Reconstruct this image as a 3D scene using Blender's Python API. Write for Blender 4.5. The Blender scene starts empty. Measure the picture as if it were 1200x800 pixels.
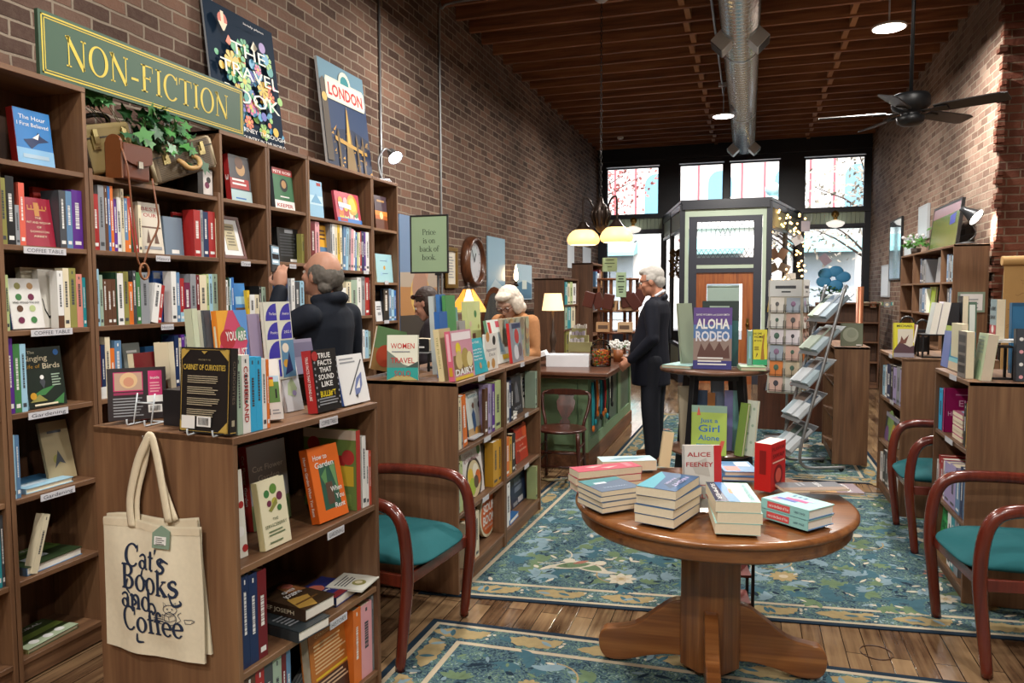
import bpy, bmesh, math, random
from math import sin, cos, pi, radians, sqrt, atan2, tan
from mathutils import Vector, Matrix, Euler
random.seed(7)
S = bpy.context.scene
COL = S.collection
V = Vector

# ---------------------------------------------------------------- camera
FPX, CAMH = 872.08, 1.55
_yaw, _pit, _rol = radians(-17.6036), radians(-3.7638), radians(-0.2239)
_F = V((sin(_yaw)*cos(_pit), cos(_yaw)*cos(_pit), sin(_pit)))
_r0 = V((cos(_yaw), -sin(_yaw), 0)); _u0 = _r0.cross(_F)
_R = _r0*cos(_rol)+_u0*sin(_rol); _U = _u0*cos(_rol)-_r0*sin(_rol)
CAM = V((0, 0, CAMH))
cd = bpy.data.cameras.new('camera'); cam = bpy.data.objects.new('camera', cd); COL.objects.link(cam)
cd.sensor_width = 36; cd.lens = FPX*36/1200; cd.clip_start = .05; cd.clip_end = 300
m3 = Matrix((_R, _U, -_F)).transposed()
cam.matrix_world = Matrix.Translation(CAM) @ m3.to_4x4()
S.camera = cam

def ray(px, py): return _F + _R*((px-600)/FPX) - _U*((py-400)/FPX)
def atX(px, py, X): d = ray(px, py); return CAM + d*(X/d.x)
def atY(px, py, Y): d = ray(px, py); return CAM + d*(Y/d.y)
def atZ(px, py, Z): d = ray(px, py); return CAM + d*((Z-CAMH)/d.z)
def proj(p):
    v = V(p)-CAM; w = v.dot(_F); return (600+FPX*v.dot(_R)/w, 400-FPX*v.dot(_U)/w)
def y_of(px, X, z):            # world Y of the point on the line (X, ., z) that lies at column px
    a = (px-600)/FPX            # v.R = a v.F
    n = _R-_F*a; return -(n.x*X+n.z*(z-CAMH))/n.y
def x_of(px, Y, z):
    a = (px-600)/FPX; n = _R-_F*a; return -(n.y*Y+n.z*(z-CAMH))/n.x
def z_of(py, X, Y):
    a = (400-py)/FPX; n = _U-_F*a; return CAMH-(n.x*X+n.y*Y)/n.z

# ---------------------------------------------------------------- materials
def srgb(c):
    if isinstance(c, str):
        c = c.lstrip('#'); c = [int(c[i:i+2], 16) for i in (0, 2, 4)]
    return tuple(((x/255+.055)/1.055)**2.4 if x > 10.3 else x/255/12.92 for x in c)+(1,)
_mc = {}
def node_mat(name):
    m = bpy.data.materials.new(name); m.use_nodes = True
    nt = m.node_tree; b = nt.nodes['Principled BSDF']; return m, nt, b
def flat(hexc, rough=.5, metal=0, vary=.05, scale=9, spec=.5, coat=0):
    k = (hexc, rough, metal, vary, spec, coat)
    if k in _mc: return _mc[k]
    m, nt, b = node_mat('m_'+str(hexc))
    c = srgb(hexc)
    b.inputs['Roughness'].default_value = rough; b.inputs['Metallic'].default_value = metal
    b.inputs['Specular IOR Level'].default_value = spec
    if coat: b.inputs['Coat Weight'].default_value = coat; b.inputs['Coat Roughness'].default_value = .15
    if vary:
        tc = nt.nodes.new('ShaderNodeTexCoord'); n = nt.nodes.new('ShaderNodeTexNoise'); n.inputs['Scale'].default_value = scale
        n.inputs['Detail'].default_value = 4
        mx = nt.nodes.new('ShaderNodeMix'); mx.data_type = 'RGBA'
        mx.inputs['A'].default_value = tuple(x*(1-vary) for x in c[:3])+(1,); mx.inputs['B'].default_value = tuple(min(1, x*(1+vary)) for x in c[:3])+(1,)
        nt.links.new(tc.outputs['Object'], n.inputs['Vector']); nt.links.new(n.outputs['Fac'], mx.inputs['Factor']); nt.links.new(mx.outputs['Result'], b.inputs['Base Color'])
    else: b.inputs['Base Color'].default_value = c
    _mc[k] = m; return m
def emit(hexc, strength, name='glow', base=None):
    k = ('e', hexc, strength)
    if k in _mc: return _mc[k]
    m, nt, b = node_mat(name); c = srgb(hexc)
    b.inputs['Base Color'].default_value = c; b.inputs['Emission Color'].default_value = c; b.inputs['Emission Strength'].default_value = strength
    _mc[k] = m; return m
def ramp(nt, stops):
    r = nt.nodes.new('ShaderNodeValToRGB'); e = r.color_ramp.elements
    while len(e) < len(stops): e.new(.5)
    for q, (p, c) in zip(e, stops): q.position = p; q.color = srgb(c)
    return r
def wood(name, dark, mid, light, axis='z', grain=22, rough=.45, coat=0, stretch=.06, bump=.08):
    k = ('w', name, axis)
    if k in _mc: return _mc[k]
    m, nt, b = node_mat(name+'_'+axis); L = nt.links.new
    tc = nt.nodes.new('ShaderNodeTexCoord'); mp = nt.nodes.new('ShaderNodeMapping')
    sc = {'x': (stretch, 1, 1), 'y': (1, stretch, 1), 'z': (1, 1, stretch)}[axis]
    mp.inputs['Scale'].default_value = sc
    oi = nt.nodes.new('ShaderNodeObjectInfo'); ad = nt.nodes.new('ShaderNodeVectorMath'); ad.operation = 'ADD'
    ml = nt.nodes.new('ShaderNodeVectorMath'); ml.operation = 'SCALE'; ml.inputs['Scale'].default_value = 7
    L(oi.outputs['Random'], ml.inputs[0]); L(tc.outputs['Object'], ad.inputs[0]); L(ml.outputs[0], ad.inputs[1]); L(ad.outputs[0], mp.inputs['Vector'])
    n1 = nt.nodes.new('ShaderNodeTexNoise'); n1.inputs['Scale'].default_value = grain; n1.inputs['Detail'].default_value = 5; n1.inputs['Distortion'].default_value = 1.2
    n2 = nt.nodes.new('ShaderNodeTexNoise'); n2.inputs['Scale'].default_value = grain*7; n2.inputs['Detail'].default_value = 3
    L(mp.outputs[0], n1.inputs['Vector']); L(mp.outputs[0], n2.inputs['Vector'])
    mx = nt.nodes.new('ShaderNodeMath'); mx.operation = 'MULTIPLY_ADD'; mx.inputs[1].default_value = .35; L(n2.outputs['Fac'], mx.inputs[0])
    m2 = nt.nodes.new('ShaderNodeMath'); m2.operation = 'MULTIPLY'; m2.inputs[1].default_value = .72; L(n1.outputs['Fac'], m2.inputs[0]); L(m2.outputs[0], mx.inputs[2])
    r = ramp(nt, [(.3, dark), (.52, mid), (.72, light)]); L(mx.outputs[0], r.inputs['Fac']); L(r.outputs[0], b.inputs['Base Color'])
    b.inputs['Roughness'].default_value = rough
    if coat: b.inputs['Coat Weight'].default_value = coat; b.inputs['Coat Roughness'].default_value = .12
    if bump:
        bp = nt.nodes.new('ShaderNodeBump'); bp.inputs['Strength'].default_value = bump; bp.inputs['Distance'].default_value = .002; L(n2.outputs['Fac'], bp.inputs['Height']); L(bp.outputs[0], b.inputs['Normal'])
    _mc[k] = m; return m
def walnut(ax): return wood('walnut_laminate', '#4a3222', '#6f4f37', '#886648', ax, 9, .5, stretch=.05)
def walnut_dark(ax): return wood('walnut_shadow', '#3a2518', '#5c3d29', '#734f36', ax, 9, .5, stretch=.05)  # deeper walnut for back panels and the dark bookcases
def oak(ax): return wood('golden_oak', '#54301a', '#7d4c27', '#976336', ax, 14, .28, .4, .04)
def cherry(ax): return wood('cherry_arm', '#3f140c', '#5c2115', '#6e2c1c', ax, 8, .25, .4, .08, 0)

def brick_mat(name, ax, cols, mortar, wear='#8d7a6c', scale=1.0):
    m, nt, b = node_mat(name); L = nt.links.new
    tc = nt.nodes.new('ShaderNodeTexCoord'); sp = nt.nodes.new('ShaderNodeSeparateXYZ'); cb = nt.nodes.new('ShaderNodeCombineXYZ')
    L(tc.outputs['Object'], sp.inputs[0]); L(sp.outputs['Y' if ax == 'y' else 'X'], cb.inputs['X']); L(sp.outputs['Z'], cb.inputs['Y'])
    wn = nt.nodes.new('ShaderNodeTexNoise'); wn.inputs['Scale'].default_value = 5; wn.inputs['Detail'].default_value = 4; L(cb.outputs[0], wn.inputs['Vector'])
    vs = nt.nodes.new('ShaderNodeVectorMath'); vs.operation = 'MULTIPLY_ADD'; vs.inputs[1].default_value = (.022, .022, 0); L(wn.outputs['Color'], vs.inputs[0]); L(cb.outputs[0], vs.inputs[2])
    br = nt.nodes.new('ShaderNodeTexBrick'); L(vs.outputs[0], br.inputs['Vector'])
    br.inputs['Scale'].default_value = 1; br.inputs['Brick Width'].default_value = .215*scale; br.inputs['Row Height'].default_value = .074*scale
    br.inputs['Mortar Size'].default_value = .0075; br.inputs['Mortar Smooth'].default_value = .35; br.inputs['Bias'].default_value = 0
    br.inputs['Color1'].default_value = (0, 0, 0, 1); br.inputs['Color2'].default_value = (1, 1, 1, 1); br.inputs['Mortar'].default_value = (.5, .5, .5, 1)
    r = ramp(nt, [(0, cols[0]), (.35, cols[1]), (.7, cols[2]), (1, cols[3])]); L(br.outputs['Color'], r.inputs['Fac'])
    n2 = nt.nodes.new('ShaderNodeTexNoise'); n2.inputs['Scale'].default_value = 26; n2.inputs['Detail'].default_value = 8; n2.inputs['Roughness'].default_value = .7; L(cb.outputs[0], n2.inputs['Vector'])
    n3 = nt.nodes.new('ShaderNodeTexNoise'); n3.inputs['Scale'].default_value = .8; n3.inputs['Detail'].default_value = 4; L(cb.outputs[0], n3.inputs['Vector'])
    rr = ramp(nt, [(.42, '#000000'), (.75, '#8a8a8a')]); L(n2.outputs['Fac'], rr.inputs['Fac'])
    mx = nt.nodes.new('ShaderNodeMix'); mx.data_type = 'RGBA'; mx.inputs['B'].default_value = srgb(wear); L(rr.outputs[0], mx.inputs['Factor']); L(r.outputs[0], mx.inputs['A'])
    mo = nt.nodes.new('ShaderNodeMix'); mo.data_type = 'RGBA'; mo.inputs['B'].default_value = srgb(mortar); L(br.outputs['Fac'], mo.inputs['Factor']); L(mx.outputs['Result'], mo.inputs['A'])
    r3 = ramp(nt, [(.3, '#b9b9b9'), (.7, '#ffffff')]); L(n3.outputs['Fac'], r3.inputs['Fac'])
    mu = nt.nodes.new('ShaderNodeMix'); mu.data_type = 'RGBA'; mu.blend_type = 'MULTIPLY'; mu.inputs['Factor'].default_value = 1; L(mo.outputs['Result'], mu.inputs['A']); L(r3.outputs[0], mu.inputs['B'])
    L(mu.outputs['Result'], b.inputs['Base Color']); b.inputs['Roughness'].default_value = .9; b.inputs['Specular IOR Level'].default_value = .2
    iv = nt.nodes.new('ShaderNodeMath'); iv.operation = 'MULTIPLY_ADD'; iv.inputs[1].default_value = -1; L(br.outputs['Fac'], iv.inputs[0]); L(n2.outputs['Fac'], iv.inputs[2])
    bp = nt.nodes.new('ShaderNodeBump'); bp.inputs['Strength'].default_value = .8; bp.inputs['Distance'].default_value = .012; L(iv.outputs[0], bp.inputs['Height']); L(bp.outputs[0], b.inputs['Normal'])
    return m
def glass_mat(tint='#ffffff', mixf=.12):
    k = ('g', tint, mixf)
    if k in _mc: return _mc[k]
    m, nt, b = node_mat('window_glass'); nt.nodes.remove(b); L = nt.links.new
    t = nt.nodes.new('ShaderNodeBsdfTransparent'); t.inputs[0].default_value = srgb(tint); g = nt.nodes.new('ShaderNodeBsdfGlossy'); g.inputs['Roughness'].default_value = .02
    mx = nt.nodes.new('ShaderNodeMixShader'); mx.inputs[0].default_value = mixf; fr = nt.nodes.new('ShaderNodeFresnel'); fr.inputs['IOR'].default_value = 1.3
    L(fr.outputs[0], mx.inputs[0]); L(t.outputs[0], mx.inputs[1]); L(g.outputs[0], mx.inputs[2]); L(mx.outputs[0], nt.nodes['Material Output'].inputs[0])
    _mc[k] = m; return m

# ---------------------------------------------------------------- mesh builder
_tx = {}
def glyphs(s, bold=0.0):
    k = (s, bold)
    if k not in _tx:
        c = bpy.data.curves.new('lettering', 'FONT'); c.body = s; c.size = 1; c.offset = bold; c.resolution_u = 2
        o = bpy.data.objects.new('lettering', c); COL.objects.link(o)
        dg = bpy.context.evaluated_depsgraph_get(); dg.update()
        me = bpy.data.meshes.new_from_object(o.evaluated_get(dg))
        vs = [tuple(v.co) for v in me.vertices]; fs = [tuple(p.vertices) for p in me.polygons]
        bpy.data.meshes.remove(me); bpy.data.objects.remove(o); bpy.data.curves.remove(c)
        w0 = min([v[0] for v in vs] or [0]); w1 = max([v[0] for v in vs] or [1])
        _tx[k] = (vs, fs, w0, w1)
    return _tx[k]
class MB:
    def __init__(s, mat=None): s.v = []; s.f = []; s.mi = []; s.mats = []; s.M = Matrix(); s.cur = 0; s.sm = []; s.smooth = False; s.mat(mat) if mat else None
    def mat(s, m):
        if m not in s.mats: s.mats.append(m)
        s.cur = s.mats.index(m); return s
    def face(s, idx): s.f.append(tuple(idx)); s.mi.append(s.cur); s.sm.append(s.smooth)
    def pts(s, ps):
        b = len(s.v); s.v += [tuple(s.M @ V(p)) for p in ps]; return b
    def poly(s, ps): b = s.pts(ps); s.face(range(b, b+len(ps)))
    def box(s, x0, x1, y0, y1, z0, z1):
        b = s.pts([(x0, y0, z0), (x1, y0, z0), (x1, y1, z0), (x0, y1, z0), (x0, y0, z1), (x1, y0, z1), (x1, y1, z1), (x0, y1, z1)])
        for q in ((0, 3, 2, 1), (4, 5, 6, 7), (0, 1, 5, 4), (1, 2, 6, 5), (2, 3, 7, 6), (3, 0, 4, 7)): s.face([b+i for i in q])
        return s
    def bar(s, p, q, w, d, up=(0, 0, 1)):          # square bar between two points
        p, q = V(p), V(q); t = (q-p).normalized(); a = t.cross(V(up))
        if a.length < 1e-4: a = t.cross(V((1, 0, 0)))
        a.normalize(); c = a.cross(t).normalized(); a = a*w/2; c = c*d/2
        b = s.pts([p-a-c, p+a-c, p+a+c, p-a+c, q-a-c, q+a-c, q+a+c, q-a+c])
        for k in ((0, 3, 2, 1), (4, 5, 6, 7), (0, 1, 5, 4), (1, 2, 6, 5), (2, 3, 7, 6), (3, 0, 4, 7)): s.face([b+i for i in k])
        return s
    def prism(s, poly, ax, a, b):                  # polygon of 2-D points extruded along an axis
        def P(u, v, t): return {'x': (t, u, v), 'y': (u, t, v), 'z': (u, v, t)}[ax]
        n = len(poly); i = s.pts([P(u, v, a) for u, v in poly]+[P(u, v, b) for u, v in poly])
        s.face(range(i+n-1, i-1, -1)); s.face(range(i+n, i+2*n))
        for k in range(n): s.face((i+k, i+(k+1) % n, i+n+(k+1) % n, i+n+k))
        return s
    def tube(s, ps, r, n=8, closed=False, flat=1.0, up=None):
        ps = [V(p) for p in ps]; N = len(ps); rs = r if isinstance(r, (list, tuple)) else [r]*N
        rings = []; pa = None; sm = s.smooth; s.smooth = True
        for i, p in enumerate(ps):
            t = (ps[(i+1) % N]-ps[i-1]) if closed else (ps[min(i+1, N-1)]-ps[max(i-1, 0)])
            t.normalize()
            a = V(up) if up else (pa if pa is not None else (V((0, 0, 1)) if abs(t.z) < .9 else V((1, 0, 0))))
            a = (a-t*a.dot(t)); a = a.normalized() if a.length > 1e-6 else t.orthogonal().normalized(); pa = a; c = t.cross(a)
            rings.append(s.pts([p+(a*cos(2*pi*k/n)+c*sin(2*pi*k/n)*flat)*rs[i] for k in range(n)]))
        for i in range(N if closed else N-1):
            A, B = rings[i], rings[(i+1) % N]
            for k in range(n): s.face((A+k, A+(k+1) % n, B+(k+1) % n, B+k))
        s.smooth = False
        if not closed: s.face([rings[0]+k for k in range(n-1, -1, -1)]); s.face([rings[-1]+k for k in range(n)])
        s.smooth = sm; return s
    def lathe(s, prof, n=24, c=(0, 0, 0), cap=True):
        c = V(c); sm = s.smooth; s.smooth = True
        R = [s.pts([c+V((r*cos(2*pi*k/n), r*sin(2*pi*k/n), z)) for k in range(n)]) for r, z in prof]
        for A, B in zip(R, R[1:]):
            for k in range(n): s.face((A+k, A+(k+1) % n, B+(k+1) % n, B+k))
        s.smooth = False
        if cap: s.face([R[0]+k for k in range(n-1, -1, -1)]); s.face([R[-1]+k for k in range(n)])
        s.smooth = sm; return s
    def ball(s, c, r, nu=12, nv=8):
        if not isinstance(r, (tuple, list)): r = (r, r, r)
        c = V(c); sm = s.smooth; s.smooth = True
        R = [s.pts([c+V((r[0]*sin(pi*j/nv)*cos(2*pi*k/nu), r[1]*sin(pi*j/nv)*sin(2*pi*k/nu), -r[2]*cos(pi*j/nv))) for k in range(nu)]) for j in range(1, nv)]
        t = s.pts([c-V((0, 0, r[2])), c+V((0, 0, r[2]))])
        for A, B in zip(R, R[1:]):
            for k in range(nu): s.face((A+k, A+(k+1) % nu, B+(k+1) % nu, B+k))
        for k in range(nu): s.face((t, R[0]+(k+1) % nu, R[0]+k)); s.face((t+1, R[-1]+k, R[-1]+(k+1) % nu))
        s.smooth = sm; return s
    def grid(s, fn, nu, nv, closed_u=False):
        sm = s.smooth; s.smooth = True
        b = s.pts([fn(i/nu, j/nv) for j in range(nv+1) for i in range(nu+1)])
        for j in range(nv):
            for i in range(nu): k = b+j*(nu+1)+i; s.face((k, k+1, k+nu+2, k+nu+1))
        s.smooth = sm; return s
    def text(s, t, size, o, ux=(1, 0, 0), uy=(0, 0, 1), al='c', fit=None, bold=0.0, sx=1.0):
        vs, fs, w0, w1 = glyphs(t, bold); w = (w1-w0)*size*sx or 1e-6
        if fit: sx *= fit/w; w = fit
        x0 = -w0*size*sx-(w/2 if al == 'c' else w if al == 'r' else 0)
        o, ux, uy = V(o), V(ux), V(uy)
        b = s.pts([o+ux*(x0+x*size*sx)+uy*(y*size) for x, y, _ in vs])
        for f in fs: s.face([b+i for i in f])
        return s
    def build(s, name, parent=None, loc=None, rot=None, bevel=0, seg=2):
        me = bpy.data.meshes.new(name); me.from_pydata(s.v, [], s.f)
        for m in s.mats: me.materials.append(m)
        if len(me.polygons) == len(s.mi):
            me.polygons.foreach_set('material_index', s.mi); me.polygons.foreach_set('use_smooth', s.sm)
        me.update()
        o = bpy.data.objects.new(name, me); COL.objects.link(o)
        if parent: o.parent = parent
        if loc is not None: o.location = loc
        if rot is not None: o.rotation_euler = rot
        if bevel:
            b = o.modifiers.new('edge', 'BEVEL'); b.width = bevel; b.segments = seg; b.limit_method = 'ANGLE'; b.angle_limit = radians(40)
        return o
def tag(o, label=None, cat=None, group=None, kind=None):
    if label: o['label'] = label
    if cat: o['category'] = cat
    if group: o['group'] = group
    if kind: o['kind'] = kind
    return o
def thing(name, label, cat, loc=(0, 0, 0), rz=0, group=None):
    o = bpy.data.objects.new(name, None); COL.objects.link(o); o.empty_display_size = .05
    o.location = loc; o.rotation_euler = (0, 0, rz); return tag(o, label, cat, group)
def struct(name, mb, parent=None, **k):
    o = mb.build(name, parent, **k)
    if not parent: o['kind'] = 'structure'
    return o
def dup(root, label=None, loc=None, rz=None, group=None):
    c = root.copy(); COL.objects.link(c)
    if label: c['label'] = label
    if group: c['group'] = group
    if loc is not None: c.location = loc
    if rz is not None: c.rotation_euler = (0, 0, rz)
    for ch in list(root.children):
        d = ch.copy(); COL.objects.link(d); d.parent = c
        for g in list(ch.children): e = g.copy(); COL.objects.link(e); e.parent = d
    return c
def arc(cx, cy, r, a0, a1, n=12, ry=None):
    ry = r if ry is None else ry
    return [(cx+r*cos(a0+(a1-a0)*i/n), cy+ry*sin(a0+(a1-a0)*i/n)) for i in range(n+1)]
def smoothed(ps, n=6):                            # Catmull-Rom through the points
    ps = [V(p) for p in ps]; out = []
    for i in range(len(ps)-1):
        p0, p1, p2, p3 = ps[max(i-1, 0)], ps[i], ps[i+1], ps[min(i+2, len(ps)-1)]
        for k in range(n):
            t = k/n; out.append(.5*((2*p1)+(p2-p0)*t+(2*p0-5*p1+4*p2-p3)*t*t+(3*p1-p0-3*p2+p3)*t**3))
    return out+[ps[-1]]
# ---------------------------------------------------------------- the room
LW, RW, FY, CZ = -3.03, 2.18, 15.6, 4.72
BACK, RX = -3.2, 3.7
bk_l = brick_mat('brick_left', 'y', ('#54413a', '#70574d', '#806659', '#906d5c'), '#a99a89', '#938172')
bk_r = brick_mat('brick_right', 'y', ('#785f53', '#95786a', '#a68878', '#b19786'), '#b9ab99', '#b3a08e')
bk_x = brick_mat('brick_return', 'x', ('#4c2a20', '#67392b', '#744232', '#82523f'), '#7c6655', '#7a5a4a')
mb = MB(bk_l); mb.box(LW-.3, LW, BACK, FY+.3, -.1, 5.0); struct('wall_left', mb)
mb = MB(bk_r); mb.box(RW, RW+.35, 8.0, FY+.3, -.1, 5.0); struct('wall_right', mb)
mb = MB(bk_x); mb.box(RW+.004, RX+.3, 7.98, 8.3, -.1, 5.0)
random.seed(11)                                   # broken brick edge of the opening
for k in range(60):
    z = k*.074+.02
    if random.random() < .6: mb.box(RW-.002-random.random()*.035, RW+.03, 7.965-random.random()*.012, 8.05, z, z+.062)
struct('wall_return', mb)
pl = flat('#8a7a6c', .9)
mb = MB(pl); mb.box(RX, RX+.3, BACK, 8.3, -.1, 5.0); struct('wall_side', mb)
mb = MB(pl); mb.box(LW-.3, RX+.3, BACK-.3, BACK, -.1, 5.0); struct('wall_back', mb)

# floor of old narrow boards running to the street
def floor_mat():
    m, nt, b = node_mat('old_oak_floor'); L = nt.links.new
    tc = nt.nodes.new('ShaderNodeTexCoord'); sp = nt.nodes.new('ShaderNodeSeparateXYZ'); cb = nt.nodes.new('ShaderNodeCombineXYZ')
    L(tc.outputs['Object'], sp.inputs[0]); L(sp.outputs['Y'], cb.inputs['X']); L(sp.outputs['X'], cb.inputs['Y'])
    br = nt.nodes.new('ShaderNodeTexBrick'); L(cb.outputs[0], br.inputs['Vector']); br.inputs['Scale'].default_value = 1
    br.inputs['Brick Width'].default_value = 1.7; br.inputs['Row Height'].default_value = .085; br.inputs['Mortar Size'].default_value = .0022; br.offset = .37
    br.inputs['Color1'].default_value = (0, 0, 0, 1); br.inputs['Color2'].default_value = (1, 1, 1, 1)
    mp = nt.nodes.new('ShaderNodeMapping'); mp.inputs['Scale'].default_value = (14, .9, 1); L(tc.outputs['Object'], mp.inputs['Vector'])
    n1 = nt.nodes.new('ShaderNodeTexNoise'); n1.inputs['Scale'].default_value = 3; n1.inputs['Detail'].default_value = 6; L(mp.outputs[0], n1.inputs['Vector'])
    n2 = nt.nodes.new('ShaderNodeTexNoise'); n2.inputs['Scale'].default_value = 2.6; n2.inputs['Detail'].default_value = 6; L(tc.outputs['Object'], n2.inputs['Vector'])
    a = nt.nodes.new('ShaderNodeMath'); a.operation = 'MULTIPLY_ADD'; a.inputs[1].default_value = .28; L(br.outputs['Color'], a.inputs[0])
    h = nt.nodes.new('ShaderNodeMath'); h.operation = 'MULTIPLY'; h.inputs[1].default_value = .45; L(n1.outputs['Fac'], h.inputs[0]); 
    h2 = nt.nodes.new('ShaderNodeMath'); h2.operation = 'MULTIPLY_ADD'; h2.inputs[1].default_value = .55; L(n2.outputs['Fac'], h2.inputs[0]); L(h.outputs[0], h2.inputs[2]); L(h2.outputs[0], a.inputs[2])
    r = ramp(nt, [(.36, '#281b13'), (.52, '#58412e'), (.66, '#7a6046'), (.85, '#947858')]); L(a.outputs[0], r.inputs['Fac'])
    mo = nt.nodes.new('ShaderNodeMix'); mo.data_type = 'RGBA'; mo.inputs['B'].default_value = srgb('#1d130c'); L(br.outputs['Fac'], mo.inputs['Factor']); L(r.outputs[0], mo.inputs['A']); L(mo.outputs['Result'], b.inputs['Base Color'])
    rr = ramp(nt, [(.3, '#3c3c3c'), (.7, '#6a6a6a')]); L(n2.outputs['Fac'], rr.inputs['Fac']); L(rr.outputs[0], b.inputs['Roughness'])
    b.inputs['Specular IOR Level'].default_value = .5
    bp = nt.nodes.new('ShaderNodeBump'); bp.inputs['Strength'].default_value = .25; bp.inputs['Distance'].default_value = .004; iv = nt.nodes.new('ShaderNodeMath'); iv.operation = 'SUBTRACT'; L(n1.outputs['Fac'], iv.inputs[0]); L(br.outputs['Fac'], iv.inputs[1]); L(iv.outputs[0], bp.inputs['Height']); L(bp.outputs[0], b.inputs['Normal'])
    return m
mb = MB(floor_mat()); mb.box(LW-.3, RX+.3, BACK-.3, FY+.3, -.12, 0)
mb.mat(flat('#4a2f20', .4))
cx, cy = atZ(1027, 765, 0).xy
mb.smooth = True; mb.tube([(cx+.065*cos(t*pi/14), cy+.065*sin(t*pi/14), .0006) for t in range(28)], .005, 6, True, .12, (0, 0, 1)); mb.smooth = False
struct('floor', mb)
deck = wood('ceiling_deck', '#3d2617', '#64402a', '#80553a', 'x', 6, .8, 0, .1)
jw = wood('joist_wood', '#4f2f1b', '#87573a', '#a8734c', 'x', 7, .7, 0, .06)
mb = MB(deck); mb.box(LW-.3, RX+.3, BACK-.3, FY+.3, CZ, CZ+.12); struct('ceiling', mb)
random.seed(3); JB = 4.46
jl = flat('#a87a52', .75)
y = -2.9; k = 0
while y < FY-.2:
    mb = MB(jw); mb.box(LW, RW if y > 8.0 else RX, y-.024, y+.024, JB, CZ)
    o = struct('ceiling_joist', mb)
    xb = -.62+.05*(k % 2)+.0*y
    for xx in ((-.66 if k % 2 else -.7), (1.05 if k % 2 else 1.01)):
        mb = MB(jl); mb.box(xx-.03, xx+.03, y+.03, y+.38, JB+.02, JB+.19); mb.build('bridging_block', o)
    y += .405; k += 1

# ---------------------------------------------------------------- storefront at the street end
dk = flat('#23262f', .35, 0, .04); dk2 = flat('#2c2f3a', .4, 0, .04); sage = flat('#a9b8a4', .55, 0, .04); sage_d = flat('#7d9080', .55, 0, .04)
glass = glass_mat()
def X_(px, z, Y=FY): return x_of(px, Y, z)
zt0, zt1 = 3.13, 4.12                               # transom band
zs0, zs1 = .72, 2.78                                # display windows
xs = [(-2.87, -1.77), (-1.38, -.50), (-.40, .56), (.99, 2.08)]
mb = MB(dk)
mb.box(LW, RW, FY, FY+.2, zt1+.02, CZ)              # header
mb.box(LW, RW, FY-.05, FY+.2, zt1+.12, zt1+.2); mb.box(LW, RW, FY-.07, FY+.2, zt0-.07, zt0-.0)
px = LW
for a, b2 in xs+[(RW, RW)]:
    mb.box(px, a, FY-.02, FY+.18, zt0-.05, zt1+.02); px = b2
mb.box(LW, -2.87, FY-.04, FY+.18, 0, zt0); mb.box(2.08, RW, FY-.04, FY+.18, 0, zt0)
mb.box(-1.70, -1.58, FY-.06, FY+.18, 0, zt0); mb.box(.86, .99, FY-.06, FY+.18, 0, zt0)
mb.mat(sage)
for a, b2 in ((-2.87, -1.70), (.99, 2.08)):         # beadboard between transom and display window
    n = int((b2-a)/.075)
    for i in range(n): mb.box(a+(b2-a)*i/n, a+(b2-a)*(i+1)/n-.008, FY-.0, FY+.1, zs1+.06, zt0-.07)
mb.mat(dk2)
for a, b2 in ((-2.87, -1.70), (.99, 2.08)):
    mb.box(a, b2, FY-.03, FY+.15, zs1, zs1+.06); mb.box(a, b2, FY, FY+.15, 0, zs0)
struct('wall_front', mb)
def pane(name, x0, x1, z0, z1, bar=.03):
    mb = MB(dk2); w = bar
    mb.box(x0, x1, FY, FY+.06, z0, z0+w); mb.box(x0, x1, FY, FY+.06, z1-w, z1); mb.box(x0, x0+w, FY, FY+.06, z0+w, z1-w); mb.box(x1-w, x1, FY, FY+.06, z0+w, z1-w)
    o = struct(name, mb); g = MB(glass); g.box(x0+w, x1-w, FY+.025, FY+.031, z0+w, z1-w); g.build('pane', o); return o
for i, (a, b2) in enumerate(xs): pane('window_%d' % (i+1), a, b2, zt0, zt1)
pane('window_5', -2.87, -1.70, zs0, zs1); pane('window_6', .99, 2.08, zs0, zs1)

# vestibule: trapezoid of dark framing round the inner door
VY, VT = 13.0, 3.03
vx0, vx1, bx0, bx1 = -1.085, .312, -1.66, .9
mb = MB(dk)
Lp, Rp = V((vx0, VY, 0)), V((vx1, VY, 0)); Lb, Rb = V((bx0, FY-.05, 0)), V((bx1, FY-.05, 0))
up = V((0, 0, 1))
for p in (Lp, Rp, Lp.lerp(Lb, .96), Rp.lerp(Rb, .96), Lp.lerp(Lb, .5), Rp.lerp(Rb, .5)): mb.bar(p+V((0, .03, 0)), p+V((0, .03, VT)), .075, .09)
for a, b2 in ((Lp, Lb), (Rp, Rb)):
    for z, h in ((VT-.05, .1), (VT-.42, .05), (.62, .06), (.06, .12)): mb.bar(a+up*z, b2+up*z, .07, h)
mb.bar(Lp+up*(VT-.04), Rp+up*(VT-.04), .1, .12)
mb.mat(sage)
for a, b2 in ((Lp, Lb), (Rp, Rb)): mb.bar(a+up*(VT-.23), b2+up*(VT-.23), .03, .34); mb.bar(a+up*.33, b2+up*.33, .03, .5)
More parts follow.
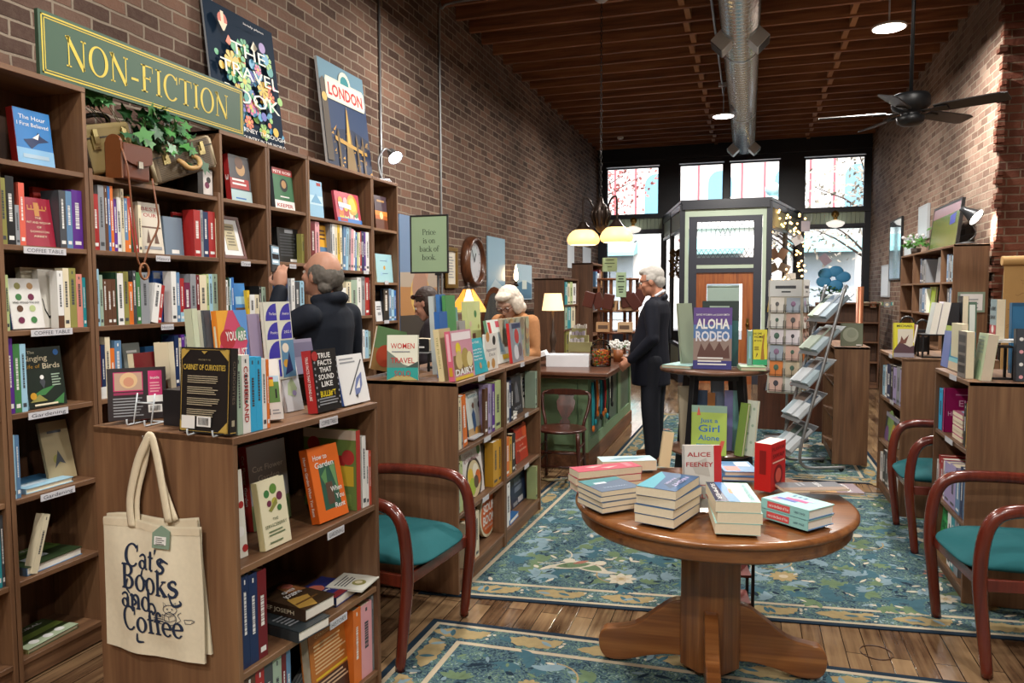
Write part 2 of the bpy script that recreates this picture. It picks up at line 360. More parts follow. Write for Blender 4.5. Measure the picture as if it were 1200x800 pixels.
# the door surround facing the room: pale beadboard, dark inner frame
mb.box(vx0+.03, vx1-.03, VY+.0, VY+.03, VT-.22, VT-.1)
for x in (vx0+.035, vx1-.105): mb.box(x, x+.07, VY, VY+.03, 0, VT-.22)
mb.mat(dk2)
fx0, fx1 = vx0+.11, vx1-.11; zT = VT-.22
for x in (fx0, fx1-.13): mb.box(x, x+.13, VY-.015, VY+.05, 0, zT)
mb.box(fx0+.13, fx1-.13, VY-.015, VY+.05, zT-.09, zT); mb.box(fx0+.13, fx1-.13, VY-.015, VY+.05, 2.0, 2.12)
mb.mat(sage); mb.box(fx0+.13, fx1-.13, VY-.012, VY+.05, 1.94, 2.0)
mb.mat(dk2); mb.box(fx0+.13, fx1-.13, VY-.016, VY+.05, 1.87, 1.94)
mb.mat(dk); mb.prism([(vx0-.03, VY-.03), (vx1+.03, VY-.03), (bx1+.03, FY-.06), (bx0-.03, FY-.06)], 'z', VT+.01, VT+.06)
struct('wall_vestibule', mb)
g = MB(glass)
for a, b2 in ((Lp, Lb), (Rp, Rb)): g.bar(a+up*((.65+VT-.45)/2), b2+up*((.65+VT-.45)/2), .008, VT-1.1)
g.mat(glass); struct('window_7', g)
# leaded transom light above the door
mb = MB(flat('#1a1a1d', .4)); x0, x1, z0, z1 = fx0+.13, fx1-.13, 2.12, zT-.09; w = x1-x0; n = 12
for i in range(n+1):
    x = x0+w*i/n; h = .1+.11*(.5+.5*cos((i-n/2)/n*2*pi*1.5))
    for s in (-1, 1):
        a, b2 = max(x0, min(x1, x+s*w/n/2)), z1-h/2
        mb.bar((x, VY+.02, z1), (a, VY+.02, b2), .008, .008); mb.bar((a, VY+.02, b2), (x, VY+.02, z1-h), .008, .008)
        mb.bar((x, VY+.02, z0), (a, VY+.02, z0+.07), .008, .008); mb.bar((a, VY+.02, z0+.07), (x, VY+.02, z0+.14), .008, .008)
    mb.bar((x, VY+.02, z1-h), (x, VY+.02, z1-h-.07), .007, .007)
for z in (z0+.14, z1-.23): mb.bar((x0, VY+.02, z), (x1, VY+.02, z), .006, .006)
o = struct('window_8', mb); g = MB(glass); g.box(x0, x1, VY+.022, VY+.026, z0, z1); g.build('pane', o)
# door with a drawn pale shade
dw = wood('door_wood', '#5b2c14', '#8a4a22', '#a5622f', 'z', 10, .4, .2)
mb = MB(dw); x0, x1 = fx0+.13, fx1-.13
mb.box(x0, x0+.17, VY+.01, VY+.06, 0, 1.87); mb.box(x1-.17, x1, VY+.01, VY+.06, 0, 1.87); mb.box(x0+.17, x1-.17, VY+.01, VY+.06, 1.68, 1.87); mb.box(x0+.17, x1-.17, VY+.01, VY+.06, 0, .75)
o = struct('door_1', mb); g = MB(glass); g.box(x0+.17, x1-.17, VY+.045, VY+.05, .75, 1.68); g.build('pane', o)
s_ = MB(flat('#8fa39a', .7)); s_.box(x0+.18, x1-.22, VY+.03, VY+.038, .8, 1.63); s_.tube([(x0+.18, VY+.034, 1.64), (x1-.22, VY+.034, 1.64)], .016); s_.build('roller_shade', o)
h = MB(flat('#7a6336', .3, 1)); h.ball((x1-.08, VY-.02, 1.0), .03); h.box(x1-.1, x1-.06, VY, VY+.012, .9, 1.1); h.build('door_knob', o)

# ---------------------------------------------------------------- the street beyond
mb = MB(flat('#6f6d6b', .9)); mb.box(-40, 40, FY+.2, 60, -.4, -.14); struct('street', mb)
mb = MB(flat('#9a9893', .9)); mb.box(-40, 40, FY+.2, FY+3, -.4, -.02); struct('pavement', mb)
BY = 34.0
root = thing('building', 'white stone shopfront building across the street with arched upper windows', 'building', (0, BY, 0))
wl = flat('#cfccc8', .9); mb = MB(wl); mb.box(-26, 22, 0, 6, -.2, 9.5); mb.mat(flat('#efe9e0', .9)); mb.box(-26, 22, -.25, 0, 4.3, 4.7); mb.box(-26, 22, -.35, 0, 8.9, 9.5)
mb.build('wall', root)
aw = flat('#5f8fa4', .15); red = flat('#a8545c', .8)
for i in range(15):
    x = -20.5+i*2.75
    mb = MB(red); mb.box(x-.95, x-.87, -.06, 0, 4.7, 7.9); mb.box(x+.87, x+.95, -.06, 0, 4.7, 7.9); mb.box(x-.95, x+.95, -.06, 0, 7.9, 8.0)
    w = mb.build('arched_window', root)
    mb = MB(aw); mb.prism([(x-.5, 4.9), (x+.5, 4.9)]+arc(x, 6.3, .5, 0, pi, 12), 'y', -.05, 0); mb.build('glazing', w)
for i in range(9):
    x = -20+i*4.6; mb = MB(flat('#8d979e', .2)); mb.box(x-1.4, x+1.2, -.08, 0, .3, 3.2); w = mb.build('shop_window', root)
    mb = MB(flat('#7fb0ae', .6)); mb.prism([(-.0, 3.9), (-1.2, 3.3), (-1.2, 3.15), (0, 3.3)], 'x', x-1.6, x+1.4); mb.build('awning', w)
# street trees, autumn leaf
def tree(label, x, y, h, seed, col):
    random.seed(seed); root = thing('street_tree', label, 'tree', (x, y, -.1)); bark = flat('#4a3c34', .9)
    mb = MB(bark); mb.tube([(0, 0, 0), (.05, 0, h*.3), (0, .05, h*.6), (.1, 0, h*.85)], [.12, .1, .07, .03]); tips = []
    for k in range(16):
        a = random.random()*6.3; z = h*(.35+.5*random.random()); l = h*(.2+.2*random.random())
        e = V((cos(a)*l, sin(a)*l*.6, z+l*.6)); mb.tube([(0, 0, z), e*.5+V((0, 0, z*.5+.1)), e], [.04, .025, .01], 5); tips.append(e); tips.append(e*.6+V((0, 0, z*.4)))
    mb.build('trunk', root); lf = MB(flat(col, .8, vary=.3))
    for t in tips:
        for q in range(46):
            c = t+V((random.gauss(0, .4), random.gauss(0, .4), random.gauss(0, .35))); u = V((random.gauss(0, 1), random.gauss(0, 1), random.gauss(0, 1))).normalized(); w = u.orthogonal().normalized(); s = .05
            lf.poly([c-u*s*1.4, c+w*s, c+u*s*1.4, c-w*s])
    lf.build('foliage', root)
tree('thin street tree with rusty leaves outside the window beside the pendant lamp', -5.6, 22.5, 6.2, 5, '#a0605a')
tree('thin street tree with grey twigs outside the window beside the ceiling fan', 3.1, 21.5, 6.6, 9, '#8a8476')
# ---------------------------------------------------------------- rugs
def rug_field():
    m, nt, b = node_mat('woven_foliage'); L = nt.links.new
    tc = nt.nodes.new('ShaderNodeTexCoord')
    n = nt.nodes.new('ShaderNodeTexNoise'); n.inputs['Scale'].default_value = 5; n.inputs['Detail'].default_value = 3; n.inputs['Distortion'].default_value = 2.5; L(tc.outputs['Object'], n.inputs['Vector'])
    n2 = nt.nodes.new('ShaderNodeTexNoise'); n2.inputs['Scale'].default_value = 30; n2.inputs['Detail'].default_value = 4; n2.inputs['Distortion'].default_value = 3; L(tc.outputs['Object'], n2.inputs['Vector'])
    a = nt.nodes.new('ShaderNodeMath'); a.operation = 'MULTIPLY_ADD'; a.inputs[1].default_value = .75; L(n2.outputs['Fac'], a.inputs[0])
    h = nt.nodes.new('ShaderNodeMath'); h.operation = 'MULTIPLY'; h.inputs[1].default_value = .35; L(n.outputs['Fac'], h.inputs[0]); L(h.outputs[0], a.inputs[2])
    r = ramp(nt, [(.36, '#18222c'), (.47, '#2c3f4b'), (.55, '#4a616d'), (.62, '#536a52'), (.72, '#8598a3')]); L(a.outputs[0], r.inputs['Fac']); L(r.outputs[0], b.inputs['Base Color'])
    b.inputs['Roughness'].default_value = .95; b.inputs['Specular IOR Level'].default_value = .1
    return m
RF = rug_field(); navy = flat('#1f2d3a', .95, 0, .15, 40, .1); cream = flat('#aa9d87', .95, 0, .12, 60, .1); gold = flat('#94835f', .95, 0, .22, 30, .1)
blue_g = flat('#71868f', .95, 0, .2, 30, .1); green = flat('#5f7257', .95, 0, .25, 30, .1); pale = flat('#b3ac9b', .95, 0, .12, 30, .1); rust = flat('#8f6255', .95, 0, .2, 30, .1); teal = flat('#3c5b66', .95, 0, .2, 30, .1)
def rug(label, q, seed, cat='rug'):
    random.seed(seed); P00, P10, P11, P01 = [V(p) for p in q]
    W_, H_ = ((P10-P00).length+(P11-P01).length)/2, ((P01-P00).length+(P11-P10).length)/2
    c0 = (P00+P10+P11+P01)/4
    def at(x, y, z):                               # metres from the near left corner
        u, v = x/W_, y/H_; p = P00*(1-u)*(1-v)+P10*u*(1-v)+P11*u*v+P01*(1-u)*v; return (p.x-c0.x, p.y-c0.y, z)
    mb = MB(navy); T = .006
    def ring(a, b, mat, z):
        mb.mat(mat)
        for (x0, y0, x1, y1) in ((a, a, W_-a, b), (a, H_-b, W_-a, H_-a), (a, b, b, H_-b), (W_-b, b, W_-a, H_-b)): mb.poly([at(x0, y0, z), at(x1, y0, z), at(x1, y1, z), at(x0, y1, z)])
    b = mb.pts([at(0, 0, .001), at(W_, 0, .001), at(W_, H_, .001), at(0, H_, .001), at(0, 0, T), at(W_, 0, T), at(W_, H_, T), at(0, H_, T)])
    for f in ((0, 3, 2, 1), (0, 1, 5, 4), (1, 2, 6, 5), (2, 3, 7, 6), (3, 0, 4, 7)): mb.face([b+i for i in f])
    ring(0, .03, navy, T); ring(.03, .052, cream, T); ring(.052, .19, RF, T); ring(.19, .215, cream, T)
    mb.mat(RF); mb.poly([at(.215, .215, T), at(W_-.215, .215, T), at(W_-.215, H_-.215, T), at(.215, H_-.215, T)])
    lv = [T+.0004]
    def blob(x, y, pts, mat):
        mb.mat(mat); lv[0] += .0000002; mb.poly([at(x+a, y+c, lv[0]) for a, c in pts])
    def leaf(x, y, l, w, a, mat, lob=0):
        pts = []; n = 9
        for i in range(n+1):
            t = i/n; ww = w*sin(pi*t)**.8*(1+(.35 if lob and i % 2 else 0)); pts.append((l*(t-.5), ww))
        pts += [(p[0], -p[1]) for p in reversed(pts[1:-1])]
        blob(x, y, [(p*cos(a)-r*sin(a), p*sin(a)+r*cos(a)) for p, r in pts], mat)
    def flower(x, y, r, c1, c2, n=8):
        for k in range(n): a = 2*pi*k/n+.2; leaf(x+r*.6*cos(a), y+r*.6*sin(a), r*.85, r*.25, a, c1)
        blob(x, y, [(r*.33*cos(t*pi/5), r*.33*sin(t*pi/5)) for t in range(10)], c2)
    def ok(x, y, m=.25): return m < x < W_-m and m < y < H_-m
    A = W_*H_
    for _ in range(int(A*52)):                     # clusters of acanthus leaves
        x, y = random.uniform(.25, W_-.25), random.uniform(.25, H_-.25); mt = random.choice((blue_g, blue_g, green, teal, green, teal)); a0 = random.random()*6.3
        for k in range(6): a = a0+(k-2.5)*.42; l = random.uniform(.055, .105); leaf(x+l*.5*cos(a), y+l*.5*sin(a), l, l*.17, a, mt)
    for _ in range(int(A*110)):
        x, y = random.uniform(.25, W_-.25), random.uniform(.25, H_-.25); leaf(x, y, random.uniform(.03, .075), random.uniform(.006, .013), random.random()*6.3, random.choice((navy, blue_g, green, pale, teal)))
    for _ in range(int(A*2.5)):                    # winding stems
        x, y = random.uniform(.4, W_-.4), random.uniform(.4, H_-.4); a = random.random()*6.3; mt = random.choice((pale, gold, gold)); p = (x, y)
        for k in range(9):
            a += .32*(1 if _ % 2 else -1); n_ = (p[0]+.04*cos(a), p[1]+.04*sin(a))
            if ok(*n_): dx, dy = -.004*sin(a), .004*cos(a); blob(0, 0, [(p[0]+dx, p[1]+dy), (p[0]-dx, p[1]-dy), (n_[0]-dx, n_[1]-dy), (n_[0]+dx, n_[1]+dy)], mt)
            if k % 2: leaf(n_[0]+.02*cos(a+1), n_[1]+.02*sin(a+1), .045, .011, a+1, blue_g if ok(*n_) else navy)
            p = n_
    for _ in range(int(A*2.6)):
        x, y = random.uniform(.3, W_-.3), random.uniform(.3, H_-.3); k = random.random(); r = random.uniform(.05, .085)
        if k < .45: flower(x, y, r, pale, random.choice((gold, rust))); flower(x, y, r*.55, cream, gold, 6)
        elif k < .8: flower(x, y, r, gold, cream, 10)
        else: flower(x, y, r*.7, rust, pale, 6)
    for _ in range(int(A*.55)):                    # birds
        x, y = random.uniform(.45, W_-.45), random.uniform(.45, H_-.45); a = random.choice((.4, 2.6)); 
        leaf(x, y, .3, .055, a, pale); leaf(x, y, .2, .043, a, green); leaf(x-.13*cos(a), y-.13*sin(a), .14, .02, a+.5, pale); blob(x+.15*cos(a), y+.15*sin(a), [(.035*cos(t*pi/5), .035*sin(t*pi/5)) for t in range(10)], pale)
        leaf(x+.03, y+.05, .1, .02, a+.3, rust)
    n = int((2*(W_+H_))/.33)                       # gold leaves along the border band
    for i in range(n):
        d = i/n*2*(W_+H_)
        for (L0, f) in ((W_, lambda t: (t, .12, 0)), (H_, lambda t: (W_-.12, t, pi/2)), (W_, lambda t: (t, H_-.12, 0)), (H_, lambda t: (.12, t, pi/2))):
            if d < L0: break
            d -= L0
        x, y, a = f(d)
        leaf(x, y, .24, .04, a+random.uniform(-.15, .15), gold, 1); leaf(x+.09*cos(a), y+.09*sin(a), .14, .03, a+.7, gold, 1)
        for k in range(4): xx, yy = x+.16*cos(a)+random.gauss(0, .015), y+.16*sin(a)+random.gauss(0, .02); blob(xx, yy, [(.009*cos(t), .009*sin(t)) for t in (0, 1.2, 2.4, 3.6, 4.8)], pale)
        for k in range(3): leaf(x+random.gauss(0, .1)*cos(a), y+random.gauss(0, .1)*sin(a), .07, .012, random.random()*6, random.choice((blue_g, teal)))
    return tag(mb.build('rug', loc=c0), label, cat, 'floral rugs')
rug('blue floral rug under the round oak table, nearest the camera', [(-1.42, .75, 0), (2.0, .80, 0), (2.0, 3.30, 0), (-1.40, 3.17, 0)], 21)
rug('blue floral rug between the round table and the dark pub table', [(-1.60, 3.42, 0), (2.0, 3.83, 0), (2.0, 6.30, 0), (-1.50, 6.0, 0)], 22)
rug('blue floral rug running along the green counter under the man in the suit', [(-1.2, 6.36, 0), (1.13, 6.50, 0), (1.12, 9.7, 0), (-1.14, 9.6, 0)], 23)

# ---------------------------------------------------------------- bookcases
CASES = {}
def shelf_tag(parent, p, w, txt, ux=(0, 1, 0), n=(1, 0, 0), up_=(0, 0, 1), hh=.027):
    p, ux, n, up_ = V(p), V(ux), V(n), V(up_); mb = MB(flat('#c9c9cf', .25))
    a = ux*w/2; h = up_*hh/2
    b = mb.pts([p-a-h, p+a-h, p+a+h, p-a+h]+[q+n*.003 for q in (p-a-h, p+a-h, p+a+h, p-a+h)])
    for f in ((0, 3, 2, 1), (4, 5, 6, 7), (0, 1, 5, 4), (1, 2, 6, 5), (2, 3, 7, 6), (3, 0, 4, 7)): mb.face([b+i for i in f])
    if txt: mb.mat(flat('#3a3f4a', .6)); mb.text(txt, .021, p+n*.0034-up_*.0075, ux, up_, 'c', fit=w*.86)
    o = mb.build('shelf_label', parent); return o
def bookcase(key, label, X, Y0, Y1, depth, top, shelves, face=1, rz=0, group=None, pw=.019, topboard=True, back=True, kick=True, dark=False):
    """face=+1: open side looks towards +X; X is the open front plane and the near front corner is the origin"""
    root = thing('bookcase', label, 'bookcase', (X, Y0, .008), rz, group); s = -face; W_ = Y1-Y0
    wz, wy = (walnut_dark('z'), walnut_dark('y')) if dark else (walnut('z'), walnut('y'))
    def bx(mb, a, b, y0, y1, z0, z1): mb.box(min(s*a, s*b), max(s*a, s*b), y0, y1, z0, z1)
    for y in (0, W_-pw): mb = MB(wz); bx(mb, 0, depth, y, y+pw, 0, top); mb.build('side_panel', root, bevel=.0015, seg=1)
    sh = []
    for i, z in enumerate(shelves):
        mb = MB(wy); bx(mb, .004, depth-.012, pw, W_-pw, z-.021, z); o = mb.build('shelf', root, bevel=.0015, seg=1); sh.append(o)
    if topboard: mb = MB(wy); bx(mb, -.002, depth, -.001 if False else 0, W_, top-.021, top+.002); mb.build('top_board', root, bevel=.002, seg=1)
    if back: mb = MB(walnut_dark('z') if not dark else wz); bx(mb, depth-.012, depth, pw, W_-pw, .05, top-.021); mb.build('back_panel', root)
    if kick: mb = MB(wy); bx(mb, .012, .03, pw, W_-pw, 0, shelves[-1]-.021); mb.build('plinth', root)
    root['top_z'] = 9.0 if not topboard else top+.008; CASES[key] = (root, sh, X, Y0, Y1, face, rz); return root
LX = -2.72; LS = [2.06, 1.735, 1.40, 1.075, .737, .408, .09]; LD = .29
bookcase('Z', 'walnut bookcase cut off by the left edge of the photo', LX, 1.28, 2.122, LD, 2.42, LS, group='tall bookcases along the brick wall')
bookcase('A', 'narrow walnut bookcase with COFFEE TABLE and Gardening shelf labels', LX, 2.126, 2.545, LD, 2.42, LS, group='tall bookcases along the brick wall')
bookcase('B', 'lower wide walnut bookcase carrying old suitcases under the green sign', LX, 2.549, 3.39, LD, 2.085, LS, topboard=False, group='tall bookcases along the brick wall')
bookcase('C', 'narrow walnut bookcase holding the white framed certificate', LX, 3.394, 3.81, LD, 2.42, LS, group='tall bookcases along the brick wall')
bookcase('D', 'narrow walnut bookcase beside the raised phone', LX, 3.814, 4.23, LD, 2.42, LS, group='tall bookcases along the brick wall')
bookcase('E', 'wide walnut bookcase behind the bald man with slim picture books', LX, 4.234, 5.095, LD, 2.42, [2.045, 1.705, 1.375, 1.05, .737, .408, .09], group='tall bookcases along the brick wall')
bookcase('F', 'narrow walnut bookcase at the far end of the row under the London poster', LX, 5.099, 5.53, LD, 2.42, [2.04, 1.625, 1.32, 1.0, .7, .4, .09], group='tall bookcases along the brick wall')
HS = [.735, .405, .085]
bookcase('P', 'low walnut bookcase with the cream tote bag on its end', -1.425, 1.797, 2.562, .575, 1.12, [.725, .402, .064], 1, radians(-5), group='low walnut bookcases')
bookcase('M', 'low walnut bookcase behind the armchair with cookbooks', -1.385, 3.45, 4.226, .575, 1.09, HS, 1, 0, group='low walnut bookcases')
bookcase('N', 'low walnut bookcase next to the wooden cafe chair', -1.385, 4.232, 5.03, .575, 1.09, HS, 1, 0, group='low walnut bookcases')
bookcase('R', 'low walnut bookcase with fiction behind the right armchair', 1.03, 4.095, 4.785, .575, 1.10, [.757, .388, .065], -1, 0, group='low walnut bookcases')
bookcase('Q', 'low walnut bookcase behind the farther right armchair', 1.0, 5.58, 6.38, .575, 1.085, [.74, .40, .075], -1, radians(1), group='low walnut bookcases')
def world_label(key, i, px, py, w, txt, face=1):
    root, sh, X, Y0, Y1, fc, rz = CASES[key]; p = atX(px, py, X+.004*fc); o = sh[i] if i is not None else root
    d = V((sin(-rz), cos(-rz), 0)) if rz else V((0, 1, 0))
    M = root.matrix_basis.inverted(); q = M @ p; q.x = .0035*fc if i is not None else .004*fc
    if fc > 0: return shelf_tag(o, q, w, txt, (0, 1, 0), (1, 0, 0))
    return shelf_tag(o, q, w, txt, (0, -1, 0), (-1, 0, 0))
for r in CASES.values(): r[0].rotation_euler = (0, 0, r[6])
bpy.context.view_layer.update()
for k, i, x, y, w, t in (('A', 1, 53, 294, .19, 'COFFEE TABLE'), ('A', 2, 61, 389, .19, 'COFFEE TABLE'), ('A', 3, 57, 484, .18, 'Gardening'), ('A', 4, 68, 578, .16, 'Gardening'),
                         ('B', 1, 191, 303, .09, 'History'), ('B', 2, 196, 383, .08, 'History'), ('C', 1, 288, 309, .08, 'Travel'), ('D', 1, 343, 312, .07, 'History'),
                         ('E', 1, 429, 319, .075, ''), ('E', 2, 418, 374, .06, ''), ('F', 1, 453, 331, .06, ''), ('F', 2, 453, 377, .08, ''),
                         ('P', None, 374, 493, .10, 'COFFEE TABLE'), ('P', 0, 382, 622, .095, 'GARDENING'), ('P', 1, 385, 725, .10, 'HISTORY'),
                         ('M', None, 564, 443, .1, ''), ('N', None, 612, 427, .08, ''), ('M', 0, 571, 514, .11, ''), ('M', 1, 569, 584, .1, ''), ('N', 0, 617, 486, .08, ''), ('N', 1, 617, 546, .1, ''),
                         ('R', None, 1117, 442, .13, ''), ('R', 0, 1112, 516, .15, ''), ('Q', None, 1045, 417, .1, ''), ('Q', 0, 1046, 471, .12, '')):
    world_label(k, i, x, y, w, t)

# ---------------------------------------------------------------- armchairs
teal_f = flat('#1d565b', .85, 0, .1, 60, .2)
def armchair(label, loc, rz):
    t = thing('armchair', label, 'armchair', loc, rz, 'teal armchairs'); ch = cherry('z')
    for s in (-1, 1):                              # front leg that bends into the arm and runs to the back
        y = s*.285; mb = MB(ch)
        ps = smoothed([(-.02, y, 0), (.0, y, .18), (.02, y, .38), (.012, y, .54), (-.02, y, .635), (-.09, y, .675), (-.25, y, .682), (-.42, y, .675), (-.54, y, .66)], 5)
        mb.tube(ps, [.019+.005*min(1, i/10) for i in range(len(ps))], 10, flat=1.15, up=(0, 1, 0)); mb.build('leg', t)
        mb = MB(ch); ps = smoothed([(-.60, y*.96, 0), (-.55, y*.96, .25), (-.53, y*.96, .45), (-.56, y*.96, .68), (-.62, y*.92, .87)], 5)
        mb.tube(ps, [.018+.005*sin(pi*i/len(ps)) for i in range(len(ps))], 8, flat=1.1, up=(0, 1, 0)); mb.build('leg', t)
    mb = MB(ch)
    mb.bar((-.0, -.28, .37), (-.0, .28, .37), .022, .05); mb.bar((-.53, -.27, .37), (-.53, .27, .37), .022, .05)
    for s in (-1, 1): mb.bar((0, s*.272, .37), (-.53, s*.262, .375), .022, .05)
    mb.build('seat_frame', t, bevel=.004)
    mb = MB(teal_f)                                 # plump seat with a waterfall front
    def seat(u, v):
        a = 2*pi*u; ex = .55; c, s_ = cos(a), sin(a); sx = abs(c)**.45*(1 if c >= 0 else -1); sy = abs(s_)**.45*(1 if s_ >= 0 else -1)
        k = sin(pi*v)**.35 if 0 < v < 1 else 0; z = .388+.088*v+.012*(1-sx*sx*k*k)*v
        return (-.245+.29*sx*k, .262*sy*k, z-(.03*max(0, sx*k-.6)/.4*(v)))
    mb.grid(seat, 40, 14); mb.build('seat', t)
    mb = MB(teal_f)
    mb.M = Matrix.Translation((-.575, 0, .72)) @ Matrix.Rotation(radians(-12), 4, 'Y')
    def bk(u, v):
        a = 2*pi*u; c, s_ = cos(a), sin(a); sx = abs(c)**.4*(1 if c >= 0 else -1); sy = abs(s_)**.4*(1 if s_ >= 0 else -1); k = sin(pi*v)**.35 if 0 < v < 1 else 0
        return (-.03+.06*v, .245*sx*k, .17*sy*k)
    mb.grid(bk, 32, 10); mb.build('backrest', t)
armchair('teal armchair with cherry wood arms between the two low bookcases', (-1.285, 2.955, .009), radians(-6))
armchair('teal armchair with cherry wood arms at the right edge, nearest the camera', (.885, 3.60, .009), radians(186))
armchair('teal armchair with cherry wood arms between the two right bookcases', (.94, 5.10, .009), radians(180))

# ---------------------------------------------------------------- round oak table
TX, TY, TZ = -.13, 3.07, .72
t = thing('pedestal_table', 'round golden oak pedestal table with stacked paperbacks', 'table', (TX, TY, .009), radians(5))
h = TZ-.012
mb = MB(oak('x')); mb.M = Matrix.Diagonal((.968, .968, 1, 1)); mb.lathe([(.0, h-.032), (.535, h-.032), (.556, h-.03), (.566, h-.022), (.566, h-.012), (.556, h-.003), (.545, h), (.0, h)], 72, cap=False); mb.build('tabletop', t)
mb = MB(oak('x')); mb.lathe([(.49, h-.032), (.495, h-.08), (.52, h-.083), (.525, h-.075), (.525, h-.032)], 72, cap=False); mb.build('apron', t)
mb = MB(oak('z')); r = .112; oct_ = [(r*cos(a)*k, r*sin(a)*k) for a, k in [(pi/4*i+pi/8, 1.12) for i in range(8)]]
mb.prism(oct_, 'z', .03, h-.05); mb.box(-.2, .2, -.05, .05, h-.075, h-.033); mb.box(-.05, .05, -.2, .2, h-.075, h-.033); mb.build('pedestal', t, bevel=.004)
prof = smoothed([(.10, .285, 0), (.15, .275, 0), (.22, .225, 0), (.30, .165, 0), (.38, .145, 0), (.425, .135, 0), (.448, .105, 0), (.448, .055, 0), (.43, .02, 0), (.40, .008, 0), (.34, .01, 0), (.25, .035, 0), (.17, .05, 0), (.10, .05, 0)], 4)
pf = [(p.x, p.y) for p in prof]
for k in range(4):
    mb = MB(oak('x')); mb.M = Matrix.Rotation(pi/2*k, 4, 'Z'); mb.prism(pf, 'y', -.027, .027); mb.build('leg', t, bevel=.006)

# ---------------------------------------------------------------- dark pub table with a lower shelf
PX, PY, PZ = -.215, 5.22, 1.045
t = thing('pub_table', 'tall dark pub table with a round brown top and lower shelf of books', 'table', (PX, PY, .009), radians(12)); h = PZ-.012
bt = wood('dark_walnut_top', '#2e1d15', '#5a3b2b', '#75503b', 'x', 9, .35, .2); ink = flat('#15161a', .45)
mb = MB(bt); mb.lathe([(0, h-.03), (.345, h-.03), (.36, h-.024), (.36, h-.006), (.352, h), (0, h)], 56, cap=False); mb.build('tabletop', t)
mb = MB(bt); mb.lathe([(0, .455), (.285, .455), (.295, .462), (.295, .478), (0, .48)], 48, cap=False); mb.build('lower_shelf', t)
for k in range(4):
    a = pi/4+k*pi/2; mb = MB(ink); mb.bar((.21*cos(a), .21*sin(a), h-.03), (.315*cos(a), .315*sin(a), 0), .055, .04, (cos(a+pi/2), sin(a+pi/2), 0)); mb.build('leg', t, bevel=.003, seg=1)
mb = MB(ink)
for k in range(4):
    a, b = pi/4+k*pi/2, pi/4+(k+1)*pi/2; mb = MB(ink); mb.bar((.215*cos(a), .215*sin(a), h-.055), (.215*cos(b), .215*sin(b), h-.055), .02, .05); mb.build('apron', t); mb = MB(ink); mb.bar((.268*cos(a), .268*sin(a), .44), (.268*cos(b), .268*sin(b), .44), .018, .03); mb.build('stretcher', t)
# small black rack on the floor behind the pedestal
t = thing('magazine_rack', 'small black metal rack on the rug behind the oak pedestal', 'rack', (-.06, 3.66, .009), radians(8))
mb = MB(ink)
for x in (-.09, .09):
    for y in (-.09, .09): mb.bar((x, y, 0), (x, y, .42), .014, .014)
    mb.bar((x, -.09, .41), (x, .09, .41), .012, .012)
for z in (.06, .41):
    for y in (-.09, .09): mb.bar((-.09, y, z), (.09, y, z), .012, .012)
mb.build('frame', t); mb = MB(flat('#7a3a34', .5)); mb.box(-.084, .084, -.084, .084, .2, .212); mb.box(-.084, .084, .072, .084, .212, .38); mb.build('shelf_panel', t); mb = MB(flat('#7a3a34', .5)); mb.box(-.084, .084, -.084, .084, .066, .078); mb.build('shelf_panel', t)
# ---------------------------------------------------------------- books
PAPER = flat('#d9cdb4', .9, 0, .06, 90, .1); PAPER2 = flat('#e8e4da', .9, 0, .04, 90, .1)
CN = {'rd': ('#a52a2a', 'red'), 'dr': ('#6b1a22', 'dark red'), 'co': ('#d5604e', 'coral'), 'or': ('#d9722a', 'orange'), 'ye': ('#d9b52f', 'yellow'), 'mu': ('#c9972c', 'mustard yellow'),
      'cr': ('#ddd3b6', 'cream'), 'wh': ('#e4e4e2', 'white'), 'gy': ('#8c9096', 'grey'), 'dg': ('#44484e', 'dark grey'), 'bk': ('#17181b', 'black'), 'br': ('#5b3b28', 'brown'),
      'ta': ('#b08a5c', 'tan'), 'ol': ('#8d8a4a', 'olive'), 'lg': ('#b4c48a', 'pale green'), 'gn': ('#3f7a45', 'green'), 'dn': ('#22402c', 'dark green'), 'te': ('#2b8f9a', 'teal'),
      'lb': ('#9cc6dc', 'light blue'), 'bl': ('#2f6db5', 'blue'), 'nb': ('#1c2f57', 'navy'), 'cy': ('#35aadc', 'bright blue'), 'pu': ('#5a2d8a', 'purple'), 'li': ('#a79ac4', 'lilac'),
      'pk': ('#e0a3ac', 'pink'), 'hp': ('#c4306e', 'magenta'), 'ma': ('#6d2146', 'maroon'), 'sb': ('#5c82a8', 'steel blue'), 'mg': ('#9db3a0', 'sage green'), 'sa': ('#d98d80', 'salmon pink')}
def cm(c, rough=.38): return flat(CN[c][0] if c in CN else c, rough, 0, 0)
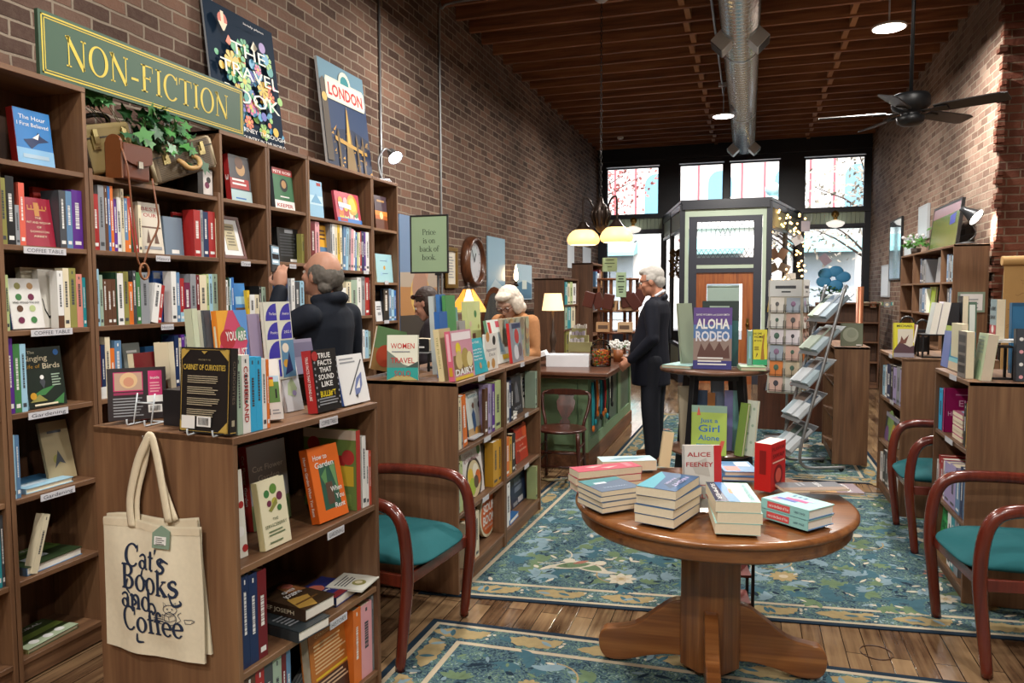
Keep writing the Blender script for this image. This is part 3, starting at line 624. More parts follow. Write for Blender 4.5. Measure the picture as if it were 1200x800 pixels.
def book_mesh(W, H, T, cover, spine=None, deco=None, back=None, sdeco=None, paper=None, soft=False, rs=False):
    """x: spine -> fore edge, -y: front cover, z: up; origin at the foot of the spine on the front face"""
    c = .0012 if soft else .0028; ov = 0 if soft else .004
    mb = MB(cm(cover)); mb.box(0, W, 0, c, 0, H)
    mb.mat(cm(back or cover)); mb.box(0, W, T-c, T, 0, H)
    mb.mat(cm(spine or cover)); mb.box(*((W-c, W+.0004) if rs else (-.0004, c)), 0, T, 0, H)
    e = [.0003]
    for d in deco or ():
        e[0] += .0002; y = -e[0]; k = d[0]; mb.mat(cm(d[-1]))
        if k == 'r': mb.poly([(d[1]*W, y, d[2]*H), (d[3]*W, y, d[2]*H), (d[3]*W, y, d[4]*H), (d[1]*W, y, d[4]*H)])
        elif k == 'd': mb.poly([(d[1]*W+d[3]*W*cos(i*pi/12), y, d[2]*H+d[3]*W*sin(i*pi/12)) for i in range(24)])
        elif k == 'p': mb.poly([(u*W, y, v*H) for u, v in d[1]])
        elif k == 'l':                              # small print: (l, u0, v_top, u1, rows, pitch, col)
            rr = random.Random(int(d[1]*100+d[2]*1000))
            for i in range(d[4]):
                u1 = d[1]+(d[3]-d[1])*rr.uniform(.75, 1); v = d[2]-i*d[5]
                mb.poly([(d[1]*W, y, v*H), (u1*W, y, v*H), (u1*W, y, (v+d[5]*.45)*H), (d[1]*W, y, (v+d[5]*.45)*H)])
        elif k == 't':                              # (t, text, u, v, size, fit, bold, col)
            mb.text(d[1], d[4]*H, (d[2]*W, y, d[3]*H), (1, 0, 0), (0, 0, 1), 'c', fit=d[5]*W if d[5] else None, bold=d[6])
    e = .0008
    for d in sdeco or ():
        if rs:
            e += .0002; mb.mat(cm(d[-1])); x = W+e
            if d[0] == 'r': mb.poly([(x, T*d[1], d[2]*H), (x, T*d[3], d[2]*H), (x, T*d[3], d[4]*H), (x, T*d[1], d[4]*H)])
            else: mb.text(d[1], min(T*d[4], .05), (x, T/2-min(T*d[4], .05)*.36, d[2]*H), (0, 0, -1), (0, 1, 0), 'c', fit=d[3]*H, bold=d[5])
            continue
        e += .0002; mb.mat(cm(d[-1]))
        if d[0] == 'r': mb.poly([(-e, T*(1-d[1]), d[2]*H), (-e, T*(1-d[3]), d[2]*H), (-e, T*(1-d[3]), d[4]*H), (-e, T*(1-d[1]), d[4]*H)])
        else: mb.text(d[1], min(T*d[4], .05), (-e, T/2+min(T*d[4], .05)*.36, d[2]*H), (0, 0, -1), (0, -1, 0), 'c', fit=d[3]*H, bold=d[5])
    pm = MB(paper or PAPER); pm.box(*((ov+.0006, W-c) if rs else (c, W-ov-.0006)), c, T-c, ov, H-(ov or .0006)); return mb, pm
def place_book(label, W, H, T, M, cover, group=None, cat='book', name='book', **k):
    mb, pm = book_mesh(W, H, T, cover, **k); o = mb.build(name); o.matrix_world = M; pm.build('pages', o); return tag(o, label, cat, group)
def frame(origin, right, toward, yaw=0, lean=0, roll=0, T=0):
    """book matrix: x along 'right', -y towards the viewer; lean tips the top away, roll turns it in its own plane"""
    r, t = V(right).normalized(), V(toward).normalized(); M = Matrix((r, -t, V((0, 0, 1)))).transposed().to_4x4(); M.translation = origin
    return M @ Matrix.Rotation(radians(yaw), 4, 'Z') @ Matrix.Translation((0, 0, T*sin(radians(abs(lean))))) @ Matrix.Rotation(radians(-lean), 4, 'X') @ Matrix.Rotation(radians(roll), 4, 'Y')
def ordinal(n): return ['first', 'second', 'third', 'fourth', 'fifth', 'sixth', 'seventh', 'eighth', 'ninth', 'tenth', 'eleventh', 'twelfth', 'thirteenth', 'fourteenth', 'fifteenth', 'sixteenth', 'seventeenth', 'eighteenth', 'nineteenth', 'twentieth',
    'twenty-first', 'twenty-second', 'twenty-third', 'twenty-fourth', 'twenty-fifth', 'twenty-sixth', 'twenty-seventh', 'twenty-eighth', 'twenty-ninth', 'thirtieth'][n-1]
def line_of(key, inset=.02):
    root, sh, X, Y0, Y1, fc, rz = CASES[key]; f = V((fc*cos(rz), fc*sin(rz), 0)); d = V((-sin(rz), cos(rz), 0)); return V((X, Y0, 0))-f*inset, d, f
def shelf_z(key, si):
    root, sh, X, Y0, Y1, fc, rz = CASES[key]
    return .008+max(v.co.z for v in sh[si].data.vertices) if si is not None else root['top_z']+.0025
def clampy(key, p):
    root, sh, X, Y0, Y1, fc, rz = CASES[key]; d = V((-sin(rz), cos(rz), 0)); o = V((X, Y0, 0)); t = (p-o).dot(d); w = Y1-Y0; t2 = max(.0205, min(w-.0205, t)); return p+d*(t2-t)
def on_line(p0, d, px, z):
    a = (px-600)/FPX; n = _R-_F*a; p = V((p0.x, p0.y, z)); t = -n.dot(p-CAM)/n.dot(d); return p+d*t
def gap_of(key, si):
    if si is None: return 9
    up_ = CASES[key][0].get('top_z', 0) if si == 0 else shelf_z(key, si-1); return up_-.021-shelf_z(key, si)-.004
RB = random.Random(5)
def row(key, si, x0, spec, where, group=None, inset=.02, depth=None, dmax=.2):
    p0, d, f = line_of(key, inset); z = shelf_z(key, si)+.0006; n = 0; prev = on_line(p0, d, x0, z); prev = clampy(key, prev); sgn = CASES[key][5]; right = d*sgn
    for it in spec.split(';'):
        q = it.split(); 
        if not q: continue
        cur = clampy(key, on_line(p0, d, float(q[1]), z))
        if q[0] == '--': prev = cur; continue
        n += 1; T = (cur-prev).length-.0008; c = q[0]; yt = float(q[2]); mid = (cur+prev)/2
        H = min(z_of(yt, mid.x, mid.y)-z, gap_of(key, si)); W = depth or min(dmax, H*.68); roll = float(q[3]) if len(q) > 3 else 0
        if T < .004: prev = cur; continue
        c1 = q[4] if len(q) > 4 else None
        sd = []; ink = 'wh' if c in ('rd', 'dr', 'bk', 'br', 'nb', 'bl', 'pu', 'dn', 'gn', 'te', 'ma', 'dg', 'sb', 'hp', 'or', 'co') else 'dg'
        if c1: sd.append(('r', 0, .0, 1, .22, c1))
        if T > .009:
            a, b = RB.uniform(.32, .42), RB.uniform(.7, .86)
            w = RB.uniform(.13, .2); sd.append(('r', .5-w, a, .5+w, b, ink)); sd.append(('r', .5-w*.5, .9, .5+w*.5, .95, ink) if RB.random() < .4 else ('r', .2, .07, .8, .13, ink))
            g = a
            while g < b-.03: g += RB.uniform(.018, .05); sd.append(('r', .5-w*1.2, g, .5+w*1.2, g+.007, c))
        M = frame(cur+right*0-f*0, -f, right, 0, 0, 0)
        if roll: M = Matrix.Translation(right*(H*sin(radians(roll)) if roll < 0 else 0)*0) @ Matrix.Translation((0, 0, max(0, T*sin(radians(-roll))))) @ M @ Matrix.Rotation(radians(roll), 4, 'X')
        place_book(f'{"thick " if T > .032 else "thin " if T < .014 else ""}{CN[c][1]} book, {ordinal(n)} from left, {where}', W, H, T, M, c, group=group or 'spine-out books, '+where, sdeco=sd, paper=PAPER if RB.random() < .5 else PAPER2)
        prev = cur
def face(key, si, x0, x1, yt, T, label, cover, lean=9, inset=.05, yaw=0, group=None, name='book', cat='book', z0=None, H=None, **k):
    """a book standing cover-out on a shelf: its foot runs between columns x0 and x1"""
    p0, d, f = line_of(key, inset); z = (shelf_z(key, si) if z0 is None else z0)+.0006; a, b = on_line(p0, d, x0, z), on_line(p0, d, x1, z)
    if si is not None: a, b = clampy(key, a), clampy(key, b)
    W = (b-a).length; m = (a+b)/2
    H = H or (z_of(yt, m.x-f.x*.02, m.y)-z)
    if z0 is None: H = min(H, gap_of(key, si))
    M = frame(a, (b-a), f, yaw, lean, 0, T); return place_book(label, W, H, T, M, cover, group, cat, name, **k)
def stand(x0, x1, yt, Y, z, T, label, cover, lean=8, yaw=0, group=None, H=None, name='book', cat='book', roll=0, **k):
    """a book facing the camera side (-Y) with its foot between columns x0 and x1 at depth Y"""
    a = x_of(x0, Y, z); b = x_of(x1, Y, z); H = H or (z_of(yt, (a+b)/2, Y)-z)/max(.5, cos(radians(lean)))
    M = frame(V((a, Y, z+.0006)), (1, 0, 0), (0, -1, 0), yaw, lean, roll, T); return place_book(label, (b-a)/cos(radians(yaw)), H, T, M, cover, group, cat, name, **k)
def flatbook(px, py, z, W, H, T, rz, label, cover, group=None, **k):
    """a book lying front up; (px,py) is the picture of its foot-spine corner at height z"""
    p = atZ(px, py, z) if px is not None else py; M = Matrix.Translation(V((p.x, p.y, z+T+.0006))) @ Matrix.Rotation(radians(rz), 4, 'Z') @ Matrix.Rotation(radians(-90), 4, 'X')
    return place_book(label, W, H, T, M, cover, group, **k)
TB = 'books in the tall bookcases'
# column A
face('A', 0, 22, 65, 130, .034, 'blue novel with a red spine showing a diving figure', '#2d76b8', 6, .06, spine='rd', deco=[('r', 0, 0, 1, .3, '#7fb0d6'), ('t', 'The Hour', .5, .82, .11, .72, 0, 'wh'), ('t', 'I First Believed', .5, .7, .1, .85, 0, 'wh'), ('p', [(.2, .45), (.5, .5), (.62, .62), (.68, .55), (.9, .48), (.6, .42), (.4, .3)], 'nb'), ('p', [(.45, .5), (.65, .6), (.6, .48)], 'wh'), ('r', .15, .13, .85, .2, '#9fb9cc')])
row('A', 1, 2, 'ol 9 208; bk 19 206; gy 24 240; co 31 214', 'row above the upper COFFEE TABLE label')
face('A', 1, 45, 75, 221, .02, 'red and yellow picture book behind the crimson book', '#b02c20', 4, .13, deco=[('r', .0, .3, 1, .6, 'ye'), ('r', .5, 0, 1, .25, 'br')])
face('A', 1, 31, 66, 232, .02, 'crimson book with a gold chandelier on its cover', '#962038', 8, .04, deco=[('r', .42, .62, .58, .9, '#c58a4a'), ('r', .2, .74, .8, .77, '#c58a4a')]+[('r', .2+.12*i, .77, .23+.12*i, .84, '#c58a4a') for i in range(6)]+[('t', t, .5, .56-.095*i, .06, w, 0, 'cr') for i, (t, w) in enumerate((('THE', .2), ('WIT AND WISDOM', .8), ('OF', .15), ('DOWNTON', .62), ('ABBEY', .45)))])
row('A', 1, 71, 'dg 79 223; sb 86 224; pu 98 223', 'right end of upper COFFEE TABLE row')
row('A', 2, 4, 'dn 8 320; lg 12 322', 'left end of lower COFFEE TABLE row')
face('A', 2, 30, 70, 314, .026, 'tall cream book behind the white book of round portraits', '#cfc8b4', 4, .12)
face('A', 2, 15, 53, 327, .034, 'white book with eight round pictures on its cover', '#e2e2e0', 7, .05, spine='pu', sdeco=[('r', 0, 0, 1, .3, 'bl'), ('r', 0, .3, 1, .55, 'lg'), ('r', 0, .55, 1, .8, 'ye'), ('r', 0, .8, 1, 1, 'hp')],
     deco=[('d', u, v, .095, c) for u, v, c in ((.3, .85, 'ol'), (.68, .85, 'ta'), (.3, .63, 'gn'), (.68, .63, 'ma'), (.3, .4, 'br'), (.68, .4, 'lg'), (.3, .17, 'ma'), (.68, .17, 'gn'))]+[('t', 'WHO WOULD YOU DO?', .5, .5, .06, .82, .01, 'bk')])
face('A', 2, 51, 69, 316, .03, 'white book with a curved black line', '#dcdad2', 5, .07, deco=[('p', [(.1, .5), (.2, .3), (.45, .15), (.8, .2), (.8, .24), (.45, .2), (.25, .33), (.15, .5)], 'bk')])
row('A', 2, 69, 'wh 76 317 0 br; cr 83 314; ol 91 314; sa 98 321; te 104 325', 'right end of lower COFFEE TABLE row')
row('A', 3, 8, 'pu 18 394; gn 26 403; lb 33 403', 'row above the upper Gardening label')
face('A', 3, 34, 79, 407, .024, 'dark green nature book with a small bird among leaves', '#16241c', 7, .04, spine='lb', deco=[('t', 'The', .22, .9, .07, .18, 0, 'cr'), ('t', 'Singing', .32, .78, .13, .6, .01, 'cr'), ('t', 'Life of', .22, .66, .09, .38, 0, 'mu'), ('t', 'Birds', .7, .64, .13, .45, .01, 'cr'), ('d', .86, .9, .07, 'bl'), ('p', [(.35, .42), (.42, .52), (.5, .42), (.44, .3)], 'dg'), ('d', .42, .5, .05, 'wh'), ('p', [(.1, .2), (.4, .3), (.75, .35), (.45, .2)], 'gn'), ('p', [(.05, .1), (.3, .22), (.5, .1)], 'ol'), ('p', [(.6, .05), (.95, .2), (.9, .02)], 'gn'), ('d', .15, .2, .08, 'mu'), ('l', .66, .52, .9, 5, .045, 'mg'), ('r', .15, .03, .75, .06, 'cr')])
row('A', 4, 15, 'lb 20 510; sb 25 510', 'row above the lower Gardening label')
LC = V((LX, 0, 0))
flatbook(None, V((-2.76, 2.22, 0)), shelf_z('A', 4), .22, .19, .022, 90, 'light blue book lying flat under a leaning tan book', 'lb', deco=[('r', .0, .5, 1, 1, '#4f8fc0'), ('r', .1, .2, .6, .4, '#c7dbe8')], sdeco=[('r', .3, .1, .7, .6, 'wh')])
face('A', 4, 58, 88, 508, .03, 'tan book with a dark emblem leaning in its compartment', '#a09271', 14, .10, yaw=-6, back='gn', deco=[('d', .45, .35, .16, 'ol'), ('p', [(.3, .2), (.5, .5), (.7, .25), (.5, .3)], 'dg'), ('r', .25, .8, .75, .84, 'dg')], H=.255)
row('Z', 5, -14, 'dg -4 600; te 3 598; dg 8 604; ol 12 596; sb 16 612; wh 19 616', 'shelf cut off by the left edge')
face('Z', 4, -30, -6, 480, .03, 'pale book at the left edge of the photo', 'mg', 6)
row('A', 5, 37, 'cr 44 606 17', 'leaning beside the garden picture book')
flatbook(None, V((-2.75, 2.2, 0)), shelf_z('A', 5), .27, .21, .034, 92, 'garden picture book with a blue edge lying flat', '#2c3d25', deco=[('r', 0, .55, 1, 1, '#5a7a3a'), ('r', .2, .3, .6, .5, '#c8d2da'), ('r', .1, .6, .7, .75, '#39482a'), ('t', 'Gardens', .5, .85, .12, .7, .01, 'wh')], spine='sb', back='sb', paper=PAPER2)
flatbook(None, V((-2.75, 2.19, 0)), shelf_z('A', 6), .25, .2, .018, 93, 'green garden book lying flat on the lowest shelf', '#3d4a2c', deco=[('r', 0, .4, 1, .62, '#7a8f45'), ('r', 0, 0, 1, .25, '#a9b79a'), ('d', .25, .2, .08, 'wh'), ('d', .5, .17, .08, 'wh'), ('d', .75, .2, .08, 'wh'), ('t', 'NATURAL', .5, .8, .12, .7, .01, 'wh')], spine='lg')
# column B
row('B', 1, 110, 'rd 117 227; gy 124 217; br 128 217; bl 131 218; or 134.5 218; pu 138.5 233; wh 143 231; cr 147 221; sb 151 232 0 or; or 154 230; dn 157 228', 'row above the upper History label')
row('B', 1, 157.5, 'rd 163 233 -8; cr 167 240', 'middle of the upper History row')
face('B', 1, 168, 193, 238, .03, 'cream book with a red title and two dark figures', '#cfc6b6', 6, .05, deco=[('t', 'BEST', .5, .84, .1, .75, .01, 'rd'), ('t', 'OUR', .5, .72, .1, .6, .01, 'rd'), ('r', .05, .5, .95, .53, 'br'), ('p', [(.22, .2), (.35, .48), (.42, .2)], 'br'), ('p', [(.58, .2), (.7, .48), (.8, .2)], 'br'), ('r', .1, .08, .9, .14, 'gy')])
face('B', 1, 194, 216, 255, .05, 'plain slate blue book turned spine in', '#6d7e90', 3, .06, deco=[('r', .35, .04, .75, .14, 'wh')])
face('B', 1, 206, 228, 250, .03, 'black book with close rows of small print', '#1b1b1d', 3, .1, spine='rd', deco=[('l', .15, .85, .85, 9, .085, 'dg'), ('r', 0, .93, 1, 1, 'rd')])
row('B', 1, 228, 'rd 236 246; gy 239 246; nb 245 248; rd 253 248; cr 256.5 256', 'right end of upper History row')
row('B', 2, 113, 'lb 118 315; mg 122 322; br 127 327; br 132 327; br 137 327; dn 139 319; wh 146 320; ol 152 318; or 157 330; dg 161 317; gn 166 319; gy 176 319', 'row above the lower History label')
row('B', 2, 177, 'wh 185 332 10; rd 189 334 10', 'leaning pair in the lower History row')
face('B', 2, 183, 202, 318, .04, 'broad blue book standing cover-out behind the leaning pair', '#24509a', 3, .08, deco=[('r', .05, .85, .45, .97, 'gy'), ('l', .5, .8, .9, 6, .1, 'sb')])
row('B', 2, 202, 'wh 208 318; sb 212 319; rd 217 326 0 lb; ma 224 331; gy 231 321; dr 235 322; cr 243 322; lg 246 321; lb 250 321; mg 256 321', 'right end of lower History row')
row('B', 3, 116, 'dr 120 405 0 wh; nb 125 404 0 wh; cr 131 395; or 136 408; sb 144 399', 'row showing behind the nearest low bookcase')
face('B', 3, 150, 170, 402, .02, 'silver grey book with a looping white emblem', '#7d8480', 7, .06, deco=[('d', .5, .6, .25, 'gy'), ('r', .2, .8, .8, .85, 'wh'), ('r', .3, .1, .7, .14, 'cr')])
face('B', 3, 174, 204, 405, .03, 'blue book with a yellow band behind the dark red one', '#2d5f8f', 4, .1, deco=[('r', .1, .5, .9, .8, 'lb'), ('r', .2, .55, .6, .72, 'ye')])
row('B', 3, 206, 'nb 211 393; cr 214 396; pu 218 392; gy 222 394; te 227 392; mg 232 396; dg 236 396; dr 243 398; wh 248 394', 'shelf above the black gold-cornered book')
# column C
face('C', 0, 272, 296, 183, .034, 'crimson book with a portrait and number on its spine', '#3a3a40', 5, .05, spine='rd', deco=[('d', .55, .72, .22, 'ta'), ('d', .5, .85, .2, 'br'), ('r', 0, .28, .9, .5, 'rd'), ('r', 0, 0, 1, .25, '#a9c3c8'), ('l', .1, .45, .8, 2, .09, 'wh'), ('r', .2, .06, .7, .09, 'bl')], sdeco=[('t', '3', .5, .12, .8, .02, 'wh')])
mb = MB(flat('#5d2f22', .4)); 
p0, d, f = line_of('C', .05); z = shelf_z('C', 1)+.001; a, b = on_line(p0, d, 263, z), on_line(p0, d, 290, z); W = (b-a).length; H = z_of(250, a.x, a.y)-z
t = thing('certificate_frame', 'white framed certificate leaning in the compartment above the Travel label', 'picture frame'); t.matrix_world = frame(a, b-a, f, 0, 14, 0, .02)
for x0, x1, y0, y1 in ((0, W, 0, .018), (0, W, H-.018, H), (0, .018, .018, H-.018), (W-.018, W, .018, H-.018)): mb.box(x0, x1, 0, .018, y0, y1)
mb.build('frame', t); mb = MB(flat('#d9d9da', .4)); mb.box(.018, W-.018, .006, .016, .018, H-.018); mb.mat(flat('#b9ae8e', .6)); mb.box(W*.27, W*.73, .0045, .006, H*.2, H*.82); mb.mat(flat('#77705a', .6))
for i, w in enumerate((.3, .36, .2, .34, .3, .26, .32)): mb.box(W*(.5-w/2), W*(.5+w/2), .0035, .0045, H*(.73-.07*i), H*(.76-.07*i))
mb.build('mat_board', t)
row('C', 2, 263, 'nb 265 325; wh 268 328; dn 270 325; lb 272 326; bl 275 325', 'shelf under the framed certificate')
face('C', 2, 277, 290, 332, .02, 'small blue book standing under the framed certificate', '#3c82c4', 5, .03, deco=[('r', .1, .4, .9, .62, 'lb'), ('r', .05, .1, .9, .3, 'br')])
row('C', 2, 290, 'ye 293 340; wh 299 345; cr 304 345; bk 307 335; mg 312 336', 'right part of shelf under certificate')
# column D
face('D', 0, 323, 346, 198, .024, 'green baseball book with red lettering on white', '#2f6a44', 5, .05, spine='dg', deco=[('r', 0, .84, 1, 1, 'rd'), ('t', 'PETE ROSE', .5, .88, .09, .9, .01, 'wh'), ('d', .52, .6, .2, 'bk'), ('d', .52, .62, .12, 'ta'), ('r', .3, .3, .75, .33, 'wh'), ('r', 0, 0, 1, .22, 'wh'), ('t', 'KEEPER', .5, .06, .12, .8, .02, 'rd')])
face('D', 1, 327, 354, 268, .05, 'black book with rows of small white print beside the phone', '#17191a', 3, .06, deco=[('r', .35, .86, .75, .96, 'gy'), ('l', .1, .78, .9, 8, .085, 'dg'), ('r', .55, .02, .95, .1, 'wh')])
row('D', 1, 354, 'ol 357 274; bk 359.5 276', 'end of shelf beside the phone')
row('D', 2, 330, 'bl 334 328; nb 338 325; gy 342 326; wh 346 326; dg 352 330; lb 357 329', 'shelf below the raised phone')
row('D', 3, 318, 'wh 324 378; pk 329 374; cr 335 376; sb 340 374; gy 346 378', 'shelf left of the dark jacket')
# column E
face('E', 0, 364, 380, 212, .022, 'pale blue book with a misty landscape on its cover', '#8fbcd8', 4, .05, deco=[('r', 0, .35, 1, .6, '#bcd8e6'), ('p', [(.1, .4), (.5, .66), (.9, .4)], '#6fa4c8'), ('r', .6, .88, .9, .96, 'rd')], spine='#d5dde2')
face('E', 0, 396, 424, 226, .02, 'bright picture book crowded with small food drawings', '#b8485a', 8, .04, deco=[('d', .2+.2*(i % 4), .15+.18*(i//4), .09, c) for i, c in enumerate(('ye', 'lg', 'pk', 'wh', 'or', 'rd', 'cr', 'gn', 'li', 'ye', 'wh', 'rd', 'mu', 'pk', 'lg', 'or'))]+[('d', .68, .62, .22, 'mu'), ('d', .68, .62, .15, 'ye'), ('p', [(.1, .5), (.6, .45), (.6, .6), (.1, .65)], 'wh'), ('r', 0, 0, 1, .14, 'bl'), ('r', .1, .03, .4, .12, 'rd')])
row('E', 1, 365, 'dr 370 259; pk 375 260', 'left end of the picture book row')
face('E', 1, 375, 387, 264, .02, 'yellow book with a blue picture in the picture book row', '#e0a62a', 4, .04, deco=[('r', .15, .1, .85, .5, 'sb'), ('l', .2, .85, .8, 3, .09, 'br')])
row('E', 1, 388, 'gy 390 253; wh 393 254; cr 396 256; ye 399 256; cr 401.5 257; sb 405 265 4; lb 408 266 4; gy 411 266 4; pk 414 268 3; wh 416 270 3; bl 418 272 3; lg 420 272 3; cr 422 272 2; rd 424 271 2; nb 427 271; pu 429 272; wh 433 272; li 436 283', 'picture book row behind the bald man')
row('E', 2, 393, 'bk 397 336; dg 400 337; wh 406 337; cr 412 330; mg 419 328; wh 424 325; gy 428 324; rd 433 325; dr 436 326', 'shelf beside the bald head')
row('E', 3, 404, 'dg 407 383; ta 411 384; or 414 384; te 417 384; rd 422 383; gy 425 386; wh 428 386; lb 432 387; mg 436 388', 'shelf beside dark jacket shoulder')
row('E', 4, 404, 'wh 410 440; sa 416 440; te 424 442; cr 430 444; gy 436 446', 'shelf under dark jacket shoulder')
# column F
face('F', 0, 441, 455, 230, .028, 'book with a glowing sunset over water on its cover', '#b5622c', 4, .05, spine='br', deco=[('r', 0, .55, 1, 1, '#4a3a44'), ('r', 0, .42, 1, .55, '#d98a3a'), ('d', .5, .42, .14, '#f3d69a'), ('r', 0, 0, 1, .3, '#5d3422'), ('r', .2, .82, .8, .88, 'ta')])
face('F', 1, 442, 461, 298, .02, 'pale blue book with a small bee emblem', '#9fcbd4', 4, .04, spine='cr', deco=[('d', .5, .52, .06, 'mu'), ('l', .25, .75, .75, 1, .05, 'sb'), ('l', .25, .3, .75, 1, .05, 'sb'), ('d', .3, .3, .06, 'lb'), ('d', .7, .8, .06, 'lb')])
face('F', 2, 441, 449, 341, .02, 'brown book behind the small white card in the end column', '#4c3c33', 3, .1)
face('F', 2, 441, 450, 353, .012, 'small white book at the left of the end column', '#d4d8dc', 6, .03, deco=[('l', .2, .7, .8, 2, .12, 'dg'), ('r', .3, .3, .7, .45, 'gy')])
row('F', 2, 450, 'bk 456 339; sb 459 338; lb 462 339; bl 466 340', 'end column under the bee book')
row('F', 3, 440, 'wh 444 386; cr 448 388; gy 452 386; dr 456 388; sb 460 386', 'low shelf of the end column')
# ---------------------------------------------------------------- serif lettering drawn as strokes
def _ring(cx, cy, rx, ry, w, t, a0=0, a1=360, n=28):
    out = []; P = lambda a, k: (cx+(rx-w*k)*cos(a), cy+(ry-t*k)*sin(a)); A0, A1 = radians(a0), radians(a1)
    for i in range(n): a, b = A0+(A1-A0)*i/n, A0+(A1-A0)*(i+1)/n; out.append([P(a, 0), P(b, 0), P(b, 1), P(a, 1)])
    return out
def _st(pts, ws):
    out = []; ws = ws if isinstance(ws, (list, tuple)) else [ws]*len(pts); L = []
    for i, (x, y) in enumerate(pts):
        x0, y0 = pts[max(i-1, 0)]; x1, y1 = pts[min(i+1, len(pts)-1)]; d = sqrt((x1-x0)**2+(y1-y0)**2) or 1; nx, ny = -(y1-y0)/d*ws[i]/2, (x1-x0)/d*ws[i]/2
        L.append(((x+nx, y+ny), (x-nx, y-ny)))
    for a, b in zip(L, L[1:]): out.append([a[1], b[1], b[0], a[0]])
    return out
def _h(x0, x1, y, t=.05): return [[(x0, y-t/2), (x1, y-t/2), (x1, y+t/2), (x0, y+t/2)]]
def _v(x, y0, y1, w=.13): return [[(x-w/2, y0), (x+w/2, y0), (x+w/2, y1), (x-w/2, y1)]]
def _sm(pts, n=5): return [(p.x, p.y) for p in smoothed([(a, b, 0) for a, b in pts], n)]
def _lin(a, b, n): return [a+(b-a)*i/(n-1) for i in range(n)]
def serif_glyph(c):
    s, t = .13, .05
    if c == 'N': return _v(.12, 0, 1, t)+_v(.72, 0, 1, t)+_st([(.07, 1), (.72, 0)], .14)+_h(0, .2, .975)+_h(.02, .22, .025)+_h(.62, .83, .975), .88
    if c == 'O': return _ring(.43, .5, .42, .52, .135, .05), .9
    if c == 'F': return _v(.19, 0, 1)+_h(.04, .62, .975)+_h(.04, .35, .025)+_h(.19, .5, .52)+_st([(.6, 1), (.62, .76)], [.05, .02])+_v(.49, .42, .62, .04), .7
    if c == 'I': return _v(.19, 0, 1)+_h(.04, .34, .975)+_h(.04, .34, .025), .4
    if c == 'C': return _ring(.43, .5, .42, .52, .135, .05, 42, 318)+_v(.735, .68, .98, .045), .82
    if c == 'T': return _v(.37, 0, 1)+_h(.02, .72, .975)+_h(.22, .52, .025)+_st([(.04, 1), (.02, .74)], [.05, .02])+_st([(.7, 1), (.72, .74)], [.05, .02]), .76
    if c == 'P': return _v(.18, 0, 1)+_h(.04, .34, .025)+_h(.04, .4, .975)+_ring(.36, .73, .3, .27, .13, .05, -90, 90)+_h(.18, .38, .485), .7
    if c == 'B': return _v(.18, 0, 1)+_h(.04, .4, .025)+_h(.04, .38, .975)+_ring(.36, .76, .25, .24, .12, .05, -90, 90)+_ring(.38, .27, .29, .27, .13, .05, -90, 90)+_h(.18, .4, .53), .74
    if c == 'o': return _ring(.29, .31, .28, .33, .12, .045), .6
    if c == 'c': return _ring(.29, .31, .28, .33, .12, .045, 50, 325)+_ring(.43, .5, .07, .07, .07, .07, n=10), .53
    if c == 'e': return _ring(.29, .31, .28, .33, .12, .045, 0, 318)+_h(.1, .55, .33, .045), .58
    if c == 'a': return _ring(.25, .18, .23, .2, .12, .045)+_v(.44, .06, .46, .12)+_st(_sm([(.44, .44), (.4, .58), (.27, .625), (.13, .56), (.09, .5)]), .07)+_st([(.44, .08), (.5, .02), (.58, .04)], .05), .58
    if c == 'b': return _v(.14, 0, 1, .12)+_h(.0, .14, .975, .045)+_ring(.34, .31, .27, .33, .12, .045), .66
    if c == 'd': return _v(.47, 0, 1, .12)+_h(.36, .5, .975, .045)+_h(.44, .6, .025, .045)+_ring(.28, .31, .27, .33, .12, .045), .64
    if c == 'k': return _v(.14, 0, 1, .12)+_h(0, .14, .975, .045)+_h(.02, .28, .025, .045)+_st([(.18, .25), (.46, .6)], .05)+_st([(.26, .36), (.54, 0)], .12)+_h(.36, .58, .6, .04)+_h(.4, .64, .025, .045), .64
    if c == 'n': return _v(.14, 0, .6, .12)+_h(.02, .16, .6, .045)+_h(.02, .27, .025, .045)+_v(.5, 0, .42, .12)+_ring(.34, .4, .22, .24, .12, .07, 0, 165)+_h(.38, .62, .025, .045), .65
    if c == 'r': return _v(.14, 0, .6, .12)+_h(.02, .16, .6, .045)+_h(.02, .3, .025, .045)+_st(_sm([(.2, .42), (.28, .57), (.38, .6)]), .06)+_ring(.4, .55, .07, .07, .07, .07, n=10), .47
    if c == 'i': return _v(.15, 0, .6, .12)+_h(.03, .15, .6, .045)+_h(.02, .28, .025, .045)+_ring(.15, .83, .08, .08, .08, .08, n=12), .31
    if c == 's': return _st(_sm([(.4, .5), (.34, .61), (.22, .63), (.1, .56), (.1, .45), (.2, .36), (.36, .28), (.42, .17), (.34, .04), (.2, 0), (.08, .05), (.05, .15)]), [.05]*3+[.06]*6+[.08]*6+[.12]*26+[.08]*10+[.05]*5), .5
    if c == 't': return _v(.2, .06, .85, .12)+_h(.05, .38, .6, .05)+_st([(.2, .1), (.25, .02), (.36, .05)], .06), .41
    if c == 'f': return _v(.17, 0, .8, .12)+_h(.03, .36, .6, .05)+_h(.03, .32, .025, .045)+_st(_sm([(.17, .76), (.2, .92), (.3, .99), (.4, .95)]), .08)+_ring(.41, .91, .06, .06, .06, .06, n=10), .4
    if c == '-': return _h(.05, .4, .34, .09), .46
    if c == "'": return _st([(.1, 1), (.07, .78)], [.1, .03]), .2
    if c == '.': return _ring(.12, .06, .075, .075, .075, .075, n=12), .25
    return [], .3
def serif_width(t, k=0): return sum(serif_glyph(c)[1]+k for c in t)
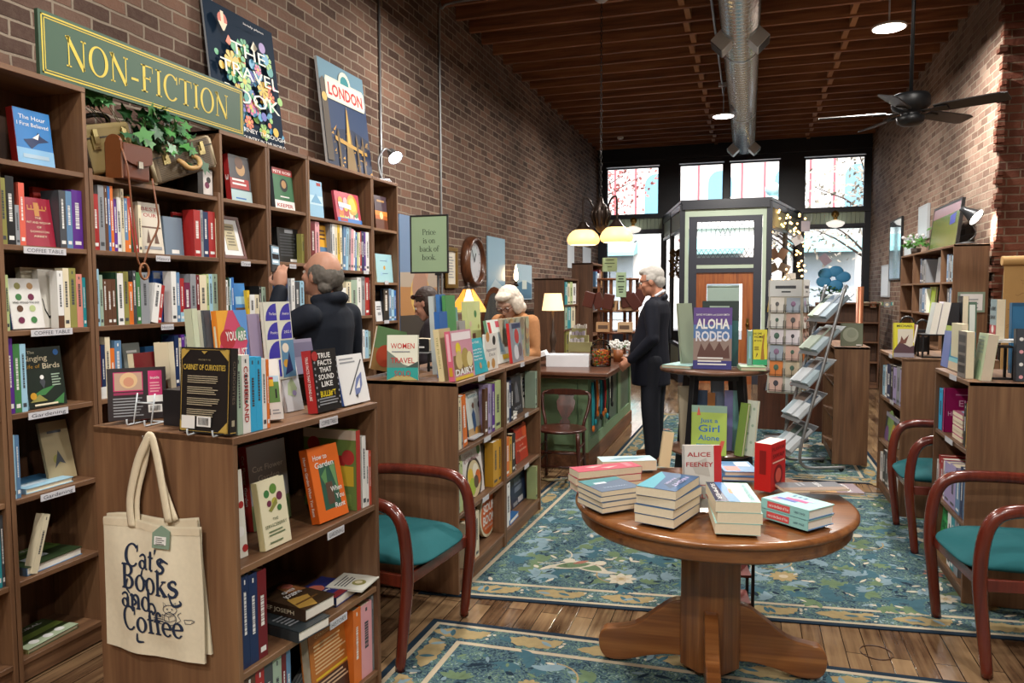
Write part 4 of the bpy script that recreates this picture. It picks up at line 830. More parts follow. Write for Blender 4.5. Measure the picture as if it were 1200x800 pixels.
def serif_text(mb, t, size, o, ux, uy, al='c', track=0, sx=1):
    o, ux, uy = V(o), V(ux), V(uy); w = serif_width(t, track)*size*sx; x = -w/2 if al == 'c' else 0
    for c in t:
        q, a = serif_glyph(c)
        for p in q: mb.poly([o+ux*(x+u*size*sx)+uy*(v*size) for u, v in p])
        x += (a+track)*size*sx

# ---------------------------------------------------------------- books on and in the nearest low bookcase
def stand2(xl, yl, xr, yr, yt, z, T, label, cover, lean=6, group=None, H=None, **k):
    a, b = atZ(xl, yl, z), atZ(xr, yr, z); r = (b-a); tw = V((r.y, -r.x, 0)); m = (a+b)/2; H = H or (z_of(yt, m.x, m.y)-z)
    return place_book(label, r.length, H, T, frame(V((a.x, a.y, z+.0006)), r, tw, 0, lean, 0, T), cover, group, **k)
def easel(px, py, z, w=.07):
    p = atZ(px, py, z); cl = glass_mat('#dfe8ee', .3); t = thing('book_easel', 'clear plastic book easel on the nearest low bookcase under a '+('black gold-cornered book' if px > 200 else 'book with a portrait'), 'book stand', (p.x, p.y, z)); t.rotation_euler.z = 0
    acr = flat('#c7d0d6', .1, 0, 0)
    for s in (-1, 1):
        mb = MB(acr); mb.smooth = True; mb.tube(smoothed([(s*w/2, .075, .0035), (s*w/2, .0, .0035), (s*w/2, -.012, .006), (s*w/2, -.014, .022)], 4), .0028, 6); mb.tube([(s*w/2, .014, .0035), (s*w/2, .034, .1)], .0026, 6); mb.build('wire_leg', t)
    mb = MB(acr); mb.smooth = True; mb.tube([(-w/2, .028, .07), (w/2, .028, .07)], .0026, 6); mb.tube([(-w/2, .072, .0035), (w/2, .072, .0035)], .0026, 6); mb.build('cross_rod', t)
PT = shelf_z('P', None)
easel(163, 499, PT); easel(238, 511, PT, .09)
stand2(127, 495, 196, 490, 432, PT+.010, .02, 'dark landscape book back with a small portrait and magenta tag', '#241c20', 8, rs=True, deco=[('r', .1, .55, .6, .92, 'hp'), ('r', .12, .57, .585, .905, '#b89a86'), ('d', .36, .76, .15, '#d9b98c'), ('d', .36, .73, .09, '#c98f72'), ('r', .1, .48, .6, .53, '#8f2a52'), ('l', .09, .4, .6, 7, .055, 'gy'), ('r', .69, .45, .93, .93, 'hp'), ('t', 'Inside', .81, .77, .07, .16, .01, 'wh'), ('l', .72, .68, .9, 4, .055, 'pk'), ('r', .66, .32, .94, .45, 'wh'), ('r', .68, .12, .92, .27, 'wh')]+[('r', .71+.02*i, .15, .72+.02*i, .25, 'bk') for i in range(9)])
stand2(164, 494, 201, 486, 413, PT, .022, 'plain dark red book standing behind the portrait book', '#6f1c22', 5, spine='cr', deco=[('l', .45, .6, .8, 2, .05, 'dr')])
stand2(203, 489, 209, 487, 402, PT, .12, 'narrow cream book beside the plain dark red one', 'cr', 2)
g = '#b79a4c'
stand2(210, 506, 268.5, 511.5, 408.5, PT+.004, .028, 'black book with gold corner ornaments and a gold heading', '#1c1a1a', 4, rs=True, paper=PAPER,
       deco=[('r', .025, .02, .035, .98, g), ('r', .965, .02, .975, .98, g), ('r', .03, .975, .97, .98, g), ('r', .03, .02, .97, .025, g)]+[('d', u, v, .045, g) for u in (.07, .93) for v in (.05, .95)]+[('d', u, v, .028, 'bk') for u in (.075, .925) for v in (.055, .945)]+[('p', [(.03+.94*a, .97), (.2+.6*a, .97), (.03+.94*a, .85)], g) for a in (0, 1)]+[('p', [(.03+.94*a, .03), (.2+.6*a, .03), (.03+.94*a, .15)], g) for a in (0, 1)]+
       [('t', 'CABINET OF CURIOSITIES', .5, .74, .09, .84, .012, '#cdb04e'), ('t', 'WELCOME TO THE', .5, .85, .025, .24, 0, '#a99c7a'), ('p', [(.44, .96), (.56, .96), (.5, .925)], g)]+[('l', .17, .66-.13*i, .83, 4, .024, '#a59b84') for i in range(4)]+[('r', .07, .05, .34, .2, 'wh'), ('r', .38, .08, .66, .2, 'wh')]+[('r', .41+.022*i, .1, .42+.022*i, .185, 'bk') for i in range(10)], sdeco=[('r', .3, .1, .7, .17, '#a59b84'), ('t', 'CURIOSITIES', .6, .5, .5, 0, '#776a5c'), ('r', .1, .02, .9, .03, g)])
row('P', None, 278.5, 'mg 285 417; wh 294 416; cy 301 418; cy 308 418; wh 313 420; or 316.5 421', 'upright row beside the black gold-cornered book', inset=.012)
for o in list(S.objects):
    if str(o.get('label', '')).startswith(('white book, second from left, upright row', 'thick white book, second from left, upright', 'thin white book, second from left, upright')):
        me = o.data; tb = MB(cm('rd')); hh = max(v.co.z for v in me.vertices); tt = max(v.co.y for v in me.vertices); tb.text('COFFEELAND', tt*.75, (-.0022, tt*.78, hh*.5), (0, 0, -1), (0, -1, 0), 'c', fit=hh*.72, bold=.015); q = tb.build('spine_lettering', o)
stand2(308, 497, 333, 494.5, 424, PT, .045, 'thick white book with a small green farm picture leaning back', '#d9d9d6', 14, rs=True, deco=[('r', .05, .28, .9, .62, '#5d8a46'), ('r', .05, .62, .9, .72, '#a9c7dc'), ('r', .15, .55, .65, .66, 'ye'), ('r', .15, .66, .65, .7, 'rd'), ('r', .7, .35, .78, .5, 'bk'), ('r', .05, .08, .4, .18, 'dg'), ('l', .5, .14, .9, 2, .05, 'gy')])
stand2(337, 484, 356.5, 480, 417, PT, .012, 'slim white book with a pale green leaf shape', '#dcdce0', 12, deco=[('p', [(.2, .3), (.6, .25), (.8, .4), (.6, .6), (.3, .5)], '#b9c9a0'), ('d', .6, .32, .12, 'li'), ('l', .35, .85, .85, 3, .05, 'gy')])
face('P', None, 372.5, 401, 410, .04, 'black book with a yellow handwritten last title line', '#141416', 7, .025, spine='rd', deco=[('t', t, .5, .86-.115*i, .115, w, .02, 'wh') for i, (t, w) in enumerate((('TRUE', .5), ('FACTS', .56), ('THAT', .48), ('SOUND', .62), ('LIKE', .45)))]+[('t', 'BULL$#*T', .5, .24, .13, .62, .02, '#d8c21e')]+[('l', .12, .2, .88, 3, .045, 'gy'), ('d', .12, .9, .12, 'rd')]+[('d', .06+.88*(i % 2), .1+.1*(i//2), .03, 'gy') for i in range(16)], sdeco=[('t', 'TRUE FACTS THAT SOUND LIKE', .55, .7, .4, .01, 'wh')])
face('P', None, 403.5, 434, 416, .028, 'white book with a drawn blue bird and a blue spine', '#dedfe0', 12, .03, spine='#3f66b8', deco=[('l', .12, .9, .7, 2, .07, 'gy'), ('p', [(.25, .2), (.9, .88), (.93, .86), (.3, .2)], 'dg'), ('p', [(.5, .3), (.62, .5), (.85, .62), (.8, .35), (.66, .2), (.5, .14)], '#6a78a8'), ('p', [(.55, .3), (.75, .5), (.7, .3)], 'wh'), ('p', [(.48, .16), (.6, .2), (.55, .1)], 'dg')])
# black riser with the back row standing on it
rz_ = PT+.115; p0, d_, f_ = line_of('P', .2)
t = thing('display_riser', 'black tiered riser carrying the back row on the nearest bookcase', 'display riser', (-1.62, 1.90, PT), radians(-5))
mb = MB(flat('#1b1c20', .35)); mb.box(-.16, .0, 0, .62, .108, .115); mb.build('tray', t)
for y in (0, .61): mb = MB(flat('#1b1c20', .35)); mb.box(-.16, 0, y, y+.008, 0, .108); mb.build('upright', t)
RZ = PT+.1155
def coverside(key, si, px, yt, W, T, label, cover, **k):
    p0, d, f = line_of(key, .02); z = shelf_z(key, si)+.0006; p = on_line(p0, d, px, z); return place_book(label, W, z_of(yt, p.x, p.y)-z, T, frame(p-f*W, f, -d), cover, rs=True, **k)
def coverfront(key, si, px, yt, W, T, label, cover, **k):
    p0, d, f = line_of(key, .02); z = shelf_z(key, si)+.0006; p = on_line(p0, d, px, z); return place_book(label, W, min(z_of(yt, p.x, p.y)-z, gap_of(key, si)), T, frame(p, -f, d*CASES[key][5]), cover, **k)
def riser(x0, x1, yt, T, label, cover, inset, **k): return face('P', None, x0, x1, yt, T, label, cover, k.pop('lean', 5), inset, z0=RZ, **k)
row_z = None
riser(233, 240, 362, .03, 'tall pale green book at the left of the back row', '#c3ccb2', .22); riser(240, 247, 364, .03, 'tall cream book second in the back row', '#cfcfbb', .22); riser(247, 255, 364, .03, 'dark grey book third in the back row', '#454b54', .21)
riser(261.5, 296, 364, .03, 'rainbow coloured book with white brush lettering and an orange spine', '#c24a6a', .185, spine='#e0852a', deco=[('p', [(0, .5), (.4, 1), (0, 1)], '#e0a13a'), ('p', [(.55, 1), (1, 1), (1, .55)], '#5a8fd0'), ('d', .3, .62, .25, '#a8303a'), ('p', [(.6, .2), (1, 0), (1, .6)], '#3f6fae'), ('p', [(.0, 0), (.5, 0), (.2, .35)], '#6a9a5a'), ('d', .75, .68, .18, '#5f8f6e'), ('t', 'YOU ARE', .58, .6, .17, .68, .015, 'wh'), ('t', 'ONLY JUST', .52, .38, .16, .8, .015, 'wh'), ('t', 'BEGINNING', .5, .16, .15, .84, .015, 'wh')], sdeco=[('r', .3, .25, .7, .8, 'cr')])
riser(297, 311, 368, .02, 'plain lilac book in the back row', '#a89bbb', .2)
pb = '#3a34a0'
riser(316, 347.5, 354, .03, 'white book with blue quarter circles in a grid', '#d5d6c8', .165, spine='#d5d6c8', deco=[('p', [(.5*i+.06, .98-.24*j-.22), (.5*i+.47, .98-.24*j-.22), (.5*i+.47, .98-.24*j)]+[(.5*i+.47-.41*sin(a*pi/12), .98-.24*j-.22+.22*cos(a*pi/12)) for a in range(1, 6)], pb) for i in range(2) for j in range(4) if (i, j) not in ((1, 2), (1, 3))]+[('r', .52, .02, 1, .5, '#5a86a8'), ('d', .68, .4, .12, '#e4d8c8'), ('d', .66, .2, .1, '#d09a3a'), ('p', [(.6, .05), (.9, .1), (.8, .35)], '#232a58')]+[('t', w, .32+.48*i, .83-.24*j, .05, .26, 0, 'wh') for i, j, w in ((0, 0, 'The Best'), (1, 0, 'American'), (0, 1, 'Poetry'), (1, 1, '2021'))])
riser(347, 371, 398, .03, 'grey lilac book with white page edges behind the jacket', '#8d87a0', .2, lean=10, deco=[('r', .0, .5, 1, .9, '#6f6a86')])
# second shelf: gardening
face('P', 0, 276, 291, 552, .02, 'floral book with a white round label at the shelf end', '#dcdcd2', 4, .06, deco=[('d', .3, .75, .25, 'gn'), ('d', .75, .6, .2, 'rd'), ('d', .55, .3, .3, 'wh'), ('d', .8, .1, .22, 'rd'), ('d', .2, .1, .2, 'gn')])
face('P', 0, 297.5, 341.5, 519, .034, 'grey gardening book with carrots and a red spine', '#8d9096', 5, .20, spine='#a8322c', back='#a8322c', deco=[('t', 'Cut Flower', .5, .68, .1, .8, 0, 'wh'), ('t', 'Garden', .5, .56, .1, .55, 0, 'wh'), ('r', 0, 0, 1, .3, '#6b7a52'), ('d', .72, .38, .14, 'or'), ('d', .35, .32, .2, '#b5764a'), ('p', [(.1, .2), (.5, .35), (.6, .28), (.15, .12)], 'or'), ('d', .8, .2, .15, '#44603a')], sdeco=[('t', 'Cut Flower Garden', .6, .6, .5, .01, 'wh')])
face('P', 0, 311, 342, 562, .022, 'cream book with a drawn bird among green berries', '#e2dcbe', 8, .03, spine='#d9cf9e', deco=[('d', .3, .8, .1, 'gn'), ('d', .55, .85, .13, '#5f8a3c'), ('d', .75, .72, .11, '#6d2f4a'), ('d', .35, .65, .08, '#6d2f4a'), ('d', .55, .66, .1, '#b5b04a'), ('p', [(.3, .55), (.6, .7), (.65, .62), (.4, .52)], '#8a8a46'), ('d', .7, .55, .08, 'gn'), ('t', 'THE', .5, .39, .06, .2, 0, '#4a5a3a'), ('t', 'SERVICEBERRY', .5, .3, .07, .8, 0, '#4a5a3a'), ('l', .2, .23, .8, 2, .05, '#6a7a5a'), ('l', .2, .07, .8, 1, .05, '#6a7a5a')])
face('P', 0, 375, 406, 524, .036, 'orange gardening book with a plant photograph', '#dd6a22', 12, .035, spine='#cc5c1a', yaw=-4, deco=[('r', .26, .14, .82, .76, '#2f5a4a'), ('p', [(.3, .6), (.5, .7), (.45, .4)], '#5f8f5a'), ('r', .4, .2, .62, .5, '#5a4438'), ('p', [(.62, .7), (.8, .74), (.8, .3)], '#6f9a66'), ('t', 'How to', .36, .83, .1, .46, .015, 'wh'), ('t', 'Garden', .46, .72, .11, .62, .015, 'wh'), ('t', 'When', .72, .36, .1, .38, .015, 'wh'), ('t', 'You', .8, .25, .1, .28, .015, 'wh'), ('t', 'Rent', .76, .13, .1, .34, .015, 'wh')], sdeco=[('t', 'How to Garden When You Rent', .5, .8, .5, .01, 'wh')])
coverside('P', 0, 418.5, 505, .24, .026, 'large flower book with a yellow label behind the orange one', '#6f8a4a', spine='#a8322c', deco=[('r', 0, .88, 1, 1, '#c8bcae'), ('d', .2, .8, .12, 'rd'), ('d', .7, .6, .1, 'rd'), ('d', .85, .66, .12, '#b53a3a'), ('r', .55, .3, .95, .55, '#d8b63a'), ('d', .3, .6, .2, '#8fae5a'), ('r', .1, .05, .9, .2, '#7d9a52')])
row('P', 0, 425, 'wh 429.5 511; wh 432.5 528; co 436 528; gn 442.5 520', 'right end of the GARDENING shelf')
# third shelf: history
row('P', 1, 281, 'cr 284.5 700; nb 293.5 674; nb 303.5 672; dr 314 668', 'left end of the HISTORY shelf')
HZ = shelf_z('P', 1)
def lie(px, py, z, W, H, T, rz, label, cover, **k): return flatbook(px, py, z, W, H, T, rz, label, cover, **k)
# flat pile: spines towards the camera (-Y): local x (spine->fore) points away
def pile(xl, yl, xr, yr, z, D, T, label, cover, ext=1.0, **k):
    """lying book whose long spine edge runs between two picture points at height z (its foot), fore edge D beyond it"""
    a, b = atZ(xl, yl, z), atZ(xr, yr, z); e = (b-a).normalized(); n = V((-e.y, e.x, 0)); H = (b-a).length*ext
    # front cover up: -y -> up ; x (spine->fore) -> n ; z (foot->head) -> direction so that x cross y = z
    M = Matrix((n, V((0, 0, -1)), n.cross(V((0, 0, -1))))).transposed().to_4x4(); foot = b if M.col[2].to_3d().dot(e) < 0 else a
    M.translation = foot+V((0, 0, T+.0008)); return place_book(label, D, H, T, M, cover, **k)
pile(313, 743, 350, 754, HZ, .15, .036, 'dark slate book lying under the brown gold book', '#2b3236', ext=1.45, rs=False, deco=[('t', 'EPIC', .72, .8, .16, .3, .01, 'cr'), ('l', .15, .65, .9, 5, .09, 'gy')], paper=PAPER2)
pile(309, 716, 358, 729, HZ+.038, .15, .042, 'brown and gold book lying on top of the slate one', '#3a2a1c', ext=1.3, deco=[('p', [(0, .1), (.4, .0), (.7, .35), (.2, .45)], '#a8843f'), ('p', [(.5, .6), (.95, .5), (.9, .95), (.6, .9)], '#8a5a35'), ('d', .8, .8, .14, '#b5695a'), ('t', 'CHIEF', .6, .62, .1, .4, .01, 'wh'), ('t', 'JOSEPH', .5, .48, .12, .5, .01, 'wh'), ('r', .1, .2, .8, .24, '#6a4a28')], sdeco=[('t', 'CHIEF JOSEPH', .55, .7, .5, .01, 'cr')], paper=PAPER2)
pile(363, 707, 394, 712, HZ, .16, .036, 'navy and red book lying beside the brown gold pile', '#2a2f6a', ext=1.5, deco=[('d', .3, .7, .2, '#c06a58'), ('r', 0, .0, 1, .2, '#7d2a30'), ('t', 'My Bondage', .6, .4, .1, .7, .01, 'wh')], spine='nb', paper=PAPER2)
for k in range(3): pile(388, 691+1.5, 424, 695+1.5, HZ+.0125*k, .15, .012, ('lowest', 'middle', 'topmost')[k]+' of three white booklets with an oval drawing', '#d8d8ce', ext=1.2, deco=[('d', .5, .32, .18, 'ol'), ('d', .52, .34, .1, 'cr'), ('l', .15, .8, .85, 4, .09, 'dg')], group='white booklets on the HISTORY shelf', paper=PAPER2)
# bottom shelf
row('P', 2, 288, 'br 302 784; rd 312 776; dg 322 770; mg 332 760; dr 337.5 755; sb 342.5 751', 'lowest shelf of the nearest bookcase')
face('P', 2, 369, 414, 724, .04, 'orange and brown book back with small white print', '#b06a2a', 5, .04, rs=True, deco=[('r', 0, 0, 1, .32, '#4a2c22'), ('t', "CARSON'S TRAIL", .5, .84, .05, .7, 0, '#e0c08a'), ('l', .1, .74, .9, 8, .045, '#d9b98c'), ('r', .1, .34, .9, .37, 'ye'), ('l', .1, .27, .9, 3, .05, '#c9a98a')], spine='#3a2a20', sdeco=[('r', .3, .2, .7, .5, 'ta')])
row('P', 2, 415, 'or 424 713; pk 436.5 707; gy 443 697; gy 449 699; bl 456 713', 'beside the orange book back, lowest shelf')
pile(338, 812, 386, 812, shelf_z('P', 2), .19, .02, 'white book with a red horse drawing lying at the bottom edge', '#d8d6d2', deco=[('d', .6, .5, .18, 'co'), ('p', [(.4, .3), (.8, .4), (.75, .7), (.5, .6)], 'co'), ('l', .1, .9, .6, 3, .08, 'gy')])

# ---------------------------------------------------------------- tote bags on the end of the nearest bookcase
RM = CASES['P'][0].matrix_world.copy(); RI = RM.inverted()
def pan(px, py, off=0):                            # picture point -> bookcase frame, on the end panel (y = -off)
    o = RI @ CAM; d = RI.to_3x3() @ ray(px, py); return o+d*((-off-o.y)/d.y)
canvas = flat('#ded5bd', .9, 0, .08, 60, .15); canvas2 = flat('#d8ccb2', .9, 0, .08, 60, .15); ink_n = flat('#1c2b45', .8, 0, 0)
def bag(label, c, off, hooks, front=True):
    """c: picture corners TL TR BR BL"""
    TL, TR, BR, BL = [pan(*p, off) for p in c]; root = thing('tote_bag', label, 'tote bag'); base = (BL+BR)/2
    root.matrix_world = RM @ Matrix.Translation(base); bpy.context.view_layer.update()
    def at(u, v, dz=0):
        p = TL*(1-u)*(1-v)+TR*u*(1-v)+BR*u*v+BL*(1-u)*v-base
        w = .012*sin(pi*u)*sin(pi*min(1, v*1.1))+.004*sin(9*u+5*v)*v+.003*sin(14*u-3*v)
        p.y = min(p.y-w, .003)-dz; p.z += -.008*sin(pi*u)*v+.006*sin(7*u)*(1-v); return p
    mb = MB(canvas)
    mb.grid(lambda u, v: at(u, v), 28, 30)
    def bk(u, v): p = at(1-u, v); p.y = min(p.y+.010, .004); return p
    mb.grid(bk, 28, 30); o = mb.build('bag_body', root)
    mb = MB(canvas2); mb.grid(lambda u, v: at(u*.998+.001, .012+.05*v, .0015), 28, 2)
    mb.build('hem', root)
    for s, (x, y) in enumerate(hooks):
        pass
    return root, at, base
root, at, base = bag('cream canvas tote bag with dark blue lettering and a line-drawn cat', [(121, 605), (235, 619), (240.5, 778), (124.5, 754)], .024, [])
def strap(root, base, pts, w, off):
    P = [pan(x, y, off)-base for x, y in pts]; P = smoothed(P, 6); mb = MB(canvas2); n = len(P)
    def f(u, v): i = min(n-1, int(round(v*(n-1)))); p = P[i].copy(); t = (P[min(i+1, n-1)]-P[max(i-1, 0)]).normalized(); q = V((t.z, 0, -t.x)); p += q*(u-.5)*w; p.y += -.004*sin(pi*u); return p
    mb.grid(f, 4, n-1)
    m = mb.build('handle', root); s = m.modifiers.new('thick', 'SOLIDIFY'); s.thickness = .003; return m
strap(root, base, [(154, 617), (152, 585), (160, 545), (170, 520), (176, 511), (181, 525), (188, 560), (197, 612)], .03, .027)
strap(root, base, [(160, 612), (160, 580), (168, 545), (175, 514), (184, 535), (191, 570), (205, 610)], .028, .016)
mb = MB(ink_n)
def lay(t, u, v, size, k=1.0):
    a = at(u, v); ux = (at(min(1, u+.2), v)-a).normalized(); uy = (at(u, v-.1)-a).normalized(); o = a+V((0, -.004, 0)); w0 = serif_width(t)*size*k; q0 = len(mb.v)
    [serif_text(mb, t, size, (x, 0, x), (1, 0, 0), (0, 0, 1), 'c', 0, k) for x in (-.0013, .0013)]
    W_ = (at(1, v)-at(0, v)).length; Hh = (at(u, 1)-at(u, 0)).length
    for i in range(q0, len(mb.v)): x, _, z = mb.v[i]; mb.v[i] = tuple(at(u+x/W_, v-z/Hh, .0022))
lay("Cat's", .46, .345, .07, .98); lay('Books', .5, .515, .078, .98); lay('and', .36, .655, .072, .98); lay('Coffee', .51, .825, .075, .98)
def swash(ps, w=.0045):
    W_ = .36; pp = _sm(ps, 6); q = _st(pp, [w*(.5+.7*sin(pi*i/(len(pp)-1))) for i in range(len(pp))])
    for p in q: mb.poly([at(u, v, .0024) for u, v in p])
sw = .018
for ps in ([(.43, .35), (.42, .41), (.47, .43), (.5, .4)], [(.62, .3), (.64, .25), (.7, .27)], [(.71, .52), (.74, .58), (.8, .57), (.79, .54)], [(.28, .44), (.26, .5), (.3, .55)], [(.48, .6), (.54, .59), (.56, .64), (.52, .67)], [(.36, .84), (.36, .9), (.42, .9)], [(.3, .56), (.36, .6), (.34, .63)]): swash(ps, sw)
# the line-drawn cat reading, a pile of books and a cup
def ln(ps, w=.0048, closed=False): 
    pp = ps+[ps[0]] if closed else ps
    for p in _st(pp, w): mb.poly([at(u, v, .0024) for u, v in p])
def el(cu, cv, ru, rv, n=18): ln([(cu+ru*cos(2*pi*i/n), cv+rv*sin(2*pi*i/n)) for i in range(n)], closed=True)
el(.705, .61, .06, .036); el(.7, .68, .055, .05); ln([(.655, .59), (.65, .555), (.685, .58)]); ln([(.725, .58), (.76, .555), (.757, .595)]); el(.685, .605, .005, .004, 6); el(.725, .605, .005, .004, 6); ln([(.695, .622), (.705, .628), (.715, .622)])
ln([(.63, .65), (.69, .665), (.69, .705), (.63, .69)], closed=True); ln([(.69, .665), (.745, .65), (.745, .69), (.69, .705)], closed=True); ln(_sm([(.75, .71), (.79, .69), (.77, .65), (.8, .63)]))
ln([(.54, .69), (.63, .69), (.63, .705), (.54, .705)], closed=True); ln([(.55, .672), (.62, .672), (.62, .688), (.55, .688)], closed=True); ln([(.53, .71), (.64, .71), (.64, .728), (.53, .728)], closed=True)
ln([(.82, .685), (.89, .685), (.88, .715), (.83, .715)], closed=True); ln(_sm([(.89, .69), (.91, .695), (.885, .71)]))
mb.build('printed_lettering', root)
tg = MB(flat('#7e9684', .6)); a = at(.66, .035); A = [at(.56, .05, .008), at(.56, .16, .008), at(.72, .16, .008), at(.72, .03, .008), at(.64, -.01, .008)]
b = tg.pts(A+[p-V((0, .002, 0)) for p in A]); tg.face([b+4, b+3, b+2, b+1, b]); tg.face([b+5+i for i in range(5)]); [tg.face((b+i, b+(i+1) % 5, b+5+(i+1) % 5, b+5+i)) for i in range(5)]
tg.mat(flat('#e5e5e2', .6)); tg.poly([p-V((0, .0035, 0)) for p in (at(.585, .13, .008), at(.695, .13, .008), at(.695, .07, .008), at(.585, .07, .008))]); tg.mat(flat('#555555', .6))
for i in range(4): tg.poly([p-V((0, .004, 0)) for p in (at(.6, .126-.014*i, .008), at(.68-.02*(i % 2), .126-.014*i, .008), at(.68-.02*(i % 2), .121-.014*i, .008), at(.6, .121-.014*i, .008))])
tg.build('price_tag', root)
root2, at2, base2 = bag('second cream tote bag hanging behind the printed one', [(125, 601), (232, 608), (248.5, 767), (135, 745)], .008, [])
hk = thing('wall_hook', 'small hook on the bookcase end holding both tote bags', 'hook'); q = pan(176, 513, .0); hk.matrix_world = RM @ Matrix.Translation(q)
mb = MB(flat('#9a9a9a', .3, .9)); mb.tube(smoothed([(0, -.001, .008), (0, -.012, .004), (0, -.024, .0), (0, -.028, .012)], 4), .0022, 6); mb.box(-.008, .008, -.0025, -.0003, -.006, .018); mb.build('hook', hk)
# ---------------------------------------------------------------- round table: piles of books
TBZ = TZ+.0095
def pstack(L, F, R, ytop, n, names, cover, spines=None, deco=None, seed=1, z=TBZ, paper=None, group=None, swap=False, jit=3, soft=True):
    """pile of lying books; L, F, R: picture points of the left, front and right foot corners; spines face away from the L-F side"""
    l, f, r = atZ(*L, z), atZ(*F, z), atZ(*R, z); e1, e2 = r-f, l-f
    if swap: e1, e2 = e2, e1
    W, H = e1.length, e2.length; u = e1.normalized(); top = z_of(ytop, f.x, f.y); T = (top-z)/n; rr = random.Random(seed)
    e2n = V((-u.y, u.x, 0)); e2n = e2n if e2n.dot(e2) > 0 else -e2n
    for i in range(n):
        X_ = -u; Y_ = V((0, 0, -1)); Z_ = X_.cross(Y_); Zs = 1 if Z_.dot(e2n) > 0 else -1
        o = f+u*W if Zs > 0 else f+u*W+e2n*H
        M = Matrix((X_, Y_, Z_)).transposed().to_4x4(); c = f+u*W/2+e2n*H/2; M.translation = o+V((0, 0, T*(i+1)+.0005))
        a = radians(rr.uniform(-jit, jit)) if i else 0; M = Matrix.Translation(c+V((rr.uniform(-.004, .004), rr.uniform(-.004, .004), 0))) @ Matrix.Rotation(a, 4, 'Z') @ Matrix.Translation(-c) @ M
        place_book(names[i], W*.995, H*.995, T-.001, M, cover, soft=soft, deco=deco if i == n-1 else None, spine=spines, paper=paper or PAPER, group=group)
def nm(k, n, what): return [('lowest' if i == 0 else 'topmost' if i == n-1 else 'second from the bottom' if i == 1 else ordinal(n-i)+' from the top')+' of '+what for i in range(n)]
G1 = 'paperbacks piled on the round oak table'
pstack((659, 573), (677, 578.5), (752, 571), 553, 3, nm(0, 3, 'the pink-covered pile on the oak table'), '#b8465c', None, [('p', [(.5, .2), (.8, .3), (.7, .5)], '#e2b7b4'), ('p', [(.3, .5), (.6, .6), (.5, .8)], '#e2b7b4'), ('r', .1, .1, .2, .8, '#cc7a86')], 2, group=G1)
pstack((688, 587.5), (706.5, 602.5), (752, 595), 577, 4, nm(0, 4, 'the pile with a slate blue top on the oak table'), '#54677f', None, [('p', [(0, 0), (1, 0), (1, .5), (0, .2)], '#3b7f86'), ('r', .5, .3, .8, .42, '#cdd6e0'), ('t', 'WRITERS', .5, .7, .1, .6, 0, '#aebed2')], 3, group=G1)
pstack((745, 611), (790.5, 620), (821, 599.5), 576, 4, nm(0, 4, 'the tallest thick pile on the oak table'), '#31577f', None, [('p', [(0, 0), (1, 0), (1, .45), (.3, .3)], '#4f9fb0'), ('p', [(.2, .6), (.7, .5), (.9, .8), (.4, .9)], '#24405f'), ('t', 'NIGHT', .45, .72, .16, .6, .01, '#c3b7dc'), ('t', 'RIVER', .5, .52, .1, .4, .01, '#c3b7dc')], 4, group=G1, jit=4)
pstack((829.5, 600), (837.6, 626), (889.5, 626), 587, 3, nm(0, 3, 'the pile with a dark seascape cover on the oak table'), '#a8cfc6', None, [('r', 0, .0, 1, .42, '#1c2a44'), ('p', [(0, .4), (1, .55), (1, .3), (0, .2)], '#3a78b0'), ('r', .35, .42, .6, .5, 'or'), ('t', 'THE WEEKENDERS', .5, .8, .13, .85, 0, '#3f8f9a'), ('t', 'SUMMER', .5, .08, .14, .8, .01, '#e5e5e5')], 5, group=G1, swap=True)
# two pale teal hardbacks, spines towards the camera
def hard2(i):
    z = TBZ+i*.036; a, b = atZ(891, 605.5, TBZ), atZ(946.5, 622.5, TBZ); c = atZ(979.5, 613, TBZ); e = (b-a).normalized(); n = V((-e.y, e.x, 0)); H = (b-a).length; W = .145
    M = Matrix((n, V((0, 0, -1)), n.cross(V((0, 0, -1))))).transposed().to_4x4(); zz = M.col[2].to_3d(); M.translation = (b if zz.dot(e) < 0 else a)+V((0, 0, z-TBZ+.035))+n*.004*i
    place_book(('lower', 'upper')[i]+' of two pale turquoise hardbacks with a red spine label', W, H, .0345, M, '#9fd0cf', spine='#8cc4c4', back='#4f7fae', paper=PAPER2, group='turquoise hardbacks on the oak table',
        deco=[('r', .15, .72, .42, .9, '#c98fa0'), ('r', .3, .45, .45, .85, '#4f5fb0'), ('r', .45, .3, .6, .75, '#c0407f'), ('r', .6, .25, .7, .6, '#b7a8d0'), ('l', .75, .7, .92, 3, .12, 'sb')] if i else None, sdeco=[('r', .15, .38, .85, .86, '#c94f52'), ('t', 'not in the Book of You', .62, .42, .4, .01, 'wh'), ('l', 0, 0, 0, 0, 0, 'wh')][:2]+[('t', 'LIBBY PAGE', .18, .22, .3, 0, 'nb')])
for i in range(2): hard2(i)
